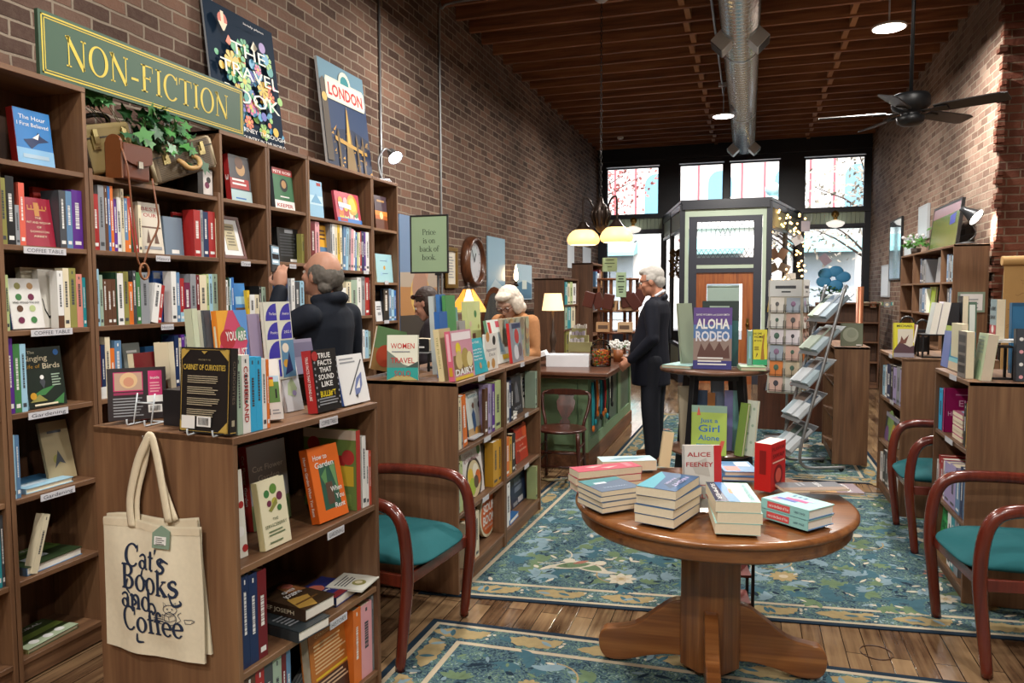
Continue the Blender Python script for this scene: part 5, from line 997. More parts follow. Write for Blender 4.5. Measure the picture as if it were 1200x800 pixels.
# red boxed book standing
p = atZ(892.5, 575, TBZ); q = atZ(903, 577, TBZ); r_ = atZ(919, 569, TBZ)
place_book('thick bright red book standing upright on the oak table', (r_-q).length*1.05, z_of(521, q.x, q.y)-TBZ, .07, frame(V((q.x, q.y, TBZ+.0006)), r_-q, V(((r_-q).y, -(r_-q).x, 0))), '#c4201e', spine='#b31a1a', soft=True, paper=PAPER2,
    deco=[('t', 'FLAVOR', .5, .84, .1, .84, .01, '#5a0c0c'), ('t', 'SWAP', .5, .68, .13, .8, .01, '#5a0c0c'), ('d', .5, .3, .3, '#7a1414'), ('d', .5, .3, .2, '#d85a4a'), ('r', .1, .58, .9, .61, '#f0d0c0')], sdeco=[('r', .3, .35, .7, .85, '#7a1010'), ('d', .5, .2, .02, 'wh')][:1])
pstack((905, 573), (920, 583), (985, 577), 575, 1, ['dark grey book with white lettering lying by the red book'], '#4a4c54', '#8a6a48', [('r', .65, 0, 1, 1, '#7d5f45'), ('t', 'ORBITAL', .35, .6, .12, .5, .01, 'wh'), ('l', .1, .4, .5, 2, .08, 'gy')], 6, swap=True)
flatbook(None, atZ(938, 571, TBZ), TBZ, .15, .21, .022, -80, 'book with a sunset landscape cover at the far edge of the oak table', '#6f5a62', deco=[('r', 0, 0, 1, .3, '#8a6238'), ('r', 0, .3, 1, .5, '#b98a52'), ('t', 'HIDDEN', .5, .7, .14, .8, .01, 'wh')])
pstack((694, 547), (706, 553), (770, 551), 541, 1, ['pale blue topped thick book at the back of the oak table'], '#b9d3d8', None, [('p', [(.1, .2), (.6, .3), (.9, .8), (.3, .6)], '#8db9c4'), ('l', .3, .6, .8, 3, .1, 'sb')], 7)
stand2(802, 596, 846, 596, 524, TBZ, .03, 'grey white marbled book with red lettering and a red side band', '#c9c4bd', 6, deco=[('p', [(.1, .2), (.5, .35), (.7, .2), (.4, .1)], '#a9a39b'), ('p', [(.2, .7), (.6, .8), (.7, .5), (.3, .55)], '#b3ada5'), ('r', .8, 0, 1, 1, '#b3242a'), ('t', 'ALICE', .4, .82, .1, .62, .012, '#a3242a'), ('t', 'FEENEY', .42, .66, .1, .72, .012, '#a3242a'), ('t', 'PRETTY', .42, .3, .1, .7, .01, '#b5403a'), ('t', 'UGLY', .42, .15, .1, .55, .01, '#b5403a')], paper=PAPER2)
place_book('tall cream book with a white page top behind the tallest pile', .05, .165, .04, frame(atZ(772, 548, TBZ)+V((0, 0, .001)), (1, .2, 0), (.2, -1, 0), 0, 10, 8, .04), '#c7b48f', soft=True, paper=PAPER2)
for i in range(2): flatbook(None, atZ(846+i*3, 563, TBZ+.0), TBZ+i*.02, .15, .2, .0195, 8+i*6, ('lower', 'upper')[i]+' blue picture book lying behind the red lettered book', ('#3f6f9f', '#5a86b0')[i], deco=[('r', .1, .1, .5, .5, 'co'), ('r', .5, .5, .9, .9, 'wh')])

# ---------------------------------------------------------------- pub table: top and lower shelf
UZ = PZ+.009+.001-.012+.012; UZ = PZ-.012+.009+.0006; UL = .48+.009+.0006
pub = dict(group='books shown on the dark pub table')
flatbook(None, V((-.545, 5.06, 0)), UZ, .2, .26, .02, -20, 'pale turquoise book lying at the left rim of the pub table', '#9fc6c2', **pub)
flatbook(None, V((-.04, 4.99, 0)), UZ, .16, .17, .024, 8, 'pale green book lying at the right rim of the pub table', '#8fb08a', **pub)
stand(812, 857, 361, 5.0, UZ, .028, 'purple and blue western book with bold white block lettering', '#4a4f94', 5, deco=[('r', 0, .72, 1, 1, '#5a3f86'), ('r', 0, .5, 1, .72, '#4f74a8'), ('r', 0, .14, 1, .5, '#8d7a72'), ('p', [(.1, .2), (.2, .42), (.3, .3), (.42, .44), (.55, .3), (.68, .45), (.8, .3), (.92, .4), (.95, .18)], '#5a3a34'), ('r', 0, 0, 1, .14, '#3a3a80'), ('t', 'DAVID WOLMAN and JULIAN SMITH', .5, .87, .045, .86, .005, 'wh'), ('t', 'ALOHA', .5, .66, .22, .88, .03, 'wh'), ('t', 'RODEO', .5, .46, .22, .88, .03, '#d5d8e4'), ('l', .12, .17, .88, 3, .05, 'wh')], **pub)
stand(799, 815, 356, 5.13, UZ+.021, .02, 'sage edged book leaning behind the western book', '#8f9a84', 9, yaw=35, **pub)
stand(822, 865, 353, 5.22, UZ, .03, 'dark green book with a teal lower half at the back of the pub table', '#20332f', 4, deco=[('r', 0, 0, 1, .7, '#2e5f5c'), ('l', .2, .9, .8, 2, .05, 'mg')], **pub)
place_book('blue and green spined book beside the yellow giraffe book', .17, .225, .03, frame(V((.03, 5.10, UZ+.026)), (0, 1, 0), (1, .05, 0)), '#5f8fb0', spine='#7fa7a0', sdeco=[('r', .35, .2, .65, .85, 'lb')], **pub)
stand(882, 899, 353, 5.09, UZ+.026, .026, 'yellow book with a giraffe on a green ground', '#cdc23a', 5, yaw=8, spine='#6d3a2a', H=.232, deco=[('r', 0, 0, 1, .16, '#2f9a6a'), ('p', [(.55, .15), (.62, .5), (.72, .82), (.8, .9), (.82, .84), (.76, .5), (.82, .15)], '#9a6a2a'), ('p', [(.2, .2), (.35, .3), (.3, .36)], 'br'), ('t', "NO ONE", .35, .86, .08, .55, .012, 'bk'), ('t', 'HOME', .42, .76, .1, .62, .012, 'bk'), ('t', 'MY NOSE', .36, .66, .07, .5, .01, 'bk'), ('l', .1, .5, .45, 3, .04, 'br')], **pub)
stand(809.5, 851, 477, 4.925, UL, .024, 'lime green book with looping blue brush lettering', '#a9c35a', 8, deco=[('r', 0, .86, 1, 1, '#8fb0a0'), ('t', 'Just a', .5, .66, .12, .5, .01, 'bl'), ('t', 'Girl', .5, .47, .2, .6, .01, 'bl'), ('t', 'Alone', .5, .3, .15, .6, .01, 'bl'), ('l', .15, .2, .7, 2, .05, 'te'), ('p', [(.72, .05), (.85, .3), (.95, .3), (.86, .05)], 'co'), ('p', [(.15, .8), (.2, .98), (.26, .8)], 'co')], **pub)
stand(798, 816, 455, 5.06, UL, .02, 'beige book leaning at the left of the lower shelf', '#a89c86', 12, yaw=20, **pub)
for i, (x0, x1, yt, yy, c, nme, l) in enumerate(((812, 828, 458, 5.12, '#2f4a6a', 'navy book with white page tops behind the lime green one', 4), (827, 837, 461, 5.13, '#b5743a', 'orange brown book behind the lime green one', 4), (836, 850, 443, 5.15, '#8090a8', 'tall grey blue book rising behind the lime green one', -6), (848, 858, 459, 5.1, '#7a7ab0', 'violet book behind the lime green one', 6), (857, 865, 459, 5.12, '#6aa0a0', 'pale teal book at the middle of the lower shelf', 5))):
    stand(x0, x1, yt, yy, UL, .035, nme, c, abs(l), yaw=20 if i == 2 else 0, soft=True, paper=PAPER2, **pub)
stand(860, 869, 473, 4.98, UL, .02, 'olive green edged book leaning at the right of the lower shelf', '#7d9a4a', 10, yaw=-40, **pub)
stand(870, 882, 470, 5.0, UL, .02, 'white floral patterned book at the right of the lower shelf', '#cfd5c8', 8, yaw=-35, deco=[('d', .3+.4*(i % 2), .1+.15*i, .12, 'mg') for i in range(6)], **pub)

# ---------------------------------------------------------------- middle bookcases
MT = shelf_z('M', None); gm = 'books on top of the middle bookcases'
stand2(453.5, 446, 490, 446, 393, MT, .022, 'cream and teal travel book with big red capitals', '#dfe0cf', 5, rs=True, group=gm, deco=[('r', 0, .0, 1, .28, '#2b9a93'), ('p', [(0, .28), (0, .66), (.3, .5), (.5, .36), (.75, .3), (1, .33), (1, .28)], '#6f7f74'), ('p', [(.6, .28), (1, .42), (1, .28)], '#3f4f4a'), ('p', [(0, .0), (.3, .1), (.7, .1), (1, .0)], '#b7a66a'), ('t', 'WOMEN', .5, .7, .17, .76, .004, '#c02828'), ('t', 'TRAVEL', .5, .38, .17, .76, .004, '#c02828'), ('t', 'SOLO', .5, .09, .17, .52, .004, '#b02a2a'), ('l', .15, .62, .85, 1, .05, 'gy')])
a = atZ(431, 443, MT); place_book('leaning picture book with a white page edge at the near end', .2, .235, .02, frame(a+V((.0, .03, .047)), (.45, .9, 0), (.9, -.45, 0), 0, 0, 13, .02), '#8a6a3f', group=gm, rs=True, deco=[('r', 0, .5, 1, 1, '#5a7a52'), ('d', .4, .35, .3, '#a0402a'), ('d', .7, .7, .2, '#7a8a4a')], paper=PAPER2)
place_book('cream spined novel leaning beside the travel book', .15, z_of(385, -1.52, 3.49)-MT, .032, frame(atZ(521, 447, MT)+V((0, .004, .001)), (0, 1, 0), (1, 0, 0), 0, 0, 0) @ Matrix.Rotation(radians(-7), 4, 'X'), '#b9a77a', spine='#d8c99c', group=gm, sdeco=[('t', 'THE PILGRIM', .55, .6, .4, 0, 'ol')])
face('M', None, 533, 557, 387, .03, 'pink cookbook with a yellow disc and bold white lettering', '#c98fa0', 6, .015, spine='#d0647c', group=gm, deco=[('r', .05, .8, .95, .96, '#e8dfe2'), ('d', .3, .62, .12, '#dcc62a'), ('r', .05, .12, .95, .5, '#7a6238'), ('d', .3, .4, .16, '#c9b47a'), ('d', .6, .42, .18, '#a8944f'), ('d', .8, .38, .14, '#d8cc9a'), ('t', 'DAIRY', .5, .1, .17, .86, .04, 'wh'), ('r', .05, .0, .9, .07, '#d6b83a')], sdeco=[('r', .25, .4, .75, .95, '#e9b4c0'), ('r', .2, .1, .8, .28, 'mu')])
face('M', None, 557, 572.5, 396, .012, 'turquoise card box with white lettering', '#1f9aa8', 12, .02, group=gm, deco=[('t', 'the Chili', .4, .86, .09, .6, .01, 'wh'), ('t', 'People Who', .45, .66, .07, .7, .01, 'wh'), ('t', 'Love to Eat', .45, .57, .07, .7, .01, 'wh'), ('t', 'Happy for', .45, .48, .07, .6, .01, 'wh'), ('t', 'Best Sides', .45, .39, .07, .6, .01, 'wh'), ('d', .5, .22, .08, 'ta')])
face('M', None, 570, 584, 391, .03, 'white recipe deck box with small food pictures', '#e0ddd6', 3, .03, group=gm, name='card_box', cat='card box', deco=[('d', .25, .92, .14, '#c08a4a'), ('d', .75, .8, .13, 'bk'), ('t', 'Appetizer', .5, .52, .12, .84, 0, '#6a6470'), ('t', 'Deck', .55, .38, .13, .5, 0, '#6a6470'), ('d', .6, .17, .14, '#b98a4a'), ('d', .2, .17, .1, 'mu')])
face('N', None, 580, 598.5, 374, .02, 'white book with a red title block and blue bottle picture', '#d8dcd6', 12, .09, group=gm, spine='#6f9a7a', deco=[('r', .5, .82, .9, .96, '#c4455a'), ('p', [(.45, .2), (.55, .7), (.65, .7), (.8, .2)], '#9fb0b8'), ('p', [(.5, .25), (.58, .6), (.7, .25)], '#6f8a9a'), ('r', .55, .08, .95, .18, 'ye'), ('r', .05, .55, .2, .95, '#c0302a')])
face('N', None, 601, 614, 378, .02, 'grey and red book with a round blue emblem', '#8a8a94', 6, .03, group=gm, spine='#c0282a', deco=[('d', .55, .65, .3, '#7fa0a8'), ('d', .55, .65, .2, '#b03a3a'), ('r', .2, .85, .95, .98, '#2a3a5a'), ('d', .4, .25, .2, '#c9c9cf'), ('d', .75, .3, .18, '#6a5f66')])
face('N', None, 590, 621, 372, .035, 'large box covered in a dull floral pattern', '#b0a58c', 2, .11, group=gm, name='gift_box', cat='box', deco=[('d', .1+.2*(i % 5), .06+.13*(i//5), .07, c) for i, c in enumerate(['#8f9a7a', '#a8846a', '#7f8f8a', '#b59a6a', '#9aa08a', '#8a7a66', '#a8a88a']*5)])
face('M', None, 551, 566, 353, .035, 'tall pale green picture book with a small door picture', '#c3cc8f', 3, .22, group=gm, deco=[('r', .3, .28, .55, .5, '#7a4a40'), ('d', .6, .8, .1, 'gn'), ('r', .6, .1, .9, .25, '#c9b09a'), ('d', .2, .65, .08, '#d0b6a0'), ('d', .8, .6, .06, 'ol')])
face('M', None, 534, 541, 360, .02, 'teal grey booklet with a green panel', '#6f9a98', 4, .24, group=gm, deco=[('r', .2, .2, .8, .75, '#4f8a6a')])
for i, (x0, x1, yt, c, nme) in enumerate(((513, 520, 347, '#b9c3c4', 'pale book leaning in the tall blue and green group'), (520, 527, 345, '#3f74b4', 'blue book leaning in the tall blue and green group'), (527, 538, 346, '#4f8f55', 'tall green book leaning in the blue and green group'), (519, 528, 365, '#2f62a8', 'shorter bright blue book before the tall green one'))):
    face('M', None, x0, x1, yt, .03, nme, c, 3, .235-.03*i, group=gm)
face('M', None, 541, 548, 376, .03, 'grey striped books stood on edge behind the pink cookbook', '#9a9a98', 3, .2, group=gm)
# black riser behind the travel book with a dark book on top
rm = atZ(470, 436, MT); t = thing('display_riser', 'small black metal riser behind the travel book', 'display riser', (rm.x, rm.y+.06, MT)); mb = MB(flat('#8f9194', .4)); mb.box(0, .15, 0, .16, .105, .112); mb.build('tray', t)
for x in (.004, .134):
    for y in (.004, .144): mb = MB(flat('#17181a', .4)); mb.box(x, x+.012, y, y+.012, 0, .105); mb.build('leg', t)
o = place_book('black book with white capitals lying on the small riser', .14, .075, .14, frame(V((rm.x+.005, rm.y+.065, MT+.113)), (1, 0, 0), (0, -1, 0), 0, 0), '#1d1e20', group=gm, deco=[('r', .12, .3, .8, .42, 'wh'), ('r', .12, .6, .6, .66, 'gy')])
# price sign on a pole
SY = 4.12; a, b = atY(480.5, 252.5, SY), atY(526, 320, SY); px_ = atY(514, 360, SY).x; bz = MT
sg = flat('#93ac8b', .55, 0, .03); t = thing('price_sign', 'green sign on a thin black pole standing on the middle bookcase', 'sign', (px_, SY, bz)); k = flat('#1c1c1d', .4)
mb = MB(k); mb.lathe([(.075, 0), (.075, .006), (.02, .012), (.012, .02)], 24); mb.build('base', t)
mb = MB(k); mb.smooth = True; mb.tube([(0, 0, .01), (0, 0, b.z-bz)], .0075, 10); mb.build('pole', t)
x0, x1, z0, z1 = a.x-px_, b.x-px_, b.z-bz, a.z-bz; mb = MB(k)
mb.box(x0, x1, -.008, .008, z0, z0+.01); mb.box(x0, x1, -.008, .008, z1-.01, z1); mb.box(x0, x0+.01, -.008, .008, z0, z1); mb.box(x1-.01, x1, -.008, .008, z0, z1); mb.box(-.02, .02, -.008, .008, z0-.012, z0); mb.build('frame', t, bevel=.003)
mb = MB(sg); mb.box(x0+.008, x1-.008, -.004, .004, z0+.008, z1-.008); mb.mat(flat('#1f2a20', .6, 0, 0)); h = z1-z0
for i, s in enumerate(('Price', 'is on', 'back of', 'book.')): serif_text(mb, s, h*.098, ((x0+x1)/2, -.0045, z0+h*(.66-.143*i)), (1, 0, 0), (0, 0, 1))
mb.build('sign_panel', t)
# shelves of the middle bookcases
row('M', 0, 537, 'cr 541 466; gy 543 470', 'near end of the first cookbook shelf'); row('M', 0, 543, 'or 548 463 -6', 'tilted before the couple cookbook')
face('M', 0, 550, 568, 458, .03, 'pale cookbook showing a couple beside a table', '#d0d8d4', 6, .06, group='cookbooks', spine='#2f4f66', deco=[('r', 0, 0, 1, .2, '#b99a72'), ('p', [(.34, .12), (.3, .5), (.42, .62), (.5, .5), (.52, .12)], '#3f5f8a'), ('d', .42, .68, .07, '#6a4a3a'), ('p', [(.7, .15), (.66, .5), (.76, .62), (.88, .5), (.88, .15)], '#e6e2dc'), ('d', .78, .66, .07, '#4a3028'), ('t', 'BAREFOOT', .55, .86, .09, .8, .005, '#7f9aa0'), ('d', .5, .1, .1, '#d9a04a'), ('d', .75, .1, .1, '#c08a3a')])
row('M', 0, 568, 'br 572 455; li 575 450; gy 576.5 450; pu 580 450; lg 587 446; cr 590.5 442', 'right end of first cookbook shelf')
row('M', 1, 536, 'mg 539 545; lg 542.5 541', 'near end of the second cookbook shelf')
face('M', 1, 546, 568, 525, .03, 'white cookbook with a bowl of salad on its cover', '#dcd8d6', 6, .05, group='cookbooks', deco=[('d', .52, .36, .4, '#3a2c24'), ('d', .52, .36, .34, '#cfc09a'), ('d', .35, .45, .14, '#d8b83a'), ('d', .62, .5, .14, '#e8e2d0'), ('d', .72, .35, .14, '#c9642a'), ('d', .4, .22, .16, '#9fb83f'), ('d', .6, .28, .12, '#5a4a3a'), ('t', 'GIRL', .35, .86, .1, .45, 0, '#b5929a'), ('t', 'DINNER', .5, .75, .1, .75, 0, '#b5929a'), ('d', .85, .9, .09, 'gn')])
face('M', 1, 567, 578, 519, .02, 'beige book back with fine print beside the mustard spines', '#b8aea4', 3, .08, group='cookbooks', deco=[('l', .15, .85, .85, 9, .07, 'gy')])
row('M', 1, 578, 'mu 584 517; mu 591 515', 'right end of second cookbook shelf')
row('M', 2, 545, 'cr 549 612; gn 553 617; or 557 607; cr 561.5 599', 'lowest cookbook shelf beside the armchair')
# round cookbook
p0, d_, f_ = line_of('M', .09); a = on_line(p0, d_, 561, shelf_z('M', 2)); b = on_line(p0, d_, 578, shelf_z('M', 2)); R_ = .145; t = thing('book', 'round orange cookbook with white capitals', 'book', group='cookbooks'); t.matrix_world = frame((a+b)/2+V((.0, .01, R_+.001)), (0, 1, 0), (1, 0, 0))
mb = MB(cm('cr')); mb.prism([(R_*cos(i*pi/20), R_*sin(i*pi/20)) for i in range(40)], 'y', -.012, .012); mb.build('pages', t)
mb = MB(cm('#c9622a')); mb.prism([(R_*.88*cos(i*pi/20), R_*.88*sin(i*pi/20)) for i in range(40)], 'y', -.0135, -.0122); mb.mat(cm('wh')); mb.text('SOUP', .075, (0, -.0142, .01), fit=.19, bold=.03); mb.text('BOOK', .075, (0, -.0142, -.06), fit=.2, bold=.03); mb.text('FOR EVERY SEASON', .02, (0, -.0142, -.09), fit=.14); mb.build('cover', t)
row('N', 0, 594, 'wh 596.5 448; nb 599 446; bk 601.5 450', 'left end of the upper dark shelf')
face('N', 0, 602, 613, 440, .03, 'dark cookbook with a figure in grey on its cover', '#2c2e33', 5, .06, group='cookbooks', deco=[('p', [(.3, .3), (.35, .7), (.5, .85), (.65, .7), (.7, .3)], '#6a6c72'), ('t', 'NIGHT', .5, .12, .12, .7, .01, 'gy')])
face('N', 0, 613, 627, 437, .04, 'white book with a black label panel', '#cfcfca', 3, .10, group='cookbooks', deco=[('r', .1, .3, .75, .85, '#222226'), ('l', .2, .75, .65, 3, .12, 'gy'), ('r', .2, .36, .6, .46, 'wh')])
row('N', 0, 627, 'mg 629.5 435; wh 631 437; sb 632.5 438; rd 635 437', 'far end of the upper dark shelf')
row('N', 1, 593, 'or 597 512; mu 600 512; bk 604 508', 'left end of the red cookbook shelf')
face('N', 1, 605, 619, 499, .03, 'red cookbook with pale handwritten title', '#b5391f', 5, .06, group='cookbooks', spine='#7a2418', deco=[('t', 'Pomegranates', .5, .6, .12, .86, .01, '#e8b49a'), ('t', 'and', .5, .42, .08, .3, 0, '#e8b49a'), ('t', 'Artichokes', .5, .28, .1, .75, .01, '#e8b49a'), ('d', .2, .15, .15, '#8f2a18'), ('d', .8, .85, .18, '#c9542a')])
face('N', 1, 620, 632, 494, .03, 'brown book with a yellow pot picture', '#5a4236', 3, .10, group='cookbooks', spine='rd', deco=[('r', .3, .0, .8, .4, '#1d1a18'), ('d', .35, .45, .2, '#d8a02a'), ('d', .65, .5, .2, '#d8a02a')])
row('N', 2, 594, 'wh 598 566', 'left end of the lowest dark shelf')
face('N', 2, 600, 626, 550, .035, 'dark blue book back with small pale print', '#232e48', 5, .10, group='cookbooks', rs=True, deco=[('l', .25, .75, .75, 4, .05, '#8f9ab0'), ('l', .25, .5, .75, 3, .05, '#8f9ab0'), ('r', .1, .04, .38, .14, 'gy'), ('r', .42, .05, .75, .2, '#b8b8c0'), ('p', [(.5, .9), (.7, .98), (.8, .85)], 'co')])
row('N', 2, 628, 'lg 634 546', 'far end of the lowest dark shelf')
flatbook(None, V((-1.40, 4.36, 0)), shelf_z('N', 2), .21, .24, .03, 92, 'red and blue picture book lying on the lowest dark shelf', '#2f66a0', deco=[('r', .05, .2, .95, .85, '#b03a2a'), ('d', .4, .6, .2, 'mu'), ('t', 'CITIZEN', .5, .84, .12, .8, .01, 'ye')], paper=PAPER2)
for i in range(2): flatbook(None, V((-1.405, 4.40+.01*i, 0)), shelf_z('N', 0)+.022*i, .15, .24, .021, 92, ('lower', 'upper')[i]+' white book lying before the dark cookbook', ('#c9ccd2', '#cfcfc8')[i], paper=PAPER2)
flatbook(None, V((-1.405, 4.42, 0)), shelf_z('N', 1), .10, .16, .03, 92, 'white box lying before the red cookbook', '#d3d4d6', cat='box', name='card_box', paper=PAPER2)
flatbook(None, V((-1.405, 3.74, 0)), shelf_z('M', 0), .18, .2, .016, 92, 'thin white book lying before the couple cookbook', '#cfd3da', paper=PAPER2)

# ---------------------------------------------------------------- right bookcases
RT = shelf_z('R', None); QT = shelf_z('Q', None); gr = 'books on top of the right bookcases'
def rface(key, si, x0, x1, yt, T, label, cover, **k): k.setdefault('group', gr); return face(key, si, x0, x1, yt, T, label, cover, k.pop('lean', 5), k.pop('inset', .03), **k)
rface('R', None, 1102, 1110, 388, .03, 'lilac blue edged book at the far end of the right case', '#6a7ab8', inset=.05); 
rface('R', None, 1103, 1112, 382, .03, 'yellow green book beside the blue sea book', '#9fb545', inset=.08)
rface('R', None, 1110.5, 1127, 388, .04, 'blue book with a sandy beach and sea', '#2563b8', inset=.05, deco=[('r', 0, .3, 1, .62, '#1f8ab0'), ('r', 0, .2, 1, .3, '#7fc4cc'), ('r', 0, 0, 1, .2, '#cfc0a4'), ('t', 'Sold on', .5, .84, .1, .7, 0, 'wh'), ('t', 'Hawaii', .5, .68, .1, .6, 0, 'wh')])
def edge_on(x0, x1, xs, yt, Y, z, label, cover, W=.15, deco=None, roll=0, **k):
    """upright book whose spine-cover corner is seen with its pages: cover towards -X, fore edge towards the camera"""
    a = x_of(x0, Y, z); b = x_of(x1, Y, z); T = abs(b-a); H = z_of(yt, a, Y)-z
    M = frame(V((a, Y+W, z+.001)), (0, -1, 0), (-1, 0, 0)); M = M @ Matrix.Rotation(radians(roll), 4, 'X'); return place_book(label, W, H, T, M, cover, deco=deco, soft=True, group=gr, **k)
edge_on(1131, 1141, 1131, 389, 4.21, RT, 'book with film strip pictures and cream page edge', '#77706a', deco=[('r', .1, .1+.22*i, .9, .26+.22*i, '#3a3838') for i in range(4)])
edge_on(1149, 1161.5, 1150, 391, 4.14, RT, 'pale green and white book leaning at the right case front', '#b7c7a4', roll=-7, deco=[('d', .5, .2, .35, '#8fb08a'), ('l', .2, .9, .8, 5, .08, 'mg')], paper=flat('#cfc3ae', .9))
edge_on(1125, 1143, 1126, 380, 4.5, RT, 'broad cream book behind the blue sea book', '#d5cfae', W=.2)
def riser2(x0, x1, y0, Y, z, hgt, dp, label):
    a, b = x_of(x0, Y, z), x_of(x1, Y, z); w = b-a; t = thing('display_riser', label, 'display riser', (a, Y, z)); k = flat('#19191b', .4)
    mb = MB(k); mb.box(0, w, 0, dp, hgt-.008, hgt); mb.build('tray', t)
    for x in (0, w-.012):
        for y in (0, dp-.012): mb = MB(k); mb.box(x, x+.012, y, y+.012, 0, hgt-.008); mb.build('leg', t)
    mb = MB(k); mb.box(.012, w-.012, 0, .01, 0, .01); mb.build('stretcher', t); return z+hgt, a, b
h1, a, b = riser2(1159, 1189, 439, 4.22, RT, .165, .14, 'black metal riser on the nearer right bookcase'); 
flatbook(None, V((a+.005, 4.225, 0)), h1, .16, .13, .03, 0, 'white book lying on the right riser', '#dcdde0', group=gr, paper=PAPER2)
edge_on(1166.5, 1177, 1167, 351, 4.26, h1+.031, 'thick book with black capitals on a grey red spine', '#8fa6ac', W=.1, deco=[('r', 0, 0, 1, .35, '#b5434f'), ('t', 'ARMS', .5, .72, .14, .8, .02, 'bk'), ('t', 'BANK', .5, .5, .14, .8, .02, 'bk'), ('d', .5, .25, .2, 'wh')])
stand(1190, 1215, 386, 4.14, RT, .035, 'charcoal book with pink dots at the right edge', '#3c424a', 4, group=gr, deco=[('d', .25+.3*(i % 2), .08+.12*i, .1, c) for i, c in enumerate(('pk', 'te', 'wh', 'hp', 'pk', 'mg', 'wh', 'pk'))])
stand(1184, 1215, 355, 4.55, RT, .04, 'blue boxed book behind the charcoal one', '#2d6a94', 2, group=gr, deco=[('t', 'LIFE', .3, .3, .12, .4, .01, 'lb'), ('r', 0, .95, 1, 1, '#1d4f74')])
stand(1047, 1071, 379, 5.63, QT, .03, 'yellow and brown sports book on the farther right case', '#c9c02f', 6, group=gr, deco=[('t', 'MICHAEL', .55, .88, .09, .8, .015, 'bk'), ('r', .2, .3, .95, .82, '#c7bfb0'), ('p', [(0, .2), (.3, .45), (.8, .3), (1, .35), (1, .1), (0, .1)], '#4a3038'), ('p', [(.3, .4), (.38, .62), (.5, .5), (.75, .66), (.6, .4)], '#6a3f34'), ('r', 0, 0, 1, .12, '#8a8490')], paper=PAPER2)
edge_on(1066.5, 1072, 1068, 380, 5.64, QT, 'leaning book with a wine edge and white pages', '#a05a6a', roll=-8, paper=PAPER2)
h2, a2, b2 = riser2(1080, 1112, 415, 5.66, QT, .16, .16, 'black metal riser on the farther right bookcase')
for i, (x0, x1, yt, c, nme) in enumerate(((1089, 1097, 354, '#cfd6d4', 'first white leaning book on the far riser'), (1098, 1107, 353, '#dad3dc', 'second white leaning book on the far riser'))):
    edge_on(x0, x1, 0, yt, 5.69, h2, nme, c, roll=-9, W=.12, paper=PAPER2)
stand(1109, 1123, 355, 5.80, QT, .04, 'black book with a pale label band behind the far riser', '#26262a', 3, group=gr, deco=[('r', .05, .3, .95, .5, 'gy')])
edge_on(1126, 1133, 0, 347, 5.75, QT, 'dark book with a dotted spine behind the far riser', '#2a2d33', W=.12)
stand(1134, 1143.5, 354, 5.72, QT, .03, 'narrow green framed book behind the far riser', '#4f6a5a', 3, group=gr, deco=[('r', .1, .05, .8, .95, '#c9d0ca')])
for i, px in enumerate((1062, 1080)):              # arch shaped clips
    p = V((x_of(px, 5.95, QT), 5.95, QT)); t = thing('display_clip', ('left', 'right')[i]+' one of two black arch-shaped display clips on the farther case', 'display clip', p, 0, 'black display clips'); k = flat('#151517', .4); s = 1.15-.1*i
    mb = MB(k); mb.smooth = True; mb.tube([(-.04*s, 0, 0), (-.04*s, 0, .19*s)]+[(-.04*s*cos(a*pi/8), 0, .19*s+.045*s*sin(a*pi/8)) for a in range(1, 8)]+[(.04*s, 0, .19*s), (.04*s, 0, 0)], .008, 8); mb.build('hoop', t)
    mb = MB(k); mb.box(-.036*s, .036*s, -.008, .008, .02, .12*s); mb.box(-.03*s, .03*s, -.01, .01, .15*s, .17*s); mb.build('back_plate', t)
row('R', 0, 1095.5, 'lb 1099 454; cy 1103.5 455', 'left end of the magenta book shelf')
coverfront('R', 0, 1106, 455, .175, .034, 'magenta book with white lettering behind the pink pile', '#96155c', deco=[('t', 'Elin', .6, .6, .2, .4, .01, '#e2b6d0'), ('t', 'Hilderbrand', .5, .38, .14, .8, .01, '#e2b6d0'), ('l', .3, .85, .9, 1, .06, '#d58ab8')])
for i in range(6):
    p0, d_, f_ = line_of('R', .03+.006*(i % 2)); z = shelf_z('R', 0)+.0006+i*.0235; a = on_line(p0, d_, 1127, shelf_z('R', 0)); M = Matrix((V((0, 1, 0)), V((0, 0, -1)), V((-1, 0, 0)))).transposed().to_4x4(); M.translation = V((a.x+.135, a.y, z+.0228)) ; M = Matrix((V((0, -1, 0)), V((0, 0, -1)), V((1, 0, 0)))).transposed().to_4x4(); M.translation = V((a.x, a.y+.19, z+.0228))
    place_book(nm(0, 6, 'the pink spined pile on the right shelf')[i], .19, .135, .0225, M, '#b0667c', spine='#b5506a', soft=True, group='pink spined paperbacks in a pile', deco=[('r', .2, .2, .8, .5, 'lb')])
row('R', 0, 1128.5, 'bk 1131.5 473; mu 1134.5 472', 'right end of the magenta book shelf')
coverfront('R', 1, 1096.5, 524, .2, .03, 'light blue book with red capitals standing behind the lilac spines', '#7fb0d0', deco=[('t', 'ATMOSPHERE', .6, .8, .14, .75, .02, '#b03a4a'), ('r', .0, .0, 1, .4, '#5f8fb8')])
row('R', 1, 1097, 'wh 1099 538; rd 1101 533; rd 1104.5 537; wh 1106 540; li 1112 542; li 1119 545; sb 1124 556; nb 1128 548; sb 1132 553', 'right shelf behind the chair arm')
row('R', 2, 1087, 'nb 1091 580', 'left end of the green book shelf')
rface('R', 2, 1092, 1109, 590, .03, 'bright green book with dark capitals on the lowest right shelf', '#3fae62', inset=.04, deco=[('t', 'WILD', .5, .68, .2, .75, .03, '#1d5f3a'), ('t', 'SIDE', .5, .46, .2, .7, .03, '#1d5f3a'), ('p', [(0, .2), (.3, .35), (.6, .25), (1, .38), (1, .1), (0, .1)], '#2a8048')])
row('R', 2, 1109, 'wh 1113 600; te 1117 598; gy 1122 606', 'right end of the green book shelf')
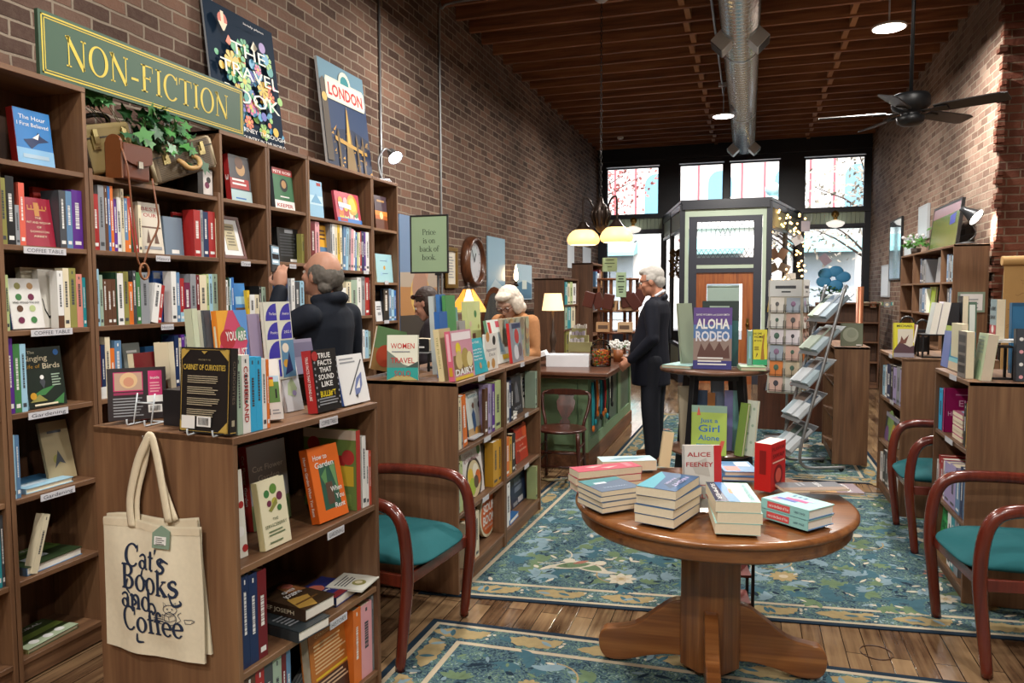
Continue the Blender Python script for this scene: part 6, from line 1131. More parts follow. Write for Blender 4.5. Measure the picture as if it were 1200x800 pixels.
row('Q', 0, 1034, 'lb 1037 428; wh 1039 430; nb 1043 427; bk 1046 428; li 1050 431; gy 1054 430; li 1057 434', 'upper shelf of the farther right case')
rface('Q', 1, 1034, 1050, 487, .02, 'dark colourful magazine on the farther right case shelf', '#3a3f42', inset=.04, deco=[('d', .4, .6, .25, '#7a9a5a'), ('d', .7, .3, .2, '#b5923a'), ('d', .2, .2, .15, '#7a5a8a'), ('r', 0, .85, 1, 1, '#8f8fa0')])
row('Q', 2, 1031, 'wh 1034 530; bk 1037 527; dg 1040 530; wh 1043 534', 'lowest shelf of the farther right case')
# ---------------------------------------------------------------- ceiling things
zinc = flat('#cfe0ec', .22, .75, .05); steel = flat('#9a9da0', .35, .8, .04); black = flat('#17181a', .45)
DX, DZ, DR = -.12, 4.215, .178
t = thing('spiral_duct', 'silver spiral air duct hanging below the joists', 'duct', (DX, 3.0, DZ)); mb = MB(zinc); mb.M = Matrix.Rotation(radians(-90), 4, 'X'); prof = []; L_ = 11.2; y = 0
while y < L_: prof += [(DR, y), (DR, y+.062), (DR+.013, y+.07), (DR+.013, y+.086), (DR, y+.094)]; y += .098
mb.lathe(prof, 28, cap=False); mb.lathe([(0, L_), (DR, L_), (DR, L_+.01), (0, L_+.01)], 28, cap=False); mb.build('pipe', t)
for y in (2.4, 5.6, 8.6):
    mb = MB(steel); mb.M = Matrix.Translation((0, y, 0)) @ Matrix.Rotation(radians(-90), 4, 'X'); mb.lathe([(DR+.006, 0), (DR+.014, 0), (DR+.014, .03), (DR+.006, .03)], 28, cap=False); mb.build('hanger_strap', t)
grl = flat('#3a3d40', .5)
for y in (5.0, 10.95):
    for s in (-1, 1):
        mb = MB(flat('#c9cdcf', .4, .25)); mb.M = Matrix.Translation((s*.135, y, -.12)) @ Matrix.Rotation(radians(-s*45), 4, 'Y'); mb.prism([(-.08, -.12), (.08, -.12), (.08, .12), (-.08, .12)], 'z', -.13, .05); o = mb.build('vent_box', t, bevel=.003, seg=1)
        mb.v, mb.f, mb.mi, mb.sm = [], [], [], []; mb.mat(grl); mb.box(-.07, .07, -.11, .11, -.134, -.131); mb.mat(steel)
        for i in range(9): mb.box(-.07, .07, -.1+.025*i, -.094+.025*i, -.139, -.134)
        mb.build('grille', o)
def conduit(label, pts, r=.011): mb = MB(flat('#8d9092', .4, .6)); mb.smooth = True; mb.tube(pts, r, 8); return tag(mb.build('conduit', loc=(0, 0, 0)), label, 'conduit')
conduit('thin grey conduit running up the brick wall behind the clamp lamp', [(LW+.016, 5.82, 0), (LW+.016, 5.82, 4.44)])
conduit('thin grey conduit that bends from the brick wall onto the ceiling', smoothed([(LW+.016, 7.12, 0), (LW+.016, 7.12, .9), (LW+.016, 7.12, 2.5), (LW+.016, 7.12, 4.28), (LW+.05, 7.12, 4.40), (LW+.18, 7.12, 4.445), (-2.2, 7.12, 4.445), (-1.5, 7.12, 4.445)], 6))
p = atZ(848, 112, 4.435); conduit('straight grey conduit along the joists beside the silver duct', [(p.x, 3.0, 4.435), (p.x, p.y, 4.435)], .014)
mb = MB(flat('#d6d6d2', .5)); mb.lathe([(.0, 0), (.05, .0), (.06, .012), (.06, .035), (.0, .035)], 20, cap=False); q = atZ(727, 163, 4.42); tag(mb.build('smoke_detector', loc=(q.x, q.y, 4.424)), 'small round pale smoke detector under the far joists', 'smoke detector')
# pendant with two warm glass shades
PY_ = 7.5; cc = atY(704, 255, PY_); t = thing('pendant_lamp', 'bronze pendant lamp with two glowing cream glass shades on a long chain', 'pendant lamp', (cc.x, PY_, cc.z)); brz = flat('#2e221b', .4, .6)
top = JB-cc.z; mb = MB(flat('#b9bcc2', .4, .3)); mb.lathe([(.0, top-.0), (.065, top-.002), (.065, top-.02), (.03, top-.045), (0, top-.05)], 24, cap=False); mb.build('canopy', t)
mb = MB(flat('#2a2624', .5, .5)); z = top-.05; k = 0
while z > .2:
    c = [(.012*cos(a*pi/4)*(k % 2), .012*cos(a*pi/4)*((k+1) % 2), z-.026+.024*sin(a*pi/4)) for a in range(8)]; mb.tube(c, .0035, 5, True); z -= .038; k += 1
mb.build('chain', t)
mb = MB(brz); mb.lathe([(0, .2), (.02, .2), (.03, .15), (.075, .1), (.085, .03), (.06, -.05), (.07, -.09), (.03, -.14), (0, -.16)], 20, cap=False)
for i in range(10): mb.tube([(.07*cos(i*.628), .07*sin(i*.628), .1), (.1*cos(i*.628), .1*sin(i*.628), .03), (.06*cos(i*.628), .06*sin(i*.628), -.08)], .012, 5)
mb.build('hub', t)
for px, py in ((683.5, 287), (722.5, 284)):
    q = atY(px, py, PY_-.05)-V((cc.x, PY_, cc.z)); s = 1 if q.x > 0 else -1
    mb = MB(brz); mb.tube(smoothed([(s*.03, 0, -.02), (s*.1, q.y*.5, .16), (q.x*.85, q.y, .2), (q.x, q.y, .17), (q.x, q.y, q.z+.18)], 5), .01, 8); ar = mb.build('arm', t)
    mb = MB(brz); mb.lathe([(.0, .235), (.03, .23), (.045, .2), (.085, .155), (.09, .15)], 24, (q.x, q.y, q.z), cap=False); mb.build('shade_cap', ar)
    mb = MB(emit('#ffd08a', 1.25)); mb.lathe([(.075, .155), (.11, .14), (.145, .105), (.163, .065), (.165, .04), (.155, .015), (.13, .0)], 32, (q.x, q.y, q.z), cap=False); mb.mat(emit('#ffe9bd', 3.2)); mb.lathe([(.13, 0), (.125, .012), (.06, .018), (.02, .018)], 32, (q.x, q.y, q.z)); mb.build('lamp_shade', ar)
# ceiling fan
FXc, FYc, FZc = 1.151, 6.4, 2.90; t = thing('ceiling_fan', 'black five-bladed ceiling fan on a long rod', 'ceiling fan', (FXc, FYc, FZc)); bf = flat('#121316', .45, .2)
mb = MB(bf); mb.smooth = True; mb.tube([(0, 0, .1), (0, 0, JB-FZc)], .014, 10); mb.build('down_rod', t)
mb = MB(bf); mb.lathe([(0, .15), (.05, .15), (.12, .135), (.135, .11), (.135, .045), (.11, .02), (.07, -.0), (.065, -.02), (.1, -.035), (.09, -.075), (.06, -.095), (0, -.1)], 32, cap=False); mb.build('motor_housing', t)
bl_m = wood('fan_blade', '#101012', '#1d1c1e', '#2a2829', 'x', 12, .45)
for a in (-30, 42, 112, 178, 246):
    M = Matrix.Rotation(radians(a), 4, 'Z') @ Matrix.Translation((0, 0, .005)) @ Matrix.Rotation(radians(-15), 4, 'X')
    mb = MB(bl_m); mb.M = M; mb.prism([(.17, -.05), (.24, -.062), (.6, -.07), (.645, -.055), (.645, .055), (.6, .07), (.24, .062), (.17, .05)], 'z', -.004, .004); b = mb.build('blade', t)
    mb = MB(bf); mb.M = M; mb.prism([(.08, -.02), (.15, -.015), (.19, -.035), (.26, -.035), (.26, .035), (.19, .035), (.15, .015), (.08, .02)], 'z', -.012, -.0045); mb.build('blade_iron', b)

# ---------------------------------------------------------------- left wall: sign, posters, clock, frames
grn = flat('#35513f', .5, 0, .03); yl = flat('#c9b343', .5, 0, 0)
def wallboard(name, label, cat, X, Y0, Y1, z0, z1, mat, thick=.012, lean=0, edge=None):
    """board facing +X; local x runs along +Y, -y out of the wall"""
    t = thing(name, label, cat); t.matrix_world = frame(V((X, Y0, z0)), (0, 1, 0), (1, 0, 0), 0, lean); W, H = Y1-Y0, z1-z0
    mb = MB(edge or mat); mb.box(0, W, 0, thick, 0, H); mb.mat(mat); mb.poly([(0, -.0004, 0), (W, -.0004, 0), (W, -.0004, H), (0, -.0004, H)]); return t, mb, W, H
t, mb, W, H = wallboard('bookshop_sign', 'long green sign with a yellow double border above the suitcases', 'sign', LX-.002, 2.335, 3.605, 2.43, 2.69, grn, .018)
mb.mat(yl)
for m, w in ((.012, .006), (.024, .004)):
    mb.box(m, W-m, -.0015, -.0004, m, m+w); mb.box(m, W-m, -.0015, -.0004, H-m-w, H-m); mb.box(m, m+w, -.0015, -.0004, m, H-m); mb.box(W-m-w, W-m, -.0015, -.0004, m, H-m)
serif_text(mb, 'NON-FICTION', .125, (W/2, -.0016, .068), (1, 0, 0), (0, 0, 1), 'c', .035, .98); mb.build('sign_panel', t); 
def pic(W, H):                                     # helpers to print flat shapes on a board
    e = [.0008]
    def P(mb, pts, c): e[0] += .00012; mb.mat(cm(c, .5)); mb.poly([(u*W, -e[0], v*H) for u, v in pts])
    def D(mb, u, v, r, c, n=14, sx=1): P(mb, [(u+r*cos(i*2*pi/n)*sx, v+r*W/H*sin(i*2*pi/n)) for i in range(n)], c)
    def T(mb, s, u, v, h, c, fit=None, bold=0): e[0] += .00012; mb.mat(cm(c, .5)); mb.text(s, h*H, (u*W, -e[0], v*H), fit=fit*W if fit else None, bold=bold)
    return P, D, T
t, mb, W, H = wallboard('art_poster', 'dark blue poster crowded with colourful flowers and thin white lettering', 'poster', -2.91, 3.62, 4.275, 2.433, 3.25, flat('#12263a', .7, 0, 0, 9, .15), .012, 6, cm('#8a8f94')); P, D, T = pic(W, H); rp = random.Random(4)
for i in range(120):
    u, v = rp.gauss(.5, .24), rp.uniform(.14, .78); 
    if not .05 < u < .95: continue
    c = rp.choice(['#2f7fb0', '#3fa06a', '#d8b03a', '#c9648a', '#4f9ac0', '#8fc06a', '#e0d8c0', '#5a5fb0', '#d8704a', '#2f8f8a']); r = rp.uniform(.02, .055)
    if i % 4 == 0: [P(mb, [(u, v), (u+r*1.6*cos(a), v+r*1.3*sin(a)), (u+r*1.9*cos(a+.35), v+r*1.5*sin(a+.35)), (u+r*1.6*cos(a+.7), v+r*1.3*sin(a+.7))], c) for a in (k*.9 for k in range(7))]; D(mb, u, v, r*.5, '#d8b03a')
    elif i % 4 == 1: P(mb, [(u, v), (u+r, v+r*1.2), (u+r*2, v+r*.4), (u+r, v-r*.4)], c)
    else: D(mb, u, v, r, c)
D(mb, .17, .87, .065, '#c9563a'); P(mb, [(.11, .85), (.23, .85), (.18, .79), (.16, .79)], '#e0d0b0'); P(mb, [(.15, .8), (.19, .8), (.19, .93), (.15, .93)], '#e0d0b0')
D(mb, .72, .8, .05, '#8a6fb0'); T(mb, 'lonely planet', .62, .915, .022, 'wh', .3)
T(mb, 'THE', .5, .66, .13, '#e8ecd8', .5); T(mb, 'TRAVEL', .5, .5, .13, '#e8ecd8', .84); T(mb, 'BOOK', .5, .31, .15, '#e8ecd8', .8); T(mb, 'A JOURNEY THROUGH', .5, .1, .045, 'wh', .86, .004); T(mb, 'EVERY COUNTRY IN THE WORLD', .5, .045, .036, 'wh', .86, .004); mb.build('poster_board', t)
t, mb, W, H = wallboard('art_poster', 'city poster at dusk with red capitals on a white plaque', 'poster', -2.90, 4.79, 5.455, 2.433, 3.26, cm('#6f8fa0', .3), .02, 6, cm('#c9cdd0')); P, D, T = pic(W, H)
P(mb, [(0, 0), (1, 0), (1, .72), (0, .72)], '#1f3558'); P(mb, [(0, 0), (1, 0), (1, .4), (.6, .45), (0, .38)], '#182540')
rp = random.Random(8)
for i in range(46): u, v = rp.uniform(0, .95), rp.uniform(.05, .42); P(mb, [(u, v), (u+rp.uniform(.02, .1), v), (u+.05, v+rp.uniform(.01, .05))], rp.choice(['#b98a3a', '#8a6a3a', '#5a4a3a', '#d0a04a', '#2a3a5a']))
P(mb, [(0, .1), (.13, .1), (.12, .78), (.06, .84), (0, .8)], '#4a4036'); D(mb, .06, .66, .05, '#c9a85a'); P(mb, [(.4, .05), (.62, .05), (.55, .4), (.52, .62), (.5, .62), (.46, .4)], '#7a6238'); P(mb, [(.47, .3), (.53, .3), (.51, .66)], '#c9a050'); P(mb, [(.2, .3), (.9, .24), (.9, .27), (.2, .34)], '#b08a44')
for u in (.25, .66, .8): P(mb, [(u, .05), (u+.05, .05), (u+.04, .36), (u+.02, .42), (u+.0, .36)], '#5f4c30')
P(mb, [(.12, .66), (.94, .66), (.96, .7), (.96, .83), (.92, .86), (.12, .86), (.1, .82), (.1, .7)], '#d9d5c0'); D(mb, .53, .86, .13, '#d9d5c0'); D(mb, .53, .85, .095, '#2f7f86'); P(mb, [(.13, .675), (.93, .675), (.93, .845), (.13, .845)], '#dcd9c8'); T(mb, 'LONDON', .53, .7, .15, '#b5202a', .76, .03); mb.build('poster_board', t)
t, mb, W, H = wallboard('art_poster', 'tall movie style poster with a pale face above an orange horizon behind the price sign', 'poster', LW+.03, 6.12, 6.95, .95, 2.26, cm('#6f87a8', .3), .015); P, D, T = pic(W, H); P(mb, [(0, 0), (1, 0), (1, .3), (0, .3)], '#3a342e'); P(mb, [(0, .3), (1, .3), (1, .5), (0, .5)], '#a8794a'); P(mb, [(0, .5), (1, .5), (1, .62), (0, .6)], '#a89a8a'); D(mb, .55, .62, .2, '#b58a72'); D(mb, .52, .45, .26, '#c9a85a'); D(mb, .52, .49, .22, '#a07a66'); D(mb, .47, .64, .025, '#4a342c'); D(mb, .62, .64, .025, '#4a342c'); mb.build('poster_board', t)
t, mb, W, H = wallboard('art_poster', 'tall pale blue poster beside the round clock', 'poster', LW+.02, 8.53, 9.2, 1.2, 2.235, cm('#8fb0c4', .25), .015); P, D, T = pic(W, H); P(mb, [(0, 0), (1, 0), (1, .35), (0, .42)], '#6f8f9a'); P(mb, [(0, .35), (.4, .5), (1, .38), (1, .3), (0, .3)], '#a8bcc4'); mb.build('poster_board', t)
t, mb, W, H = wallboard('picture', 'small landscape picture with a dark frame on the brick wall', 'picture', LW+.02, 9.7, 10.45, 1.45, 1.94, cm('#9fb8c4', .3), .02, 0, cm('#2a2624')); P, D, T = pic(W, H); P(mb, [(.02, .03), (.98, .03), (.98, .45), (.5, .55), (.02, .45)], '#3f6f8a'); P(mb, [(.35, .3), (.65, .3), (.65, .55), (.35, .55)], '#cfd6cc'); mb.build('picture_board', t)
t, mb, W, H = wallboard('framed_certificate', 'small gilt framed certificate beside the price sign', 'picture frame', LW+.02, 7.2, 7.52, 1.6, 2.03, cm('#d8d3c4', .5), .012, 0, cm('#d8d3c4'))
mb.mat(cm('gy')); [mb.box(.09, W-.09-.03*(i % 2), -.0012, -.0005, H*.25+i*.03, H*.25+.012+i*.03) for i in range(8)]; mb.build('print', t); mb = MB(flat('#8a6a2f', .35, .6))
for a, b2, c, d in ((0, W, 0, .04), (0, W, H-.04, H), (0, .04, .04, H-.04), (W-.04, W, .04, H-.04)): mb.box(a, b2, -.018, .012, c, d)
mb.build('frame', t)
cc = atX(560, 307, LW+.1); t = thing('wall_clock', 'round wooden wall clock standing well off the brick wall', 'clock'); t.matrix_world = Matrix.Translation((LW+.002, cc.y, cc.z)) @ Matrix.Rotation(radians(90), 4, 'Y'); cw = wood('clock_wood', '#2e180e', '#54301c', '#6d4228', 'x', 10, .3, .3)
mb = MB(cw); mb.lathe([(.24, 0), (.29, .0), (.295, .03), (.29, .07), (.27, .10), (.25, .105), (.235, .095), (.225, .07), (.225, .05)], 48, cap=False); mb.build('frame', t)
mb = MB(flat('#c9ccd2', .25, 0, .05)); mb.lathe([(0, .052), (.228, .052)], 48, cap=False); mb.mat(cm('dg'))
for i in range(12): a = i*pi/6; mb.box(*sorted((.19*cos(a)-.008, .19*cos(a)+.008)), *sorted((.19*sin(a)-.008, .19*sin(a)+.008)), .0525, .0535)
mb.mat(flat('#b4bfc3', .4)); mb.prism([(-.02, -.13), (-.15, -.1), (-.17, .06), (-.09, .12), (-.06, .02)], 'z', .0525, .0532); mb.build('dial', t)  # pale patch on the dial: a reflection put into its colour
mb = MB(black); mb.bar((0, 0, .058), (-.1, .05, .058), .012, .003); mb.build('hour_hand', t); mb = MB(black); mb.bar((0, 0, .061), (-.14, -.09, .061), .008, .003); mb.build('minute_hand', t)
for i, px in enumerate((670.5, 689.5)):
    a, b2 = ((12.75, 13.25), (14.0, 14.75))[i]; t, mb, W, H = wallboard('picture', ('nearer', 'farther')[i]+' of two white panels high on the brick wall by the pendant lamp', 'panel', LW+.015, a, b2, 1.98, 2.42, cm('#dfe4ea', .6), .01); mb.build('board', t)

# ---------------------------------------------------------------- suitcases, satchel, ivy
BZ = shelf_z('B', 0)
def suitcase(label, origin, roll, W, H, D, body, trim, ribs, handle_col):
    t = thing('suitcase', label, 'suitcase', group='old suitcases'); t.matrix_world = frame(origin, (0, 1, 0), (1, 0, 0), 0, 0, -roll)
    mb = MB(body); mb.box(0, W, 0, D, 0, H); mb.build('shell', t, bevel=.018, seg=3)
    if ribs:
        mb = MB(flat('#463a2a', .7)); [mb.box(.03, W-.03, -.0015, .002, .012+H*i/22, .012+H*i/22+.003) for i in range(20)]; mb.build('ribbing', t)
    for x in (0, W): mb = MB(trim); mb.tube([(x, .012, .014), (x, .012, H-.014)], .012, 8); mb.tube([(x, .012, H-.012), (x, D-.01, H-.012)], .012, 8); mb.tube([(x, .012, .012), (x, D-.01, .012)], .012, 8); mb.build('edge_binding', t)
    mb = MB(flat('#2f2a22', .6)); mb.box(0, W, -.002, .004, H*.72, H*.72+.006); mb.build('seam', t)
    for x in (W*.2, W*.8):
        mb = MB(flat('#a89a6a', .3, .8)); mb.box(x-.022, x+.022, -.007, 0, H*.5, H*.78); mb.box(x-.012, x+.012, -.014, -.007, H*.62, H*.9); mb.lathe([(0, 0), (.011, 0)], 12, (x, -.008, H*.55), cap=False); mb.build('latch', t)
    if handle_col: mb = MB(handle_col); mb.tube(smoothed([(W*.38, -.004, H*.52), (W*.37, -.03, H*.44), (W*.4, -.045, H*.28), (W*.5, -.05, H*.22), (W*.6, -.045, H*.28), (W*.63, -.03, H*.44), (W*.62, -.004, H*.52)], 5), .0125, 8); mb.build('handle', t)
    return t
t = suitcase('olive brown train case with brass latches leaning at the left of the shelf', V((LX-.048, 2.618, BZ+.004)), 16, .28, .215, .19, flat('#7a6a42', .6, 0, .12, 20), flat('#3f342a', .6), False, None); mb = MB(flat('#c9bb85', .5)); mb.text('B.G.R.', .022, (.19, -.0012, .12)); mb.build('initials', t)
mb = MB(flat('#1d1a18', .4)); mb.tube(smoothed([(.1, .1, .217), (.11, .1, .245), (.18, .1, .255), (.25, .1, .245), (.26, .1, .217)], 4), .011, 8); mb.build('handle', t)
suitcase('ribbed brown suitcase with pale corners tilted beside the satchel', V((LX-.0, 2.95, BZ+.006)), 20, .445, .165, .2, flat('#6d5c45', .65, 0, .1, 20), flat('#b3a586', .6), True, flat('#b38f5a', .5))
lea = flat('#5e2f1c', .4, 0, .12, 25); lea2 = flat('#73401f', .45, 0, .12, 25); t = thing('leather_satchel', 'small brown leather case with a dangling strap before the suitcases', 'leather case', (LX+.040, 2.70, BZ+.0005), radians(90))
mb = MB(lea); mb.box(0, .155, -.0, .08, 0, .15); mb.build('case_body', t, bevel=.012, seg=3); mb = MB(lea); mb.prism([(-.008, .155), (.163, .155), (.163, .085), (.13, .07), (.08, .062), (.03, .07), (-.008, .085)], 'y', -.010, -.003); mb.box(-.008, .163, -.01, .085, .15, .16); mb.build('flap', t, bevel=.003, seg=1)
mb = MB(flat('#b5b0a4', .3, .8)); mb.box(.07, .095, -.017, -.010, .055, .085); mb.build('clasp', t)
mb = MB(lea2); mb.box(-.02, -.009, -.005, .085, 0, .165); mb.prism([(.01*0+.06*cos(a*pi/10)*.7+.04, .165+.03*sin(a*pi/10)) for a in range(11)], 'x', -.0195, -.0095); mb.build('side_gusset', t)
mb = MB(lea2); 
mb.tube(smoothed([(-.015, -.006, .13), (-.012, -.03, .05), (0, -.03, -.06), (.012, -.028, -.2), (.03, -.028, -.36), (.06, -.03, -.40)], 5), .006, 6, flat=.4); mb.tube(smoothed([(.158, -.006, .02), (.15, -.032, -.1), (.16, -.03, -.2), (.1, -.03, -.3), (.065, -.03, -.38)], 5), .006, 6, flat=.4); mb.build('strap', t)
mb = MB(flat('#8d5a35', .4)); mb.tube([(.065+.026*cos(i*pi/8), -.03, -.415+.036*sin(i*pi/8)) for i in range(16)], .0055, 6, True); mb.build('ring', t)
t = thing('ivy_plant', 'trailing green ivy spilling over the suitcases below the green sign', 'plant', (LX-.12, 2.95, BZ)); ri = random.Random(12); lf = [flat('#2f6a35', .45, 0, .25, 14), flat('#457f3f', .45, 0, .25, 14), flat('#1f4f2c', .5, 0, .25, 14)]
mb = MB(lf[0]); st = MB(flat('#4a4a26', .7))
for k in range(165):
    hz = ri.random()
    if k < 140: c = V((ri.uniform(-.02, .17), ri.gauss(.05, .105), ri.uniform(.17, .37))); c.y = max(-.2, min(.27, c.y)); c.z -= max(0, abs(c.y-.03)-.06)*.35
    else: c = V((ri.uniform(-.05, .1), ri.uniform(-.36, -.25), ri.uniform(.33, .37)))
    s = ri.uniform(.026, .046); n = V((.8+ri.gauss(0, .4), ri.gauss(0, .5), .5+ri.gauss(0, .4))).normalized(); u = n.cross(V((0, 0, 1))).normalized(); w = n.cross(u)
    a0 = ri.uniform(-.7, .7); pts = []
    for i, r in enumerate((.35, 1, .6, 1.15, .62, 1.3, .62, 1.15, .6, 1)): a = a0+pi/2*0+i*2*pi/10; pts.append(c+(u*sin(a)-w*cos(a))*s*r*-1)
    mb.mat(ri.choice(lf)); mb.poly(pts)
    if k % 4 == 0: st.tube([c, c*.6+V((0, .02, .04)), V((0, .03, .12))], .002, 4)
mb.build('foliage', t); st.build('stems', t); mb = MB(flat('#3d2a1e', .7)); mb.lathe([(0, 0), (.06, 0), (.075, .14), (.07, .14), (.06, .12), (0, .12)], 20, (0, .03, .003), cap=False); mb.build('pot', t)
mb = MB(flat('#1f4a86', .4)); p0, d_, f_ = line_of('B', .1)
face('B', 0, 232, 254, 198, .09, 'small boxed set with white floral end under the tilted suitcase', '#2a2622', 0, .03, deco=[('r', .35, .05, .95, .95, '#d8d2ce'), ('d', .6, .4, .15, 'ma'), ('d', .7, .6, .14, '#2a2a2a')], H=.14)
# clamp lamp on top of the bookcase
b0 = V((-2.80, 5.42, 2.4325)); t = thing('desk_lamp', 'silver gooseneck lamp on the bookcase end by the London poster, lit', 'lamp', b0); hd = atX(462, 183, -2.8)-b0
mb = MB(flat('#a8abae', .3, .7)); mb.lathe([(0, 0), (.07, 0), (.075, .008), (.06, .02), (.015, .03), (0, .032)], 24, cap=False); mb.build('base', t); mb = MB(flat('#a8abae', .3, .8)); mb.tube(smoothed([(0, 0, .02), (-.02, -.01, .1), (-.03, 0, .19), (-.0, .05, .27), hd*.7+V((0, 0, .1)), hd+V((-.04, -.01, .045))], 5), .007, 8); mb.build('gooseneck', t)
mb = MB(flat('#6a6d70', .35, .6)); R3 = (V((.55, -.28, -.6))).to_track_quat('-Z', 'Y').to_matrix().to_4x4(); mb.M = Matrix.Translation(hd) @ R3; mb.lathe([(.018, .075), (.03, .07), (.038, .03), (.062, -.02), (.064, -.024)], 24, cap=False); h_ = mb.build('lamp_head', t)
mb = MB(emit('#f4f0ff', 16)); mb.M = Matrix.Translation(hd) @ R3; mb.lathe([(0, -.022), (.058, -.02)], 24, cap=False); mb.build('bulb', h_)
CL_POS = b0+hd+R3.to_3x3() @ V((0, 0, -.04)); CL_DIR = R3.to_3x3() @ V((0, 0, -1))
# ---------------------------------------------------------------- service counter
cg = flat('#6f8a68', .5, 0, .06, 6); cgd = flat('#4c6152', .5, 0, .15, 18); ctop = wood('counter_top', '#2c1a12', '#583627', '#744c38', 'x', 9, .35, .2)
t = thing('service_counter', 'sage green panelled counter with a dark wood top and a cafe chair at its end', 'counter', (-1.316, 6.33, .0085)); KW, KL, KH = .52, 2.5, .865
mb = MB(cg); mb.box(-KW, -.02, .02, KL, .14, KH-.05); mb.build('body', t)
mb = MB(wood('counter_kick', '#3a2418', '#6b4630', '#84593d', 'y', 8, .5)); mb.box(-KW-.0, .012, -.012, KL, 0, .14); mb.build('plinth', t)
mb = MB(ctop); mb.box(-KW-.1, .21, -.2, KL, KH-.035, KH); mb.box(-KW-.08, .185, -.17, KL, KH-.06, KH-.035); mb.build('worktop', t, bevel=.008)
for i in range(3):
    y0 = .02+i*.82; mb = MB(cg); mb.box(-.03, .0, y0, y0+.09, .14, KH-.06); mb.box(-.03, .0, y0+.73, y0+.82, .14, KH-.06); mb.box(-.03, .0, y0+.09, y0+.73, .14, .24); mb.box(-.03, .0, y0+.09, y0+.73, KH-.15, KH-.06); mb.mat(cgd); mb.box(-.022, -.015, y0+.09, y0+.73, .24, KH-.15); mb.build('side_panel', t)
mb = MB(cg); mb.box(-KW+.03, -.1, .0, .02, .2, KH-.08); mb.box(-.085, 0, .0, .02, .14, KH-.06); mb.build('end_panel', t)
KT = .0085+KH+.0008
def ctr(px, py, z=None): return atZ(px, py, KT if z is None else z)
# chairs at the counter end
def cafe_chair(label, loc, rz):
    t = thing('cafe_chair', label, 'chair', loc, rz); m = wood('mahogany', '#1d0c08', '#3c1a12', '#55271a', 'z', 10, .3, .3)
    mb = MB(m); mb.lathe([(0, .425), (.19, .425), (.205, .435), (.2, .447), (.15, .45), (0, .447)], 28, cap=False); mb.build('seat', t)
    for s in (-1, 1):
        mb = MB(m); mb.smooth = True; mb.tube([(s*.155, -.15, .43), (s*.16, -.155, .36), (s*.165, -.16, .2), (s*.17, -.165, 0)], [.015, .018, .014, .012], 8); mb.build('leg', t)
        mb = MB(m); mb.smooth = True; mb.tube(smoothed([(s*.165, .21, 0), (s*.16, .17, .25), (s*.16, .16, .45), (s*.19, .2, .65), (s*.2, .235, .82), (s*.17, .25, .88), (s*.08, .262, .9), (0, .265, .905)], 5), .014, 8); mb.build('back_leg', t)
    mb = MB(m); mb.prism([(-.18, .84), (.18, .84), (.19, .88), (.12, .912), (0, .918), (-.12, .912), (-.19, .88)], 'y', .24, .262); mb.build('top_rail', t)
    mb = MB(m); mb.M = Matrix.Translation((0, .17, .45)) @ Matrix.Rotation(radians(-12), 4, 'X'); mb.prism([(-.045, 0), (.045, 0), (.04, .04), (.02, .07), (.035, .1), (.07, .2), (.08, .3), (.06, .36), (.075, .41), (-.075, .41), (-.06, .36), (-.08, .3), (-.07, .2), (-.035, .1), (-.02, .07), (-.04, .04)], 'y', -.006, .006); mb.build('splat', t)
    for o in t.children:
        if o.name[:4] in ('top_', 'spla', 'back'):
            for v in o.data.vertices: v.co.z = v.co.z if v.co.z < .45 else .45+(v.co.z-.45)*.6
    for z in (.16, .27):
        for p, q in (((-.163, -.158, z), (.163, -.158, z)), ((-.163, -.158, z+.03), (-.16, .175, z+.03)), ((.163, -.158, z+.03), (.16, .175, z+.03))): mb = MB(m); mb.smooth = True; mb.tube([p, q], .009, 7); mb.build('stretcher', t)
cafe_chair('dark wooden cafe chair with an urn-shaped splat at the counter end', (-1.43, 5.82, .0085), radians(4))
# things on the counter
p = ctr(690, 430); q = ctr(640, 429.5); wb = MB(flat('#dcdfe4', .5)); t = thing('tray_box', 'shallow white box on the counter beside the candy jar', 'box', (q.x, q.y, KT)); L_ = (p-q).length; t.rotation_euler.z = atan2((p-q).y, (p-q).x)
wb.box(0, L_, 0, .006, 0, .105); wb.box(0, L_, .24, .246, 0, .105); wb.box(0, .006, .006, .24, 0, .105); wb.box(L_-.006, L_, .006, .24, 0, .105); wb.box(.006, L_-.006, .006, .24, 0, .005); wb.build('box_body', t); wb = MB(flat('#e4e6ea', .5)); wb.prism([(0, .105), (-.12, .06), (-.13, .1), (-.02, .14)], 'y', .0, .246); wb.build('open_flap', t)
p = ctr(701.5, 430); t = thing('candy_jar', 'clear glass jar of orange wrapped candy on the counter corner', 'jar', (p.x, p.y+.1, KT)); g = MB(glass_mat('#f4f8f8', .2)); g.lathe([(0, .001), (.088, .001), (.094, .01), (.094, .17), (.08, .195), (.07, .2)], 28, cap=False); g.build('glass_wall', t)
g = MB(glass_mat('#e4ecee', .3)); g.lathe([(.076, .201), (.082, .21), (.06, .235), (.02, .25), (.018, .262), (.026, .275), (.0, .288)], 24, cap=False); g.build('lid', t)
rc = random.Random(9); mb = MB(flat('#c9662a', .35)); cols = [flat(c, .35, 0, 0) for c in ('#d9702a', '#c23a24', '#d9a62e', '#5a8a3a', '#e0842e', '#8a4a24', '#d8502a')]
for k in range(150): mb.mat(rc.choice(cols)); a, r = rc.random()*6.3, .078*sqrt(rc.random()); c = V((r*cos(a), r*sin(a), rc.uniform(.014, .145))); s = .011; mb.ball(c, (s*rc.uniform(.7, 1.4), s, s*rc.uniform(.6, 1)), 6, 4)
tag(mb.build('candy', t), kind='stuff')
p = ctr(668, 415); t = thing('card_holder', 'tiered khaki holder of small cards on the counter behind the white box', 'card holder', (p.x-.1, p.y+.35, KT)); kh = flat('#a39f70', .6); mb = MB(kh)
for i in range(3): mb.box(0, .26-.05*i, .08*i, .08*i+.06, 0, .11+.075*i)
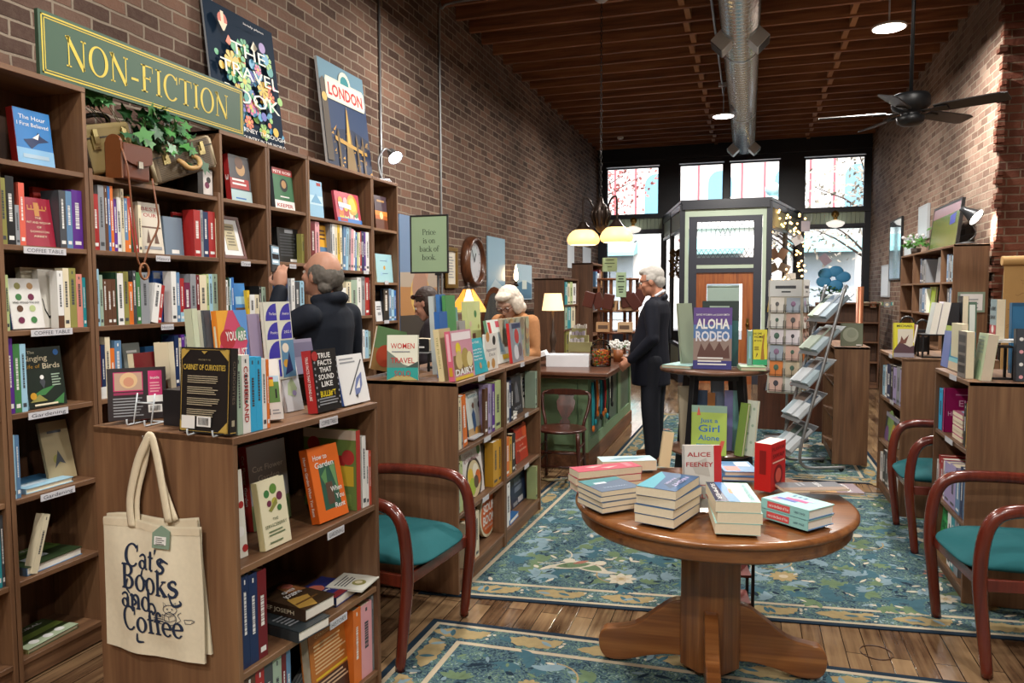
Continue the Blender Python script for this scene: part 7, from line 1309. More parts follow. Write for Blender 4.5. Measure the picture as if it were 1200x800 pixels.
mb.build('tiers', t)
for i in range(3):
    mb = MB(flat(('#d5d2da', '#b7b0c4', '#e2dfd8')[i], .4)); [mb.box(.02+.04*k, .05+.04*k, .08*i+.01, .08*i+.05, .11+.075*i, .145+.075*i+.012*(k % 2)) for k in range(4)]; mb.build('cards', t)
p = ctr(722, 425); t = thing('flower_pot', 'brown pot of white daisies on the counter behind the candy jar', 'flower pot', (p.x, p.y+.12, KT)); mb = MB(flat('#8a4f26', .5)); mb.lathe([(0, 0), (.045, 0), (.05, .12), (.044, .12), (.04, .1), (0, .1)], 20, cap=False); mb.build('pot', t)
mb = MB(flat('#e6e6e2', .7)); rc = random.Random(2)
for k in range(17): c = V((rc.uniform(-.09, .09), rc.uniform(-.06, .06), rc.uniform(.13, .19))); [mb.ball(c+V((.02*cos(a), .004, .02*sin(a))), (.013, .006, .013), 6, 4) for a in (0, 1.05, 2.1, 3.15, 4.2, 5.25)]
mb.mat(flat('#3f6f35', .7)); [mb.tube([(0, 0, .1), (.08*cos(i), .05*sin(i), .16)], .004, 5) for i in range(8)]; mb.build('daisies', t)
p = ctr(736, 413); mb = MB(flat('#b01822', .7, 0, .1)); mb.grid(lambda u, v: ((u-.5)*.3, (v-.5)*.3, .02+.035*abs(sin(5*u+2*v))*(1-abs(2*v-1))+.01*sin(9*v)), 14, 12); tag(mb.build('red_cloth', loc=(p.x, p.y+.12, KT)), 'crumpled red cloth on the far corner of the counter', 'cloth')
# wooden spinner with leather pouches and two small signs
p = V((x_of(724, 7.75, 1.0), 7.75, KT)); t = thing('display_stand', 'wooden display stand with leather pouches on the counter left of the suited man', 'display stand', p); wd = wood('stand_wood', '#3d2013', '#6d3f25', '#85522f', 'z', 9, .4); mb = MB(wd); mb.lathe([(0, 0), (.2, 0), (.2, .02), (0, .02)], 24, cap=False); mb.build('base', t)
for i in range(6): a = i*pi/3+.3; mb = MB(wd); mb.bar((.2*cos(a), .17*sin(a), .02), (.2*cos(a), .17*sin(a), .82), .03, .03); mb.build('post', t)
for z in (.25, .47, .8): mb = MB(wd); mb.lathe([(0, z), (.22, z), (.22, z+.018), (0, z+.018)], 24, cap=False); mb.build('ring_shelf', t)
pl = flat('#4a1f17', .35, 0, .15); rc = random.Random(3)
for i, (x, z, a) in enumerate(((-.26, .6, 15), (-.17, .59, -20), (-.06, .58, 12), (.12, .6, -12), (.2, .58, -35), (.25, .62, 24))):
    mb = MB(pl); mb.M = Matrix.Translation((x, -.24+.02*(i % 2), z)) @ Matrix.Rotation(radians(a), 4, 'Y'); mb.box(-.055, .055, -.012, .012, -.08, .08); tag(mb.build('hanging_pouch', loc=p, bevel=.006), ordinal(i+1)+' brown leather pouch from left hanging on the wooden display stand', 'pouch', group='leather pouches on the display stand')
for i, (x, z) in enumerate(((-.12, .269), (.1, .269), (-.05, .489), (.12, .489), (0, .0215))):
    mb = MB(flat(('#b08a62', '#c2a27e')[i % 2], .6)); mb.box(x-.07, x+.07, -.21, -.09, z, z+.1); mb.mat(flat('#5a4434', .6)); mb.box(x-.05, x+.05, -.2115, -.21, z+.03, z+.07); tag(mb.build('gift_box', loc=p, bevel=.003), ('left box on the lower tier', 'right box on the lower tier', 'left box on the middle tier', 'right box on the middle tier', 'box on the base')[i]+' of the wooden display stand', 'box', group='small boxes on the display stand')
def small_sign(label, corners, Y, txt): 
    a, b = atY(*corners[0], Y), atY(*corners[1], Y); t = thing('counter_sign', label, 'sign', ((a.x+b.x)/2, Y, b.z)); w, h = b.x-a.x, a.z-b.z; mb = MB(sg); mb.box(-w/2, w/2, 0, .008, 0, h); mb.mat(flat('#233026', .6)); n = len(txt)
    for i, s in enumerate(txt): mb.box(-w*s/2, w*s/2, -.0008, 0, h*(.84-i*.74/n)-h*.025, h*(.84-i*.74/n)+h*.025)
    mb.build('sign_panel', t); mb = MB(black); mb.tube([(0, .006, -.1), (0, .006, .02)], .005, 6); mb.build('post', t)
small_sign('small sage green sign at the upper left of the wooden display stand', ((706, 302), (723, 318)), 7.7, (.6, .7, .3)); small_sign('narrow sage green sign in front of the wooden display stand', ((722, 319), (733.5, 348)), 7.5, (.6, .5, .7, 0, .6, .5, .4))
# lanyards and socks hanging on the counter's aisle side
rc = random.Random(6)
for i in range(11):
    y = 6.42+i*.095; z = .76; t = thing('key_strap' if i not in (3, 9) else 'hanging_card', ('strap, ' if i not in (3, 9) else 'pale card, ')+ordinal(i+1)+' item from the counter corner hanging on its aisle side', 'strap' if i not in (3, 9) else 'card', (-1.30, y, z), 0, 'straps hanging on the counter side')
    c = ['#1f9aa8', '#2a2a2c', '#d9742a', '#cfcfcf', '#1f8a9a', '#28324a', '#b52a2a', '#3a6a4a', '#22303a', '#cfcfc4', '#3a3a3e'][i]; L_ = rc.uniform(.28, .42); mb = MB(flat(c, .6))
    if i in (3, 9): mb.box(.0, .006, -.05, .05, -.26, -.05); mb.mat(cm('dg')); [mb.box(.006, .0066, -.03+.02*k, -.022+.02*k, -.2, -.1) for k in range(4)]; mb.mat(flat('#d0d0d0', .5)); mb.tube([(.003, 0, 0), (.003, 0, -.06)], .002, 5)
    else:
        mb.tube(smoothed([(.004, -.012, 0), (.012, -.03, -L_*.5), (.01, -.01, -L_), (.012, .03, -L_*.55), (.004, .012, 0)], 6), .008, 6, flat=.5)
        mb.mat(flat(rc.choice(('#d9742a', '#1f9aa8', '#1c1c1e')), .5)); mb.ball((.016, -.01, -L_-.02), (.014, .03, .03), 8, 6)
    mb.build('loop' if i not in (3, 9) else 'card_front', t)
    mb = MB(steel); mb.ball((.006, 0, .004), .008, 8, 6); mb.build('hook', t)
# lamps behind the counter
def shade_lamp(label, loc, h, r0, r1, sh, col, base, glow):
    t = thing('table_lamp', label, 'lamp', loc); mb = MB(base); mb.lathe([(0, 0), (.08, 0), (.085, .012), (.03, .03), (.018, .08), (.035, .16), (.03, .22), (.012, .28), (.01, h-sh*.3), (0, h-sh*.3)], 20, cap=False); mb.build('base', t); mb = MB(emit(col, glow)); mb.lathe([(r1, h-sh), (r0, h)], 32, cap=False); mb.build('lamp_shade', t); return t
q = atY(648, 366, 7.2); shade_lamp('table lamp with a glowing cream drum shade behind the counter', (q.x, 7.2, KT+.03), q.z+.19-KT-.03, .085, .11, .17, '#ffd79a', flat('#3a2c22', .4), 1.5)
q = atY(549, 362, 6.0); t = thing('table_lamp', 'stained glass table lamp glowing amber behind the stacked picture books', 'lamp', (q.x, 6.0, .75)); z = q.z-.75; mb = MB(brz); mb.lathe([(0, 0), (.09, 0), (.09, .015), (.02, .04), (.015, z+.02), (0, z+.02)], 16, cap=False); mb.build('base', t)
mb = MB(emit('#ffd890', 1.6)); am = emit('#e08a2a', 1.0); gl = emit('#b9a85a', .9)
for i in range(8):
    a, b = i*pi/4, (i+1)*pi/4; mb.mat((mb.mats[0], am)[i % 2]); P = lambda r, zz, an: (r*cos(an), r*sin(an), zz); mb.poly([P(.16, z, a), P(.16, z, b), P(.05, z+.17, b), P(.05, z+.17, a)]); mb.mat(gl); mb.poly([P(.162, z-.025, a), P(.162, z-.025, b), P(.16, z, b), P(.16, z, a)])
lsh = mb.build('lamp_shade', t); mb = MB(brz)
for i in range(8): a = i*pi/4; mb.bar((.163*cos(a), .163*sin(a), z-.025), (.05*cos(a), .05*sin(a), z+.172), .006, .006)
mb.lathe([(.05, z+.17), (.03, z+.19), (.008, z+.205), (.008, z+.225), (0, z+.23)], 12, cap=False); mb.build('leading', lsh)
q = atY(643, 322, 9.0); t = thing('wall_sconce', 'sconce with a bright flame bulb on the brick wall above the cream lamp', 'wall lamp', (LW+.1, 9.42, q.z-.1)); mb = MB(brz); mb.lathe([(0, -.04), (.04, -.03), (.02, 0), (.02, .03), (0, .03)], 12, cap=False); mb.bar((0, 0, -.02), (-.098, 0, -.05), .02, .02); mb.build('bracket', t); mb = MB(emit('#ffd9a0', 12)); mb.lathe([(0, .03), (.028, .06), (.03, .12), (.015, .2), (0, .26)], 12, cap=False); mb.build('bulb', t)
# desk and shelving behind the counter
bookcase('K', 'tall dark bookcase standing end-on by the brick wall behind the counter', -2.08, 10.3, 11.1, .3, 1.95, [1.62, 1.28, .94, .6, .1], 1, 0, dark=True); bookcase('J', 'low bookcase of boxes against the brick wall behind the white haired woman', -2.25, 9.3, 10.15, .4, 1.72, [1.38, 1.06, .74, .42, .08], 1, 0, dark=True)
row('K', 0, 698, 'sb 700 318; wh 702 320; dr 704 316; ta 706 318', 'upper shelf of the end-on dark bookcase'); row('K', 1, 698, 'gy 700 350; wh 702 352; sb 705 350', 'second shelf of the end-on dark bookcase'); row('J', 0, 662, 'te 665 330; cr 668 332; lg 671 330; wh 675 332', 'top shelf behind the cream table lamp'); row('J', 2, 663, 'ol 667 383; wh 672 384', 'third shelf behind the cream table lamp'); row('J', 1, 662, 'mg 665 355; te 669 354; cr 674 356', 'second shelf behind the cream table lamp')
t = thing('desk', 'dark desk with lamps behind the middle bookcases', 'desk', (-2.95, 5.55, 0)); mb = MB(ctop); mb.box(0, .8, 0, 1.9, .71, .745); mb.build('top', t, bevel=.004)
for x, y in ((.02, .02), (.74, .02), (.02, 1.84), (.74, 1.84)): mb = MB(ctop); mb.box(x, x+.045, y, y+.045, 0, .71); mb.build('leg', t)
q = atY(579, 372, 6.9); t = thing('arched_mirror', 'small gothic arched wooden mirror behind the books', 'mirror', (q.x, 6.9, .746)); w = .15; zt = z_of(336, q.x, 6.9)-.746; out = [(-w, 0), (w, 0), (w, zt*.6)]+[(w*(1-k/6)**.8, zt*(.6+.4*sin(k/6*pi/2))) for k in range(1, 7)]; arch = out+[(-u, v) for u, v in reversed(out[2:-1])]; mb = MB(cw); 
inn = [(u*.76, .03+v*.9) for u, v in arch]; mb.prism(arch, 'y', .006, .025); n = len(arch); b = mb.pts([(u, 0, v) for u, v in arch]+[(u, 0, v) for u, v in inn]+[(u, .006, v) for u, v in arch]); [mb.face((b+i, b+(i+1) % n, b+n+(i+1) % n, b+n+i)) for i in range(n)]; [mb.face((b+2*n+i, b+2*n+(i+1) % n, b+(i+1) % n, b+i)) for i in range(n)]; mb.build('frame', t); mb = MB(flat('#a9bfc8', .05, .9, 0)); mb.poly([(u, .004, v) for u, v in inn]); mb.build('mirror_glass', t)

# ---------------------------------------------------------------- right side: racks, cards, tall bookcase
bookcase('G', 'waist-high walnut bookcase end standing by the brochure rack', .735, 7.14, 8.1, .29, 1.05, [.72, .4, .09], -1, 0)
face('G', None, 984, 1011, 379, .025, 'sage green book with a pale round swirl on the walnut bookcase end', '#6f7a62', 3, .1, H=.0) if False else stand(985, 1011, 379, 7.2, shelf_z('G', None), .025, 'sage green book with a pale round swirl on the walnut bookcase end', '#737c66', 5, deco=[('d', .45, .5, .36, '#a5ac98'), ('d', .5, .55, .22, '#969e8a'), ('r', .7, .02, .95, .08, 'wh')])
t = thing('card_spinner', 'wire spinner rack of greeting cards with a pale header by the brochure rack', 'card rack', (.40, 8.2, .0085), radians(-14)); mb = MB(steel); mb.smooth = True; mb.tube([(0, 0, 0), (0, 0, 1.66)], .014, 8); mb.build('pole', t); mb = MB(steel); mb.lathe([(0, 0), (.22, 0), (.22, .02), (.03, .04), (0, .04)], 24, cap=False); mb.build('base', t)
rc = random.Random(14)
for s in range(4):
    R4 = Matrix.Rotation(s*pi/2, 4, 'Z'); mb = MB(flat('#b9b4a6', .6)); mb.M = R4; mb.box(-.16, .16, -.167, -.163, .5, 1.66); mb.mat(flat('#cfd2d2', .5)); mb.box(-.155, .155, -.172, -.167, 1.49, 1.655); mb.mat(cm('dg')); mb.box(-.1, .1, -.1725, -.172, 1.57, 1.6); mb.box(-.04, .05, -.1725, -.172, 1.53, 1.545); pn = mb.build('panel', t)
    if s in (0, 3, 1):
        for r in range(6):
            for c in (-1, 1):
                z = .52+.162*r; mb = MB(flat(rc.choice(('#d8d4cc', '#c9a79a', '#b9c4c4', '#d3b04a', '#cf7a3a', '#d5cfd5', '#9aa6b4', '#c4b49a', '#dcdcd8')), .5)); mb.M = R4 @ Matrix.Translation((c*.078, -.18, z)) @ Matrix.Rotation(radians(-6), 4, 'X'); mb.box(-.066, .066, -.004, .004, 0, .15); mb.mat(flat(rc.choice(('#5a5a5a', '#a84a4a', '#4a6a5a', '#8a6a8a', '#3a3a44')), .6)); a = rc.uniform(.015, .03); mb.ball((0, -.004, .085), (a, .001, a*1.2), 10, 6); mb.build('card', pn)
            mb = MB(black); mb.M = R4; [mb.tube([(-.15, -.2, .535+.162*r+dz), (.15, -.2, .535+.162*r+dz)], .0025, 5) for dz in (0,)]; [mb.tube([(x, -.2, .515+.162*r), (x, -.2, .59+.162*r), (x, -.167, .6+.162*r)], .0025, 5) for x in (-.14, -.078, -.01, .01, .078, .14)]; mb.build('wire_pocket', pn)
# brochure rack: two bent tubes with sloping trays
t = thing('brochure_rack', 'bent tube floor rack with five sloping trays of leaflets', 'brochure rack', (.44, 6.72, .0065), radians(22)); 
for y in (0, .34): mb = MB(steel); mb.smooth = True; mb.tube(smoothed([(.40, y, .035), (.12, y, .035), (.03, y, .06), (.0, y, .15), (.05, y, .4), (.2, y, .95), (.37, y, 1.6)], 6), .014, 8); mb.build('tube_frame', t)
for y in (.0, .34): mb = MB(black); mb.M = Matrix.Translation((.37, y, .018)) @ Matrix.Rotation(pi/2, 4, 'X'); mb.lathe([(0, -.012), (.017, -.012), (.017, .012), (0, .012)], 14, cap=False); mb.build('caster', t)
rc = random.Random(31)
for i in range(5):
    z = .28+.285*i; x = .035+.225*(z-.3)/1.0*1.15; a = radians(44); d = V((cos(a), 0, sin(a))); n = V((-sin(a), 0, cos(a))); c = V((x+.02, 0, z)); P = lambda u, y, k: c+d*u+V((0, y, 0))+n*k
    mb = MB(flat('#8f9498', .4, .5)); b = mb.pts([P(-.2, -.0, 0), P(.16, -.0, 0), P(.16, .34, 0), P(-.2, .34, 0)]+[P(-.17, -.0, .006), P(.15, 0, .006), P(.15, .34, .006), P(-.17, .34, .006)]); [mb.face([b+k for k in f]) for f in ((0, 3, 2, 1), (4, 5, 6, 7), (0, 1, 5, 4), (1, 2, 6, 5), (2, 3, 7, 6), (3, 0, 4, 7))]; tr = mb.build('tray', t)
    for k in range(3):
        mb = MB(flat(rc.choice(('#c3c9ce', '#9fb0b8', '#b4b8bc', '#a9b6a8', '#8fa0ac')), .5)); y = .012+.11*k; q = [P(-.165, y, .0065), P(.1, y, .0065), P(.1, y+.1, .0065), P(-.165, y+.1, .0065)]; h = .03+.012*(k % 2); b = mb.pts(q+[v+n*h for v in q]); [mb.face([b+j for j in f]) for f in ((0, 3, 2, 1), (4, 5, 6, 7), (0, 1, 5, 4), (1, 2, 6, 5), (2, 3, 7, 6), (3, 0, 4, 7))]
        mb.mat(flat(rc.choice(('#4f5f70', '#3a4a44', '#6a5a50')), .5)); mb.poly([v+n*(h+.0006) for v in (q[0].lerp(q[1], .6), q[1].lerp(q[0], .05), q[2].lerp(q[3], .05), q[3].lerp(q[2], .6))]); mb.build('leaflets', tr)
t = thing('cabinet', 'dark brown wooden cabinet behind the greeting card spinner', 'cabinet', (.12, 8.75, .0085)); mb = MB(wood('dark_cabinet', '#24120b', '#432415', '#5a3220', 'z', 8, .45)); mb.box(0, .8, 0, .4, .0, .72); mb.build('body', t, bevel=.004); mb = MB(flat('#6a4a30', .4)); mb.box(-.02, .82, -.02, .42, .72, .745); mb.build('top', t)
bookcase('T', 'tall walnut bookcase against the right brick wall under the landscape picture', 1.85, 8.03, 10.6, .3, 1.98, [1.63, 1.30, .95, .6, .1], -1, 0)
root = CASES['T'][0]
for y in (.47, 1.82): mb = MB(walnut('z')); mb.box(0, .288, y, y+.02, .1, 1.959); mb.build('divider', root)
row('T', 0, 1078, 'nb 1080 303; dg 1082 305; gy 1084.5 304', 'left bay of the right wall bookcase'); face('T', 0, 1096, 1103, 301, .02, 'glossy pale album in the right wall bookcase', '#8f9298', 5, .06); face('T', 0, 1104, 1108, 305, .02, 'second glossy album in the right wall bookcase', '#7a7f88', 5, .06); row('T', 0, 1109, 'sb 1111 298; gy 1113 299; dg 1115 298; lb 1117.5 299; gy 1120.5 299', 'right bay of the right wall bookcase')
row('T', 1, 1077, 'gy 1080 338; sb 1083 337; wh 1085 338', 'lower left bay, right wall bookcase'); face('T', 1, 1087, 1094, 336, .02, 'lime green album in the right wall bookcase', '#a9c72a', 4, .05); face('T', 1, 1098, 1105, 341, .02, 'brown album in the right wall bookcase', '#8a5a44', 4, .05); row('T', 1, 1109, 'dg 1112 338; sb 1114 337; ta 1117 340; br 1120.5 338', 'lower right bay, right wall bookcase')
TT = .008+1.98+.003
t, mb, W, H = None, None, 0, 0
def rboard(name, label, cat, X, Y0, Y1, z0, z1, mat, edge, lean=0, th=.03):
    t = thing(name, label, cat); t.matrix_world = frame(V((X, Y1, z0)), (0, -1, 0), (-1, 0, 0), 0, lean); W, H = Y1-Y0, z1-z0; mb = MB(edge); mb.box(0, W, .004, th, 0, H)
    for a, b, c, d in ((0, W, 0, .025), (0, W, H-.025, H), (0, .025, .025, H-.025), (W-.025, W, .025, H-.025)): mb.box(a, b, 0, .004, c, d)
    mb.build('frame', t); mb = MB(mat); mb.poly([(.025, .003, .025), (W-.025, .003, .025), (W-.025, .003, H-.025), (.025, .003, H-.025)]); return t, mb, W, H
t, mb, W, H = rboard('landscape_picture', 'large black framed green landscape picture leaning above the right bookcase', 'picture', 1.98, 8.55, 9.75, TT+.004, TT+.5, flat('#5a6a30', .2, 0, .25, 5), black, 6); mb.mat(flat('#8f6a70', .25)); mb.poly([(.025, .0025, H*.72), (W-.025, .0025, H*.76), (W-.025, .0025, H-.025), (.025, .0025, H-.025)]); mb.mat(flat('#35409a', .3)); mb.poly([(W*.68, .002, H*.5), (W*.86, .002, H*.52), (W*.86, .002, H*.74), (W*.68, .002, H*.7)]); mb.build('print', t)
for a in ((1.0, 12.35, 13.3, 1.72, 2.66, '#b9c9d2', black, 'mirror', 'tall dark framed mirror high on the right brick wall', 'mirror'), (0, 11.5, 12.1, 1.58, 2.31, '#c9cfd4', flat('#b0b4b8', .5), 'picture', 'pale framed print on the right brick wall nearest the mirror', 'picture'), (0, 13.3, 14.0, 1.45, 1.98, '#cdd3da', flat('#c0c4c8', .5), 'picture', 'small white framed print low on the right brick wall by the window', 'picture'), (0, 10.65, 11.2, 2.22, 2.66, '#c3ccd4', flat('#b9c0c6', .5), 'picture', 'pale print on the right brick wall left of the landscape picture', 'picture')):
    t, mb, W, H = rboard(a[7], a[8], a[9], RW-.035, a[1], a[2], a[3], a[4], flat(a[5], .04 if a[0] else .3, .9 if a[0] else 0, 0), a[6]); mb.build('mirror_glass' if a[0] else 'print', t)
b0 = V((1.99, 8.16, TT+.001)); hd = atY(1140, 252, 8.12)-b0; t = thing('desk_lamp', 'black cone desk lamp shining on top of the right bookcase', 'lamp', b0); mb = MB(black); mb.lathe([(0, 0), (.09, 0), (.09, .012), (.02, .03), (0, .03)], 24, cap=False); mb.build('base', t); mb = MB(black); mb.smooth = True; mb.tube(smoothed([(0, 0, .02), (.07, 0, .1), (.03, 0, .2), hd+V((-.05, 0, .06))], 5), .007, 7); mb.build('arm', t)
R3 = V((.55, -.45, -.5)).to_track_quat('-Z', 'Y').to_matrix().to_4x4(); mb = MB(flat('#2a2c2f', .35, .4)); mb.M = Matrix.Translation(hd) @ R3; mb.lathe([(.02, .13), (.03, .125), (.035, .08), (.08, -.04), (.082, -.045)], 28, cap=False); h_ = mb.build('lamp_head', t); mb = MB(emit('#fff6e8', 14)); mb.M = Matrix.Translation(hd) @ R3; mb.lathe([(0, -.04), (.077, -.038)], 28, cap=False); mb.build('bulb', h_); DL_POS = b0+hd+R3.to_3x3() @ V((0, 0, -.06)); DL_DIR = R3.to_3x3() @ V((0, 0, -1))
q = V((1.95, 10.25, TT+.0005)); t = thing('potted_flowers', 'small pot of white flowers with green leaves at the far end of the right bookcase', 'plant', q); mb = MB(flat('#3a2c22', .6)); mb.lathe([(0, 0), (.05, 0), (.06, .08), (0, .08)], 16, cap=False); mb.build('pot', t); mb = MB(flat('#4f8a3a', .6, 0, .2)); rc = random.Random(5)
for k in range(70): c = V((rc.gauss(0, .09), rc.gauss(0, .09), .1+abs(rc.gauss(0, .06)))); u = V((rc.gauss(0, 1), rc.gauss(0, 1), rc.gauss(0, 1))).normalized()*.04; w = u.orthogonal().normalized()*.016; mb.poly([c-u, c+w, c+u, c-w])
mb.build('foliage', t); mb = MB(flat('#e8e4e6', .6)); [mb.ball((rc.gauss(0, .07), rc.gauss(0, .07)-.03, .19+rc.uniform(-.04, .06)), .02, 8, 5) for k in range(12)]; mb.build('blossoms', t)
# certificate on the end of the tall bookcase, paper pad with signatures
a, b = atY(1123, 342, 8.0), atY(1154, 366, 8.0); t = thing('framed_notice', 'sage framed white notice on the end of the right wall bookcase', 'notice', (a.x, 8.005, b.z)); w, h = b.x-a.x, a.z-b.z; mb = MB(flat('#7d9080', .5)); mb.box(0, w, 0, .012, 0, h); mb.build('frame', t); mb = MB(flat('#d8d8da', .5)); mb.box(.02, w-.02, -.001, 0, .02, h-.02); mb.mat(cm('gy')); [mb.box(w*.25, w*.75, -.002, -.001, h*(.6-.2*i), h*(.66-.2*i)) for i in range(3)]; mb.build('notice_sheet', t)
kr = flat('#a8834f', .8, 0, .08, 12); t = thing('paper_pad', 'tall brown paper roll with handwritten signatures at the right edge', 'paper roll', (2.05, 7.25, 0)); mb = MB(kr); mb.box(0, .62, 0, .012, .05, 1.80); mb.mat(flat('#4a3824', .7)); rc = random.Random(17)
for k in range(60):
    x, z = rc.uniform(.02, .5), rc.uniform(.7, 1.65); pts = smoothed([(x+.016*i, z+.012*rc.uniform(-1, 1)+.004*i, 0) for i in range(rc.randint(3, 6))], 3); [mb.poly([(p.x, -.001, p.y-.0012), (n.x, -.001, n.y-.0012), (n.x, -.001, n.y+.0012), (p.x, -.001, p.y+.0012)]) for p, n in zip(pts, pts[1:])]
mb.build('sheet', t); mb = MB(kr); mb.smooth = True; mb.tube([(-.02, .0, 1.80), (.64, 0, 1.80)], .04, 14); mb.build('roll', t)
mb = MB(black)
for x in (.02, .6): mb = MB(black); mb.bar((x, .02, 1.76), (x, .22, 0), .025, .025); mb.build('leg', t)
t = thing('post', 'round copper coloured post standing beyond the farther right bookcase', 'post', (1.16, 8.9, 0)); mb = MB(flat('#7d4a30', .35, .5, .2)); mb.lathe([(0, 0), (.06, 0), (.06, .02), (.038, .03), (.038, 1.6), (0, 1.6)], 20, cap=False); mb.build('shaft', t)
bookcase('W', 'dark bookcase with picture books facing the room near the window', 1.98, 12.9, 13.85, .3, 1.36, [1.05, .74, .42, .09], -1, radians(86), dark=True)
rc = random.Random(23)
for i in range(6):
    x = 1.1+.14*i if i < 5 else .96; mb_l = ('blue', 'cream', 'orange', 'green', 'grey', 'teal')[i]; c = ('#3f7ab0', '#c9c2a4', '#b5622f', '#4f7a4f', '#80868a', '#3f8f92')[i]; z = 1.372
    stand(1004+8*i, 1011+8*i, 360-2*(i % 2), 13.0, z, .02, mb_l+' picture book standing on the dark bookcase near the window', c, 8, deco=[('d', .5, .5, .28, 'cr')])
# wall globes on the beadboard, wreath, bulbs
for i, px in enumerate((742, 979)):
    q = V((x_of(px, FY-.1, 2.93), FY-.02, 2.96)); t = thing('wall_globe', ('left', 'right')[i]+' brass wall lamp with a white glass shade on the storefront', 'wall lamp', q, 0, 'storefront wall lamps'); mb = MB(flat('#8a6a35', .35, .7)); mb.ball((0, -.03, .06), .07, 14, 9); mb.lathe([(.03, 0), (.04, -.05), (.0, -.06)], 14, (0, -.1, .0), cap=False); mb.build('bracket', t); mb = MB(emit('#fff8ec', .9)); mb.lathe([(.05, -.06), (.16, -.1), (.165, -.13), (.12, -.18), (0, -.21)], 24, (0, -.1, .0), cap=False); mb.build('globe_shade', t)
q = (Lp.lerp(Lb, .3))+V((-.05, -.02, 2.05)); t = thing('wreath', 'dried brown wreath on the left side of the entrance vestibule', 'wreath', q); mb = MB(flat('#7a5a35', .8, 0, .3)); rc = random.Random(7); dv = (Lb-Lp).normalized()
for k in range(140): a = rc.random()*6.3; r = rc.gauss(.2, .03); c = dv*(r*cos(a))+V((rc.gauss(0, .02), rc.gauss(0, .02), r*1.1*sin(a))); u = V((rc.gauss(0, 1), rc.gauss(0, 1), rc.gauss(0, 1))).normalized()*.05; w = u.orthogonal().normalized()*.015; mb.poly([c-u, c+w, c+u, c-w])
mb.build('foliage', t)
t = thing('string_lights', 'warm string lights with paper charms wound round the right vestibule corner', 'string lights', (0, 0, 0)); rc = random.Random(19); bm_ = MB(emit('#ffc878', 9)); bm_.ball((0, 0, 0), .018, 8, 6); first = None; path = []
for i in range(84):
    s = i/83; 
    if i < 18: px, py, Y = 902+32*i/17+rc.uniform(-2, 2), 250+8*sin(i*.9)+14*i/17, 13.5
    elif i < 64: px, py, Y = 934+rc.gauss(0, 8), 252+100*(i-18)/46+rc.uniform(-4, 4), 13.9
    else: px, py, Y = 905+rc.uniform(0, 40), 318+rc.uniform(-4, 32), 13.2
    p = atY(px, py, Y); path.append(p)
    if first is None: first = bm_.build('bulb', t, loc=p)
    else: c = first.copy(); COL.objects.link(c); c.location = p
mb = MB(black); [mb.tube([p, (p+n)/2-V((0, 0, .02)), n], .0025, 4) for p, n in zip(path, path[1:])]; mb.build('wire', t)
for i, (px, py) in enumerate(((944, 265), (917, 297), (935, 281), (926, 325), (919, 314), (967, 304))): p = atY(px, py, 13.7); mb = MB(flat(('#a9a3b0', '#b08a72', '#cfcfd4', '#d8d4cc', '#8a7a6a', '#8f7f8a')[i], .6)); mb.M = Matrix.Rotation(.5*i, 4, 'Y'); mb.box(-.07, .07, -.004, .004, -.09, .09); mb.build('paper_charm', t, loc=p)
q = V((x_of(976, 14.6, 1.7), 14.6, 1.28)); t = thing('flower_arrangement', 'large blue paper flower with plants before the right display window', 'flower arrangement', q); mb = MB(flat('#3f8fc4', .6)); [mb.ball((.17*cos(a), 0, .5+.13*sin(a)), (.13, .03, .1), 12, 8) for a in (.2, 1.3, 2.4, 3.6, 5)]; mb.build('paper_petals', t); mb = MB(flat('#3f6a3a', .7, 0, .2)); rc = random.Random(1)
for k in range(90): c = V((rc.gauss(0, .17), rc.gauss(0, .08), .25+rc.gauss(0, .07))); u = V((rc.gauss(0, 1), rc.gauss(0, 1), rc.gauss(0, 1))).normalized()*.06; w = u.orthogonal().normalized()*.02; mb.poly([c-u, c+w, c+u, c-w])
mb.build('foliage', t); mb = MB(flat('#4a4c50', .6)); mb.box(-.2, .2, -.1, .1, -.0, .22); mb.build('planter', t); mb = MB(flat('#5a5048', .7)); mb.box(-.5, .5, -.2, .2, -1.28, -.001); mb.build('plinth', t)
t = thing('street_lamp', 'street lamp with pale round globes outside the transom window', 'street lamp', atY(905, 236, 22).xy.to_3d()+V((0, 0, -.14))); zz = atY(905, 236, 22).z+.14; mb = MB(flat('#3a4a48', .5)); mb.lathe([(0, 0), (.16, 0), (.1, .5), (.06, .6), (.05, zz-.3), (0, zz-.3)], 16, cap=False); mb.build('pole', t)
for dz, s in ((-.02, 1), (.34, 1)): mb = MB(flat('#a9cfd0', .4)); mb.ball((0, 0, zz+dz), .2, 18, 12); mb.build('globe', t)
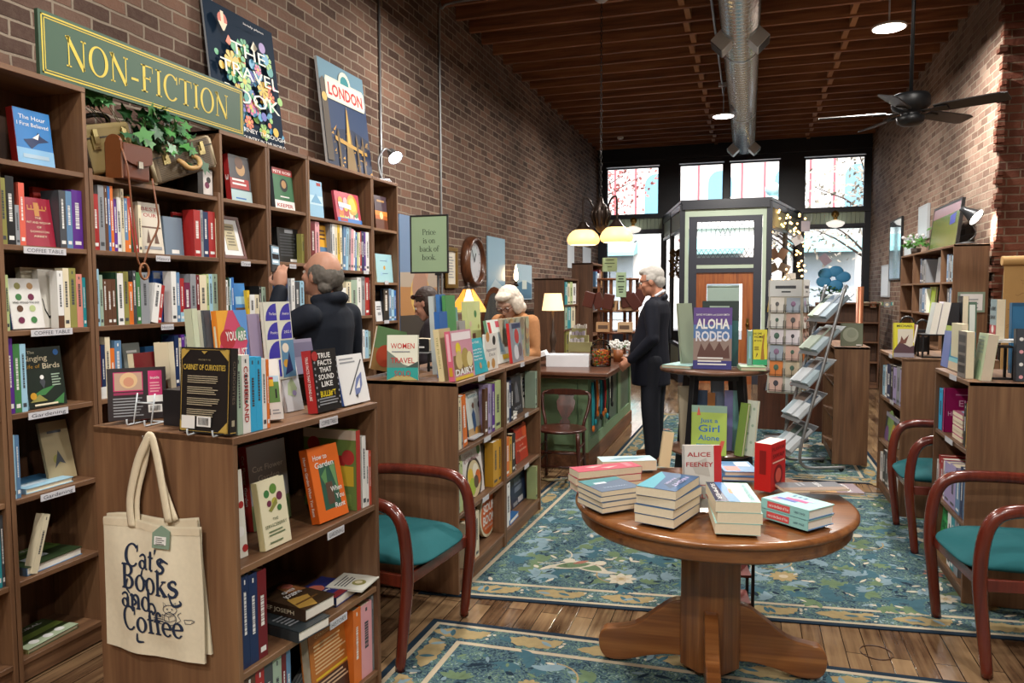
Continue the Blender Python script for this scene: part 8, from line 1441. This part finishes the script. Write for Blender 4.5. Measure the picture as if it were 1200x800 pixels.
# ---------------------------------------------------------------- people
def skin_mat(name, c1, c2):
    m = flat(c1, .5, 0, .08, 30, .4); return m
def soft_mesh(name, parent, parts, mat, voxel=.009, smooth=4):
    mb = MB(mat)
    for p in parts:
        if p[0] == 'b':
            m = mb.M.copy(); mb.M = Matrix.Translation(V(p[1])) @ (p[3].to_4x4() if len(p) > 3 else Matrix()); mb.ball((0, 0, 0), p[2], 16, 12); mb.M = m
        elif p[0] == 'c':
            ps = [V(q) for q in p[1]]; r = p[2]; mb.tube(ps, list(r), 14); [mb.ball(q, k*.995, 12, 8) for q, k in zip(ps, r)]
        else:                                       # loft of ellipses (z, cx, rx, ry)
            R = []
            for z, cx, rx, ry in p[1]: R.append(mb.pts([(cx+rx*cos(a*pi/12), ry*sin(a*pi/12), z) for a in range(24)]))
            for A, B in zip(R, R[1:]):
                for k in range(24): mb.face((A+k, A+(k+1) % 24, B+(k+1) % 24, B+k))
            mb.face([R[0]+k for k in range(23, -1, -1)]); mb.face([R[-1]+k for k in range(24)])
    o = mb.build(name, parent); o.data.polygons.foreach_set('use_smooth', [True]*len(o.data.polygons))
    r = o.modifiers.new('skin', 'REMESH'); r.mode = 'VOXEL'; r.voxel_size = voxel; r.use_smooth_shade = True
    s = o.modifiers.new('soft', 'SMOOTH'); s.factor = .5; s.iterations = smooth
    if name == 'hair': tx = bpy.data.textures.new('hair_strands', 'CLOUDS'); tx.noise_scale = .018; dm = o.modifiers.new('strands', 'DISPLACE'); dm.texture = tx; dm.strength = .008
    return o
def head_at(c, yaw=0, pitch=0, k=1.0):
    R = (Matrix.Rotation(radians(yaw), 3, 'Z') @ Matrix.Rotation(radians(-pitch), 3, 'Y')); P = lambda x, y, z: V(c)+R @ V((x, y, z))*k; B = lambda x, y, z, r: ('b', P(x, y, z), tuple(v*k for v in r), R)
    return R, P, B, [B(-.012, 0, .03, (.098, .077, .095)), B(.02, 0, -.045, (.07, .06, .07)), B(.07, 0, -.085, (.026, .03, .024)), B(.07, 0, .035, (.026, .056, .02)), B(.058, .034, -.02, (.03, .026, .03)), B(.058, -.034, -.02, (.03, .026, .03)),
        ('c', [P(.088, 0, .03), P(.104, 0, -.005), P(.112, 0, -.024), P(.092, 0, -.034)], [.009*k, .011*k, .014*k, .012*k]), ('c', [P(.082, -.022, -.06), P(.093, 0, -.058), P(.082, .022, -.06)], [.007*k, .01*k, .007*k]), ('c', [P(.08, -.018, -.07), P(.09, 0, -.07), P(.08, .018, -.07)], [.006*k, .009*k, .006*k]),
        B(-.01, .079, -.005, (.022, .012, .034)), B(-.01, -.079, -.005, (.022, .012, .034)), ('c', [P(-.02, 0, -.05), P(-.03, 0, -.13)], [.055*k, .056*k])]
def hand_at(w, d, n, curl=.5, spread=.25, thumb=1):
    """w wrist, d pointing direction, n palm normal; five separate fingers"""
    w, d, n = V(w), V(d).normalized(), V(n).normalized(); s = d.cross(n).normalized(); out = [('c', [w, w+d*.03, w+d*.075], [.024, .03, .03]), ('c', [w+d*.03+s*.02, w+d*.085+s*.028], [.018, .014]), ('c', [w+d*.03-s*.02, w+d*.08-s*.028], [.018, .013])]
    for i, L_ in enumerate((.07, .08, .075, .058)):
        o = w+d*.085+s*(.031-.0205*i); a = 0; p = [o]; sp = s*spread*(1.5-i)/3
        for k in range(3): a += curl*(.6+.3*k); q = (d*cos(a)+n*sin(a)+sp).normalized(); p.append(p[-1]+q*L_*(.45, .32, .23)[k])
        out.append(('c', p, [.0095, .009, .008, .007]))
    o = w+d*.025+s*.03*thumb; out.append(('c', [o, o+(d*.5+s*thumb+n*.3).normalized()*.035, o+(d*.5+s*thumb+n*.3).normalized()*.035+(d+n*.6+s*.25*thumb).normalized()*.03, o+(d*.5+s*thumb+n*.3).normalized()*.035+(d+n*.8).normalized()*.055], [.014, .0115, .01, .008])); return out
def person(label, loc, heading, H, head, skin, top, top_parts, leg_mat, arms, legs=None, hem=.72, belly=0, extra=None):
    """arms: per side (shoulder, elbow, wrist, dir, palm normal, curl); coordinates for a 1.75 m figure facing +x"""
    t = thing('person', label, 'person', loc, radians(heading)); t.scale = (H/1.75,)*3
    R, P, B, hp = head_at(*head); sk = flat(skin, .5, 0, .07, 30, .35); nk = P(-.03, 0, -.13)
    legs = legs or [[(0, .09, .92), (.01, .1, .5), (-.02, .11, .09)], [(0, -.09, .92), (.02, -.1, .5), (.02, -.12, .09)]]
    body = hp+[('c', [nk, (-.015, 0, 1.44)], [.056, .07]), ('l', [(.88, 0, .11, .15), (1.0, belly*.5, .11, .145), (1.15, belly*.5, .105, .15), (1.32, 0, .105, .17), (1.42, -.01, .085, .17), (1.47, -.015, .06, .09)])]
    for s, (sh, el, wr, d, n, cu) in zip((1, -1), arms): body += [('c', [sh, el, wr], [.052, .04, .026])]+hand_at(wr, d, n, cu, .25, -s if d[2] <= 0 else s)
    for l in legs: body += [('c', l, [.09, .06, .042]), ('c', [V(l[2])-V((.02, 0, .04)), V(l[2])+V((.13, 0, -.055))], [.035, .03])]
    soft_mesh('body', t, body, sk, .0085, 3)
    tp = [('l', [(hem, belly*.6, .145+belly*.5, .19), (.9, belly*.8, .15+belly*.5, .195), (1.05, belly, .145+belly*.5, .19), (1.2, belly*.5, .14, .19), (1.35, 0, .13, .2), (1.43, -.015, .1, .185), (1.475, -.02, .072, .11), (1.495, -.025, .066, .075)])]
    for sh, el, wr, d, n, cu in arms: w2 = V(el).lerp(V(wr), .93); tp += [('c', [sh, V(sh).lerp(V(el), .5), el, w2], [.074, .068, .06, .044])]
    soft_mesh(top_parts[0], t, tp+list(top_parts[1:]), top, .011, 4)
    if leg_mat: soft_mesh('trousers', t, [('l', [(.76, 0, .12, .17), (.98, belly*.4, .125, .165)])]+[('c', [l[0], l[1], V(l[2])+V((0, 0, -.015))], [.105, .085, .068]) for l in legs], leg_mat, .011, 3)
    for l in legs: a = V(l[2]); soft_mesh('shoe', t, [('c', [a+V((-.045, 0, -.045)), a+V((.05, 0, -.045)), a+V((.15, 0, -.055))], [.042, .045, .032]), ('b', a+V((.05, 0, -.078)), (.125, .045, .012))], flat('#6a3d1e', .35) if extra == 'tan' else black, .008, 2)
    for y in (-.03, .03): mb = MB(flat('#d8d2ca', .3)); mb.ball(P(.083, y, .008), .0115, 8, 6); mb.mat(flat('#2a1d16', .2)); mb.ball(P(.0905, y, .008), .006, 8, 6); mb.build('eye', t)
    return t, R, P, B
def spectacles(t, P, mat, z=.008):
    mb = MB(mat)
    for y in (-.034, .034): mb.tube([P(.108, y+.024*cos(a*pi/7), z+.018*sin(a*pi/7)) for a in range(14)], .0026, 5, True); mb.tube([P(.108, y*1.7, z+.006), P(.06, y*2.3, z+.008), P(-.005, y*2.36, z+.01)], .0026, 5)
    mb.tube([P(.108, -.01, z+.004), P(.108, .01, z+.004)], .0026, 5); mb.build('glasses', t)
# the man in the dark suit at the counter
suit = flat('#10131f', .75, 0, .12, 40, .25); L0 = ((-.02, .195, 1.405), (-.05, .265, 1.13), (.16, .235, .93), (.8, -.2, -.55), (0, -1, 0), .5); R0 = ((-.02, -.195, 1.405), (-.03, -.26, 1.13), (.17, -.2, .95), (.8, .2, -.5), (0, 1, 0), .5)
t, R, P, B = person('white haired man in a dark suit and glasses standing at the counter', (-.80, 6.80, .0085), 172, 1.755, ((.035, 0, 1.625), 4, -14, 1.05), '#b9836a', suit, ['jacket', ('c', [(-.085, -.06, 1.49), (-.09, 0, 1.505), (-.085, .06, 1.49)], [.022, .024, .022])], flat('#161922', .75, 0, .1, 40, .25), (L0, R0), hem=.70, belly=.055, extra='tan')
soft_mesh('hair', t, [B(-.03, 0, .055, (.094, .082, .085)), B(-.062, 0, .0, (.055, .074, .07)), B(.02, 0, .1, (.07, .06, .035)), B(-.02, .062, .03, (.05, .026, .045)), B(-.02, -.062, .03, (.05, .026, .045))], flat('#b4b0aa', .7, 0, .15, 50), .007, 3); spectacles(t, P, black)
soft_mesh('shirt_collar', t, [('c', [P(-.078, -.05, -.105), P(-.088, 0, -.095), P(-.078, .05, -.105), P(-.02, .066, -.125)], [.014]*4), ('c', [P(-.078, -.05, -.105), P(-.02, -.066, -.125)], [.014]*2)], flat('#cfd3dc', .7), .006, 2)
# the bald man photographing the shelves
A1 = ((-.02, .19, 1.41), (.17, .27, 1.31), (.205, .13, 1.565), (.12, -.1, 1), (.35, -.9, 0), .62); A2 = ((-.02, -.19, 1.41), (.0, -.26, 1.14), (.16, -.16, 1.0), (.8, .3, -.1), (0, 1, 0), .5)
t, R, P, B = person('balding man in a dark jacket raising a phone towards the tall bookcases', (-2.275, 3.70, 0), 176, 1.765, ((.03, 0, 1.635), -4, 8, 1.1), '#b98a74', flat('#191e28', .8, 0, .12, 30, .2), ['jacket', ('c', [(.02, -.075, 1.5), (-.075, -.055, 1.51), (-.095, 0, 1.515), (-.075, .055, 1.51), (.02, .075, 1.5)], [.03, .034, .036, .034, .03])], flat('#2a2c33', .8), (A1, A2), hem=.8, belly=.04)
soft_mesh('hair', t, [B(-.075, 0, .0, (.045, .074, .06)), B(-.03, .068, .01, (.06, .022, .05)), B(-.03, -.068, .01, (.06, .022, .05)), B(-.065, .04, -.05, (.038, .04, .035)), B(-.065, -.04, -.05, (.038, .04, .035))], flat('#5f5a54', .85, 0, .3, 60), .006, 2)
bpy.context.view_layer.update(); M = t.matrix_world @ Matrix.Translation((.245, .125, 1.725)) @ Matrix.Rotation(radians(-90), 4, 'Z') @ Matrix.Rotation(radians(-6), 4, 'X') @ Matrix.Rotation(radians(4), 4, 'Y')
ph = thing('mobile_phone', 'black phone held up in the hand of the balding man', 'phone'); ph.matrix_world = M.normalized(); mb = MB(black); mb.box(-.036, .036, -.005, .005, -.075, .08); mb.build('case', ph, bevel=.004); mb = MB(emit('#7f98a8', .35)); mb.box(-.031, .031, -.0058, -.005, -.03, .072); mb.mat(flat('#1b2026', .2)); mb.box(-.028, .028, -.0062, -.0058, -.0, .03); mb.mat(emit('#d0d6da', .4)); mb.box(-.026, .02, -.0066, -.0062, -.02, -.008); mb.box(-.02, .026, -.0066, -.0062, .04, .06); mb.build('screen', ph)
# two women behind the middle bookcases, looking down
dn = lambda s: ((-.02, s*.165, 1.40), (.02, s*.22, 1.14), (.24, s*.1, 1.08), (.9, -s*.25, -.1), (0, 0, 1), .35)
t, R, P, B = person('woman with dark hair and sunglasses pushed up, looking down behind the books', (-2.235, 5.17, 0), 186, 1.635, ((.085, 0, 1.565), 0, -30, 1.02), '#c4907a', flat('#2a2228', .85), ['blouse'], flat('#22242c', .85), (dn(1), dn(-1)), hem=.8)
hr = flat('#33231b', .6, 0, .25, 60); soft_mesh('hair', t, [B(-.028, 0, .05, (.1, .086, .088)), B(-.07, 0, -.03, (.06, .08, .1)), B(-.035, .068, -.05, (.055, .028, .1)), B(-.035, -.068, -.05, (.055, .028, .1)), B(-.09, 0, -.13, (.05, .075, .1))], hr, .007, 3)
mb = MB(flat('#3a1f1c', .2))
for y in (-.037, .037): mb.ball(P(.055, y, .098), (.02, .03, .02), 12, 8); mb.tube([P(.045, y*1.8, .105), P(-.03, y*2.35, .06)], .005, 6)
mb.tube([P(.065, -.012, .115), P(.065, .012, .115)], .006, 6); mb.build('sunglasses', t)
t, R, P, B = person('woman with white hair, glasses and a tan cardigan looking down behind the gift box', (-1.80, 5.72, 0), 255, 1.635, ((.075, 0, 1.565), 0, -34, 1.02), '#c9a08c', flat('#a8744a', .9, 0, .15, 50), ['cardigan'], flat('#3a3a44', .85), (dn(1), dn(-1)), hem=.75)
soft_mesh('hair', t, [B(-.028, 0, .055, (.108, .096, .095)), B(-.075, 0, -.01, (.07, .095, .1)), B(-.005, .078, -.015, (.075, .034, .085)), B(-.005, -.078, -.015, (.075, .034, .085)), B(.045, 0, .1, (.06, .075, .035)), B(-.06, .06, -.08, (.05, .05, .05)), B(-.06, -.06, -.08, (.05, .05, .05))], flat('#cfc3b4', .75, 0, .2, 50), .007, 3); spectacles(t, P, flat('#5a2a2a', .4))
# ---------------------------------------------------------------- the smallest books of the far rows become one mass
def book_px(o):
    P_ = [proj(o.matrix_world @ V(c)) for c in o.bound_box]; xs_, ys_ = [p[0] for p in P_], [p[1] for p in P_]; return max(0, min(1200, max(xs_))-max(0, min(xs_)))*max(0, min(800, max(ys_))-max(0, min(ys_)))
bpy.context.view_layer.update()
from mathutils.bvhtree import BVHTree
def world_bvh(o):
    vs, fs = [], []
    for q in [o]+list(o.children): b = len(vs); vs += [o.matrix_world @ v.co for v in q.data.vertices]; fs += [tuple(b+i for i in p.vertices) for p in q.data.polygons]
    return [V([min(v[i] for v in vs) for i in range(3)]), V([max(v[i] for v in vs) for i in range(3)]), BVHTree.FromPolygons(vs, fs)]
bl_ = [o for o in S.objects if o.parent is None and o.get('category') in ('book', 'card box') and o.type == 'MESH']; bd_ = {o.name: world_bvh(o) for o in bl_}
def hit(a, b): A, B = bd_[a.name], bd_[b.name]; return all(A[0][i] < B[1][i] and B[0][i] < A[1][i] for i in range(3)) and A[2].overlap(B[2])
is_row = lambda o: 'from left,' in o['label']
for i, a in enumerate(bl_):                        # shallower pages where two books would share space at the back of a shelf
    for b in bl_[i+1:]:
        for sx, sy in ((.8, 1), (.75, 1), (.7, 1), (.7, 1)) if is_row(a) or is_row(b) else ((1, .7), (1, .6)):
            if not hit(a, b): break
            o = (a if is_row(a) else b) if is_row(a) or is_row(b) else b
            M = o.matrix_world @ Matrix.Diagonal((sx, sy, 1, 1)); me = o.data
            for q in [o]+list(o.children):
                for v in q.data.vertices: v.co.x *= sx; v.co.y *= sy
            bd_[o.name] = world_bvh(o)
bks = sorted((o for o in S.objects if o.parent is None and o.get('category') == 'book' and o.type == 'MESH'), key=book_px, reverse=True)
if len(bks) > 299:
    mass = MB()
    for o in bks[299:]:
        for q in [o]+list(o.children):
            M = q.matrix_world; b = len(mass.v); mass.v += [tuple(M @ v.co) for v in q.data.vertices]
            for f in q.data.polygons: mass.mat(q.data.materials[f.material_index]); mass.face([b+i for i in f.vertices])
        for q in list(o.children): bpy.data.objects.remove(q)
        bpy.data.objects.remove(o)
    tag(mass.build('shelved_books'), 'smallest thin spines and far books filling the shelf rows', 'books', kind='stuff')
SKY, SUN, EXPO = 0.7, 4.6, 0.0
LEDS = [(1.21, 7.85), (-.375, 11.0), (-1.5, 5.6), (1.3, 4.4), (-1.5, 2.4), (1.2, 1.0), (-1.5, -.8), (1.2, -2.0), (-.4, -2.2)]
def led_disc(loc, label, group=None):
    t = thing('ceiling_light', label, 'ceiling light', loc, 0, group)
    mb = MB(flat('#d8d8d8', .5)); mb.lathe([(.03, .035), (.1, .03), (.15, .012), (.152, -.004), (.142, -.006)], 32); mb.build('housing', t)
    mb = MB(emit('#fff4e4', 14.0)); mb.lathe([(.141, -.001), (.138, -.008), (.02, -.009)], 32); mb.build('diffuser', t)
    mb = MB(flat('#b9bcc0', .4, .6)); mb.tube([(0, 0, .03), (0, 0, .3), (.02, 0, JB-loc[2]-.02)], .008, 6); mb.build('conduit_stem', t)
    mb = MB(flat('#cfcfcf', .5)); mb.box(-.07, .07, -.03, .03, JB-loc[2]-.05, JB-loc[2]); mb.build('junction_box', t)
led_disc((*LEDS[0], 4.0), 'round white LED ceiling light glowing beside the fan rod'); led_disc((*LEDS[1], 4.0), 'round white LED ceiling light glowing beside the end of the silver duct')
for x, y in LEDS[2:]: led_disc((x, y, 4.0), 'round white LED ceiling light hanging above the front tables, out of frame', 'ceiling lights above the front tables')
# ---------------------------------------------------------------- light
w = bpy.data.worlds.new('daylight'); S.world = w; w.use_nodes = True; nt = w.node_tree; bg = nt.nodes['Background']
sk = nt.nodes.new('ShaderNodeTexSky'); sk.sky_type = 'NISHITA'; sk.sun_disc = False; sk.sun_elevation = radians(48); sk.sun_rotation = radians(160); sk.air_density = 1.2; sk.dust_density = 3
nt.links.new(sk.outputs[0], bg.inputs['Color']); bg.inputs['Strength'].default_value = SKY
sd = bpy.data.lights.new('sun', 'SUN'); sd.energy = SUN; sd.angle = radians(1); so = bpy.data.objects.new('sun', sd); COL.objects.link(so); so.rotation_euler = Euler((radians(42), 0, radians(-25)), 'XYZ')
def lamp_light(kind, loc, power, color, size=.1, tgt=None, spot=110, name='lamp_light'):
    d = bpy.data.lights.new(name, kind); d.energy = power; d.color = color
    if kind == 'AREA': d.shape = 'DISK'; d.size = size
    elif kind == 'SPOT': d.spot_size = radians(spot); d.spot_blend = .6; d.shadow_soft_size = size
    else: d.shadow_soft_size = size
    o = bpy.data.objects.new(name, d); COL.objects.link(o); o.location = loc
    if tgt is not None: o.rotation_euler = (V(tgt)-V(loc)).to_track_quat('-Z', 'Y').to_euler()
    return o
S.view_settings.view_transform = 'Standard'; S.view_settings.look = 'None'; S.view_settings.gamma = 1; S.view_settings.use_curve_mapping = False
S.view_settings.exposure = EXPO
S.cycles.use_denoising = True; S.cycles.max_bounces = 8; S.cycles.transparent_max_bounces = 12; S.cycles.caustics_reflective = False; S.cycles.caustics_refractive = False
S.cycles.sample_clamp_indirect = 6
for i, (x, y) in enumerate(LEDS): lamp_light('AREA', (x, y, 3.985), (165, 165, 105, 80, 72, 72, 88, 88, 88)[i], (1, .945, .87), .26, (x, y, 0))
lamp_light('SPOT', CL_POS, 22, (.95, .95, 1), .05, CL_POS+CL_DIR, 110); lamp_light('SPOT', DL_POS, 40, (1, .95, .85), .05, DL_POS+DL_DIR, 120)
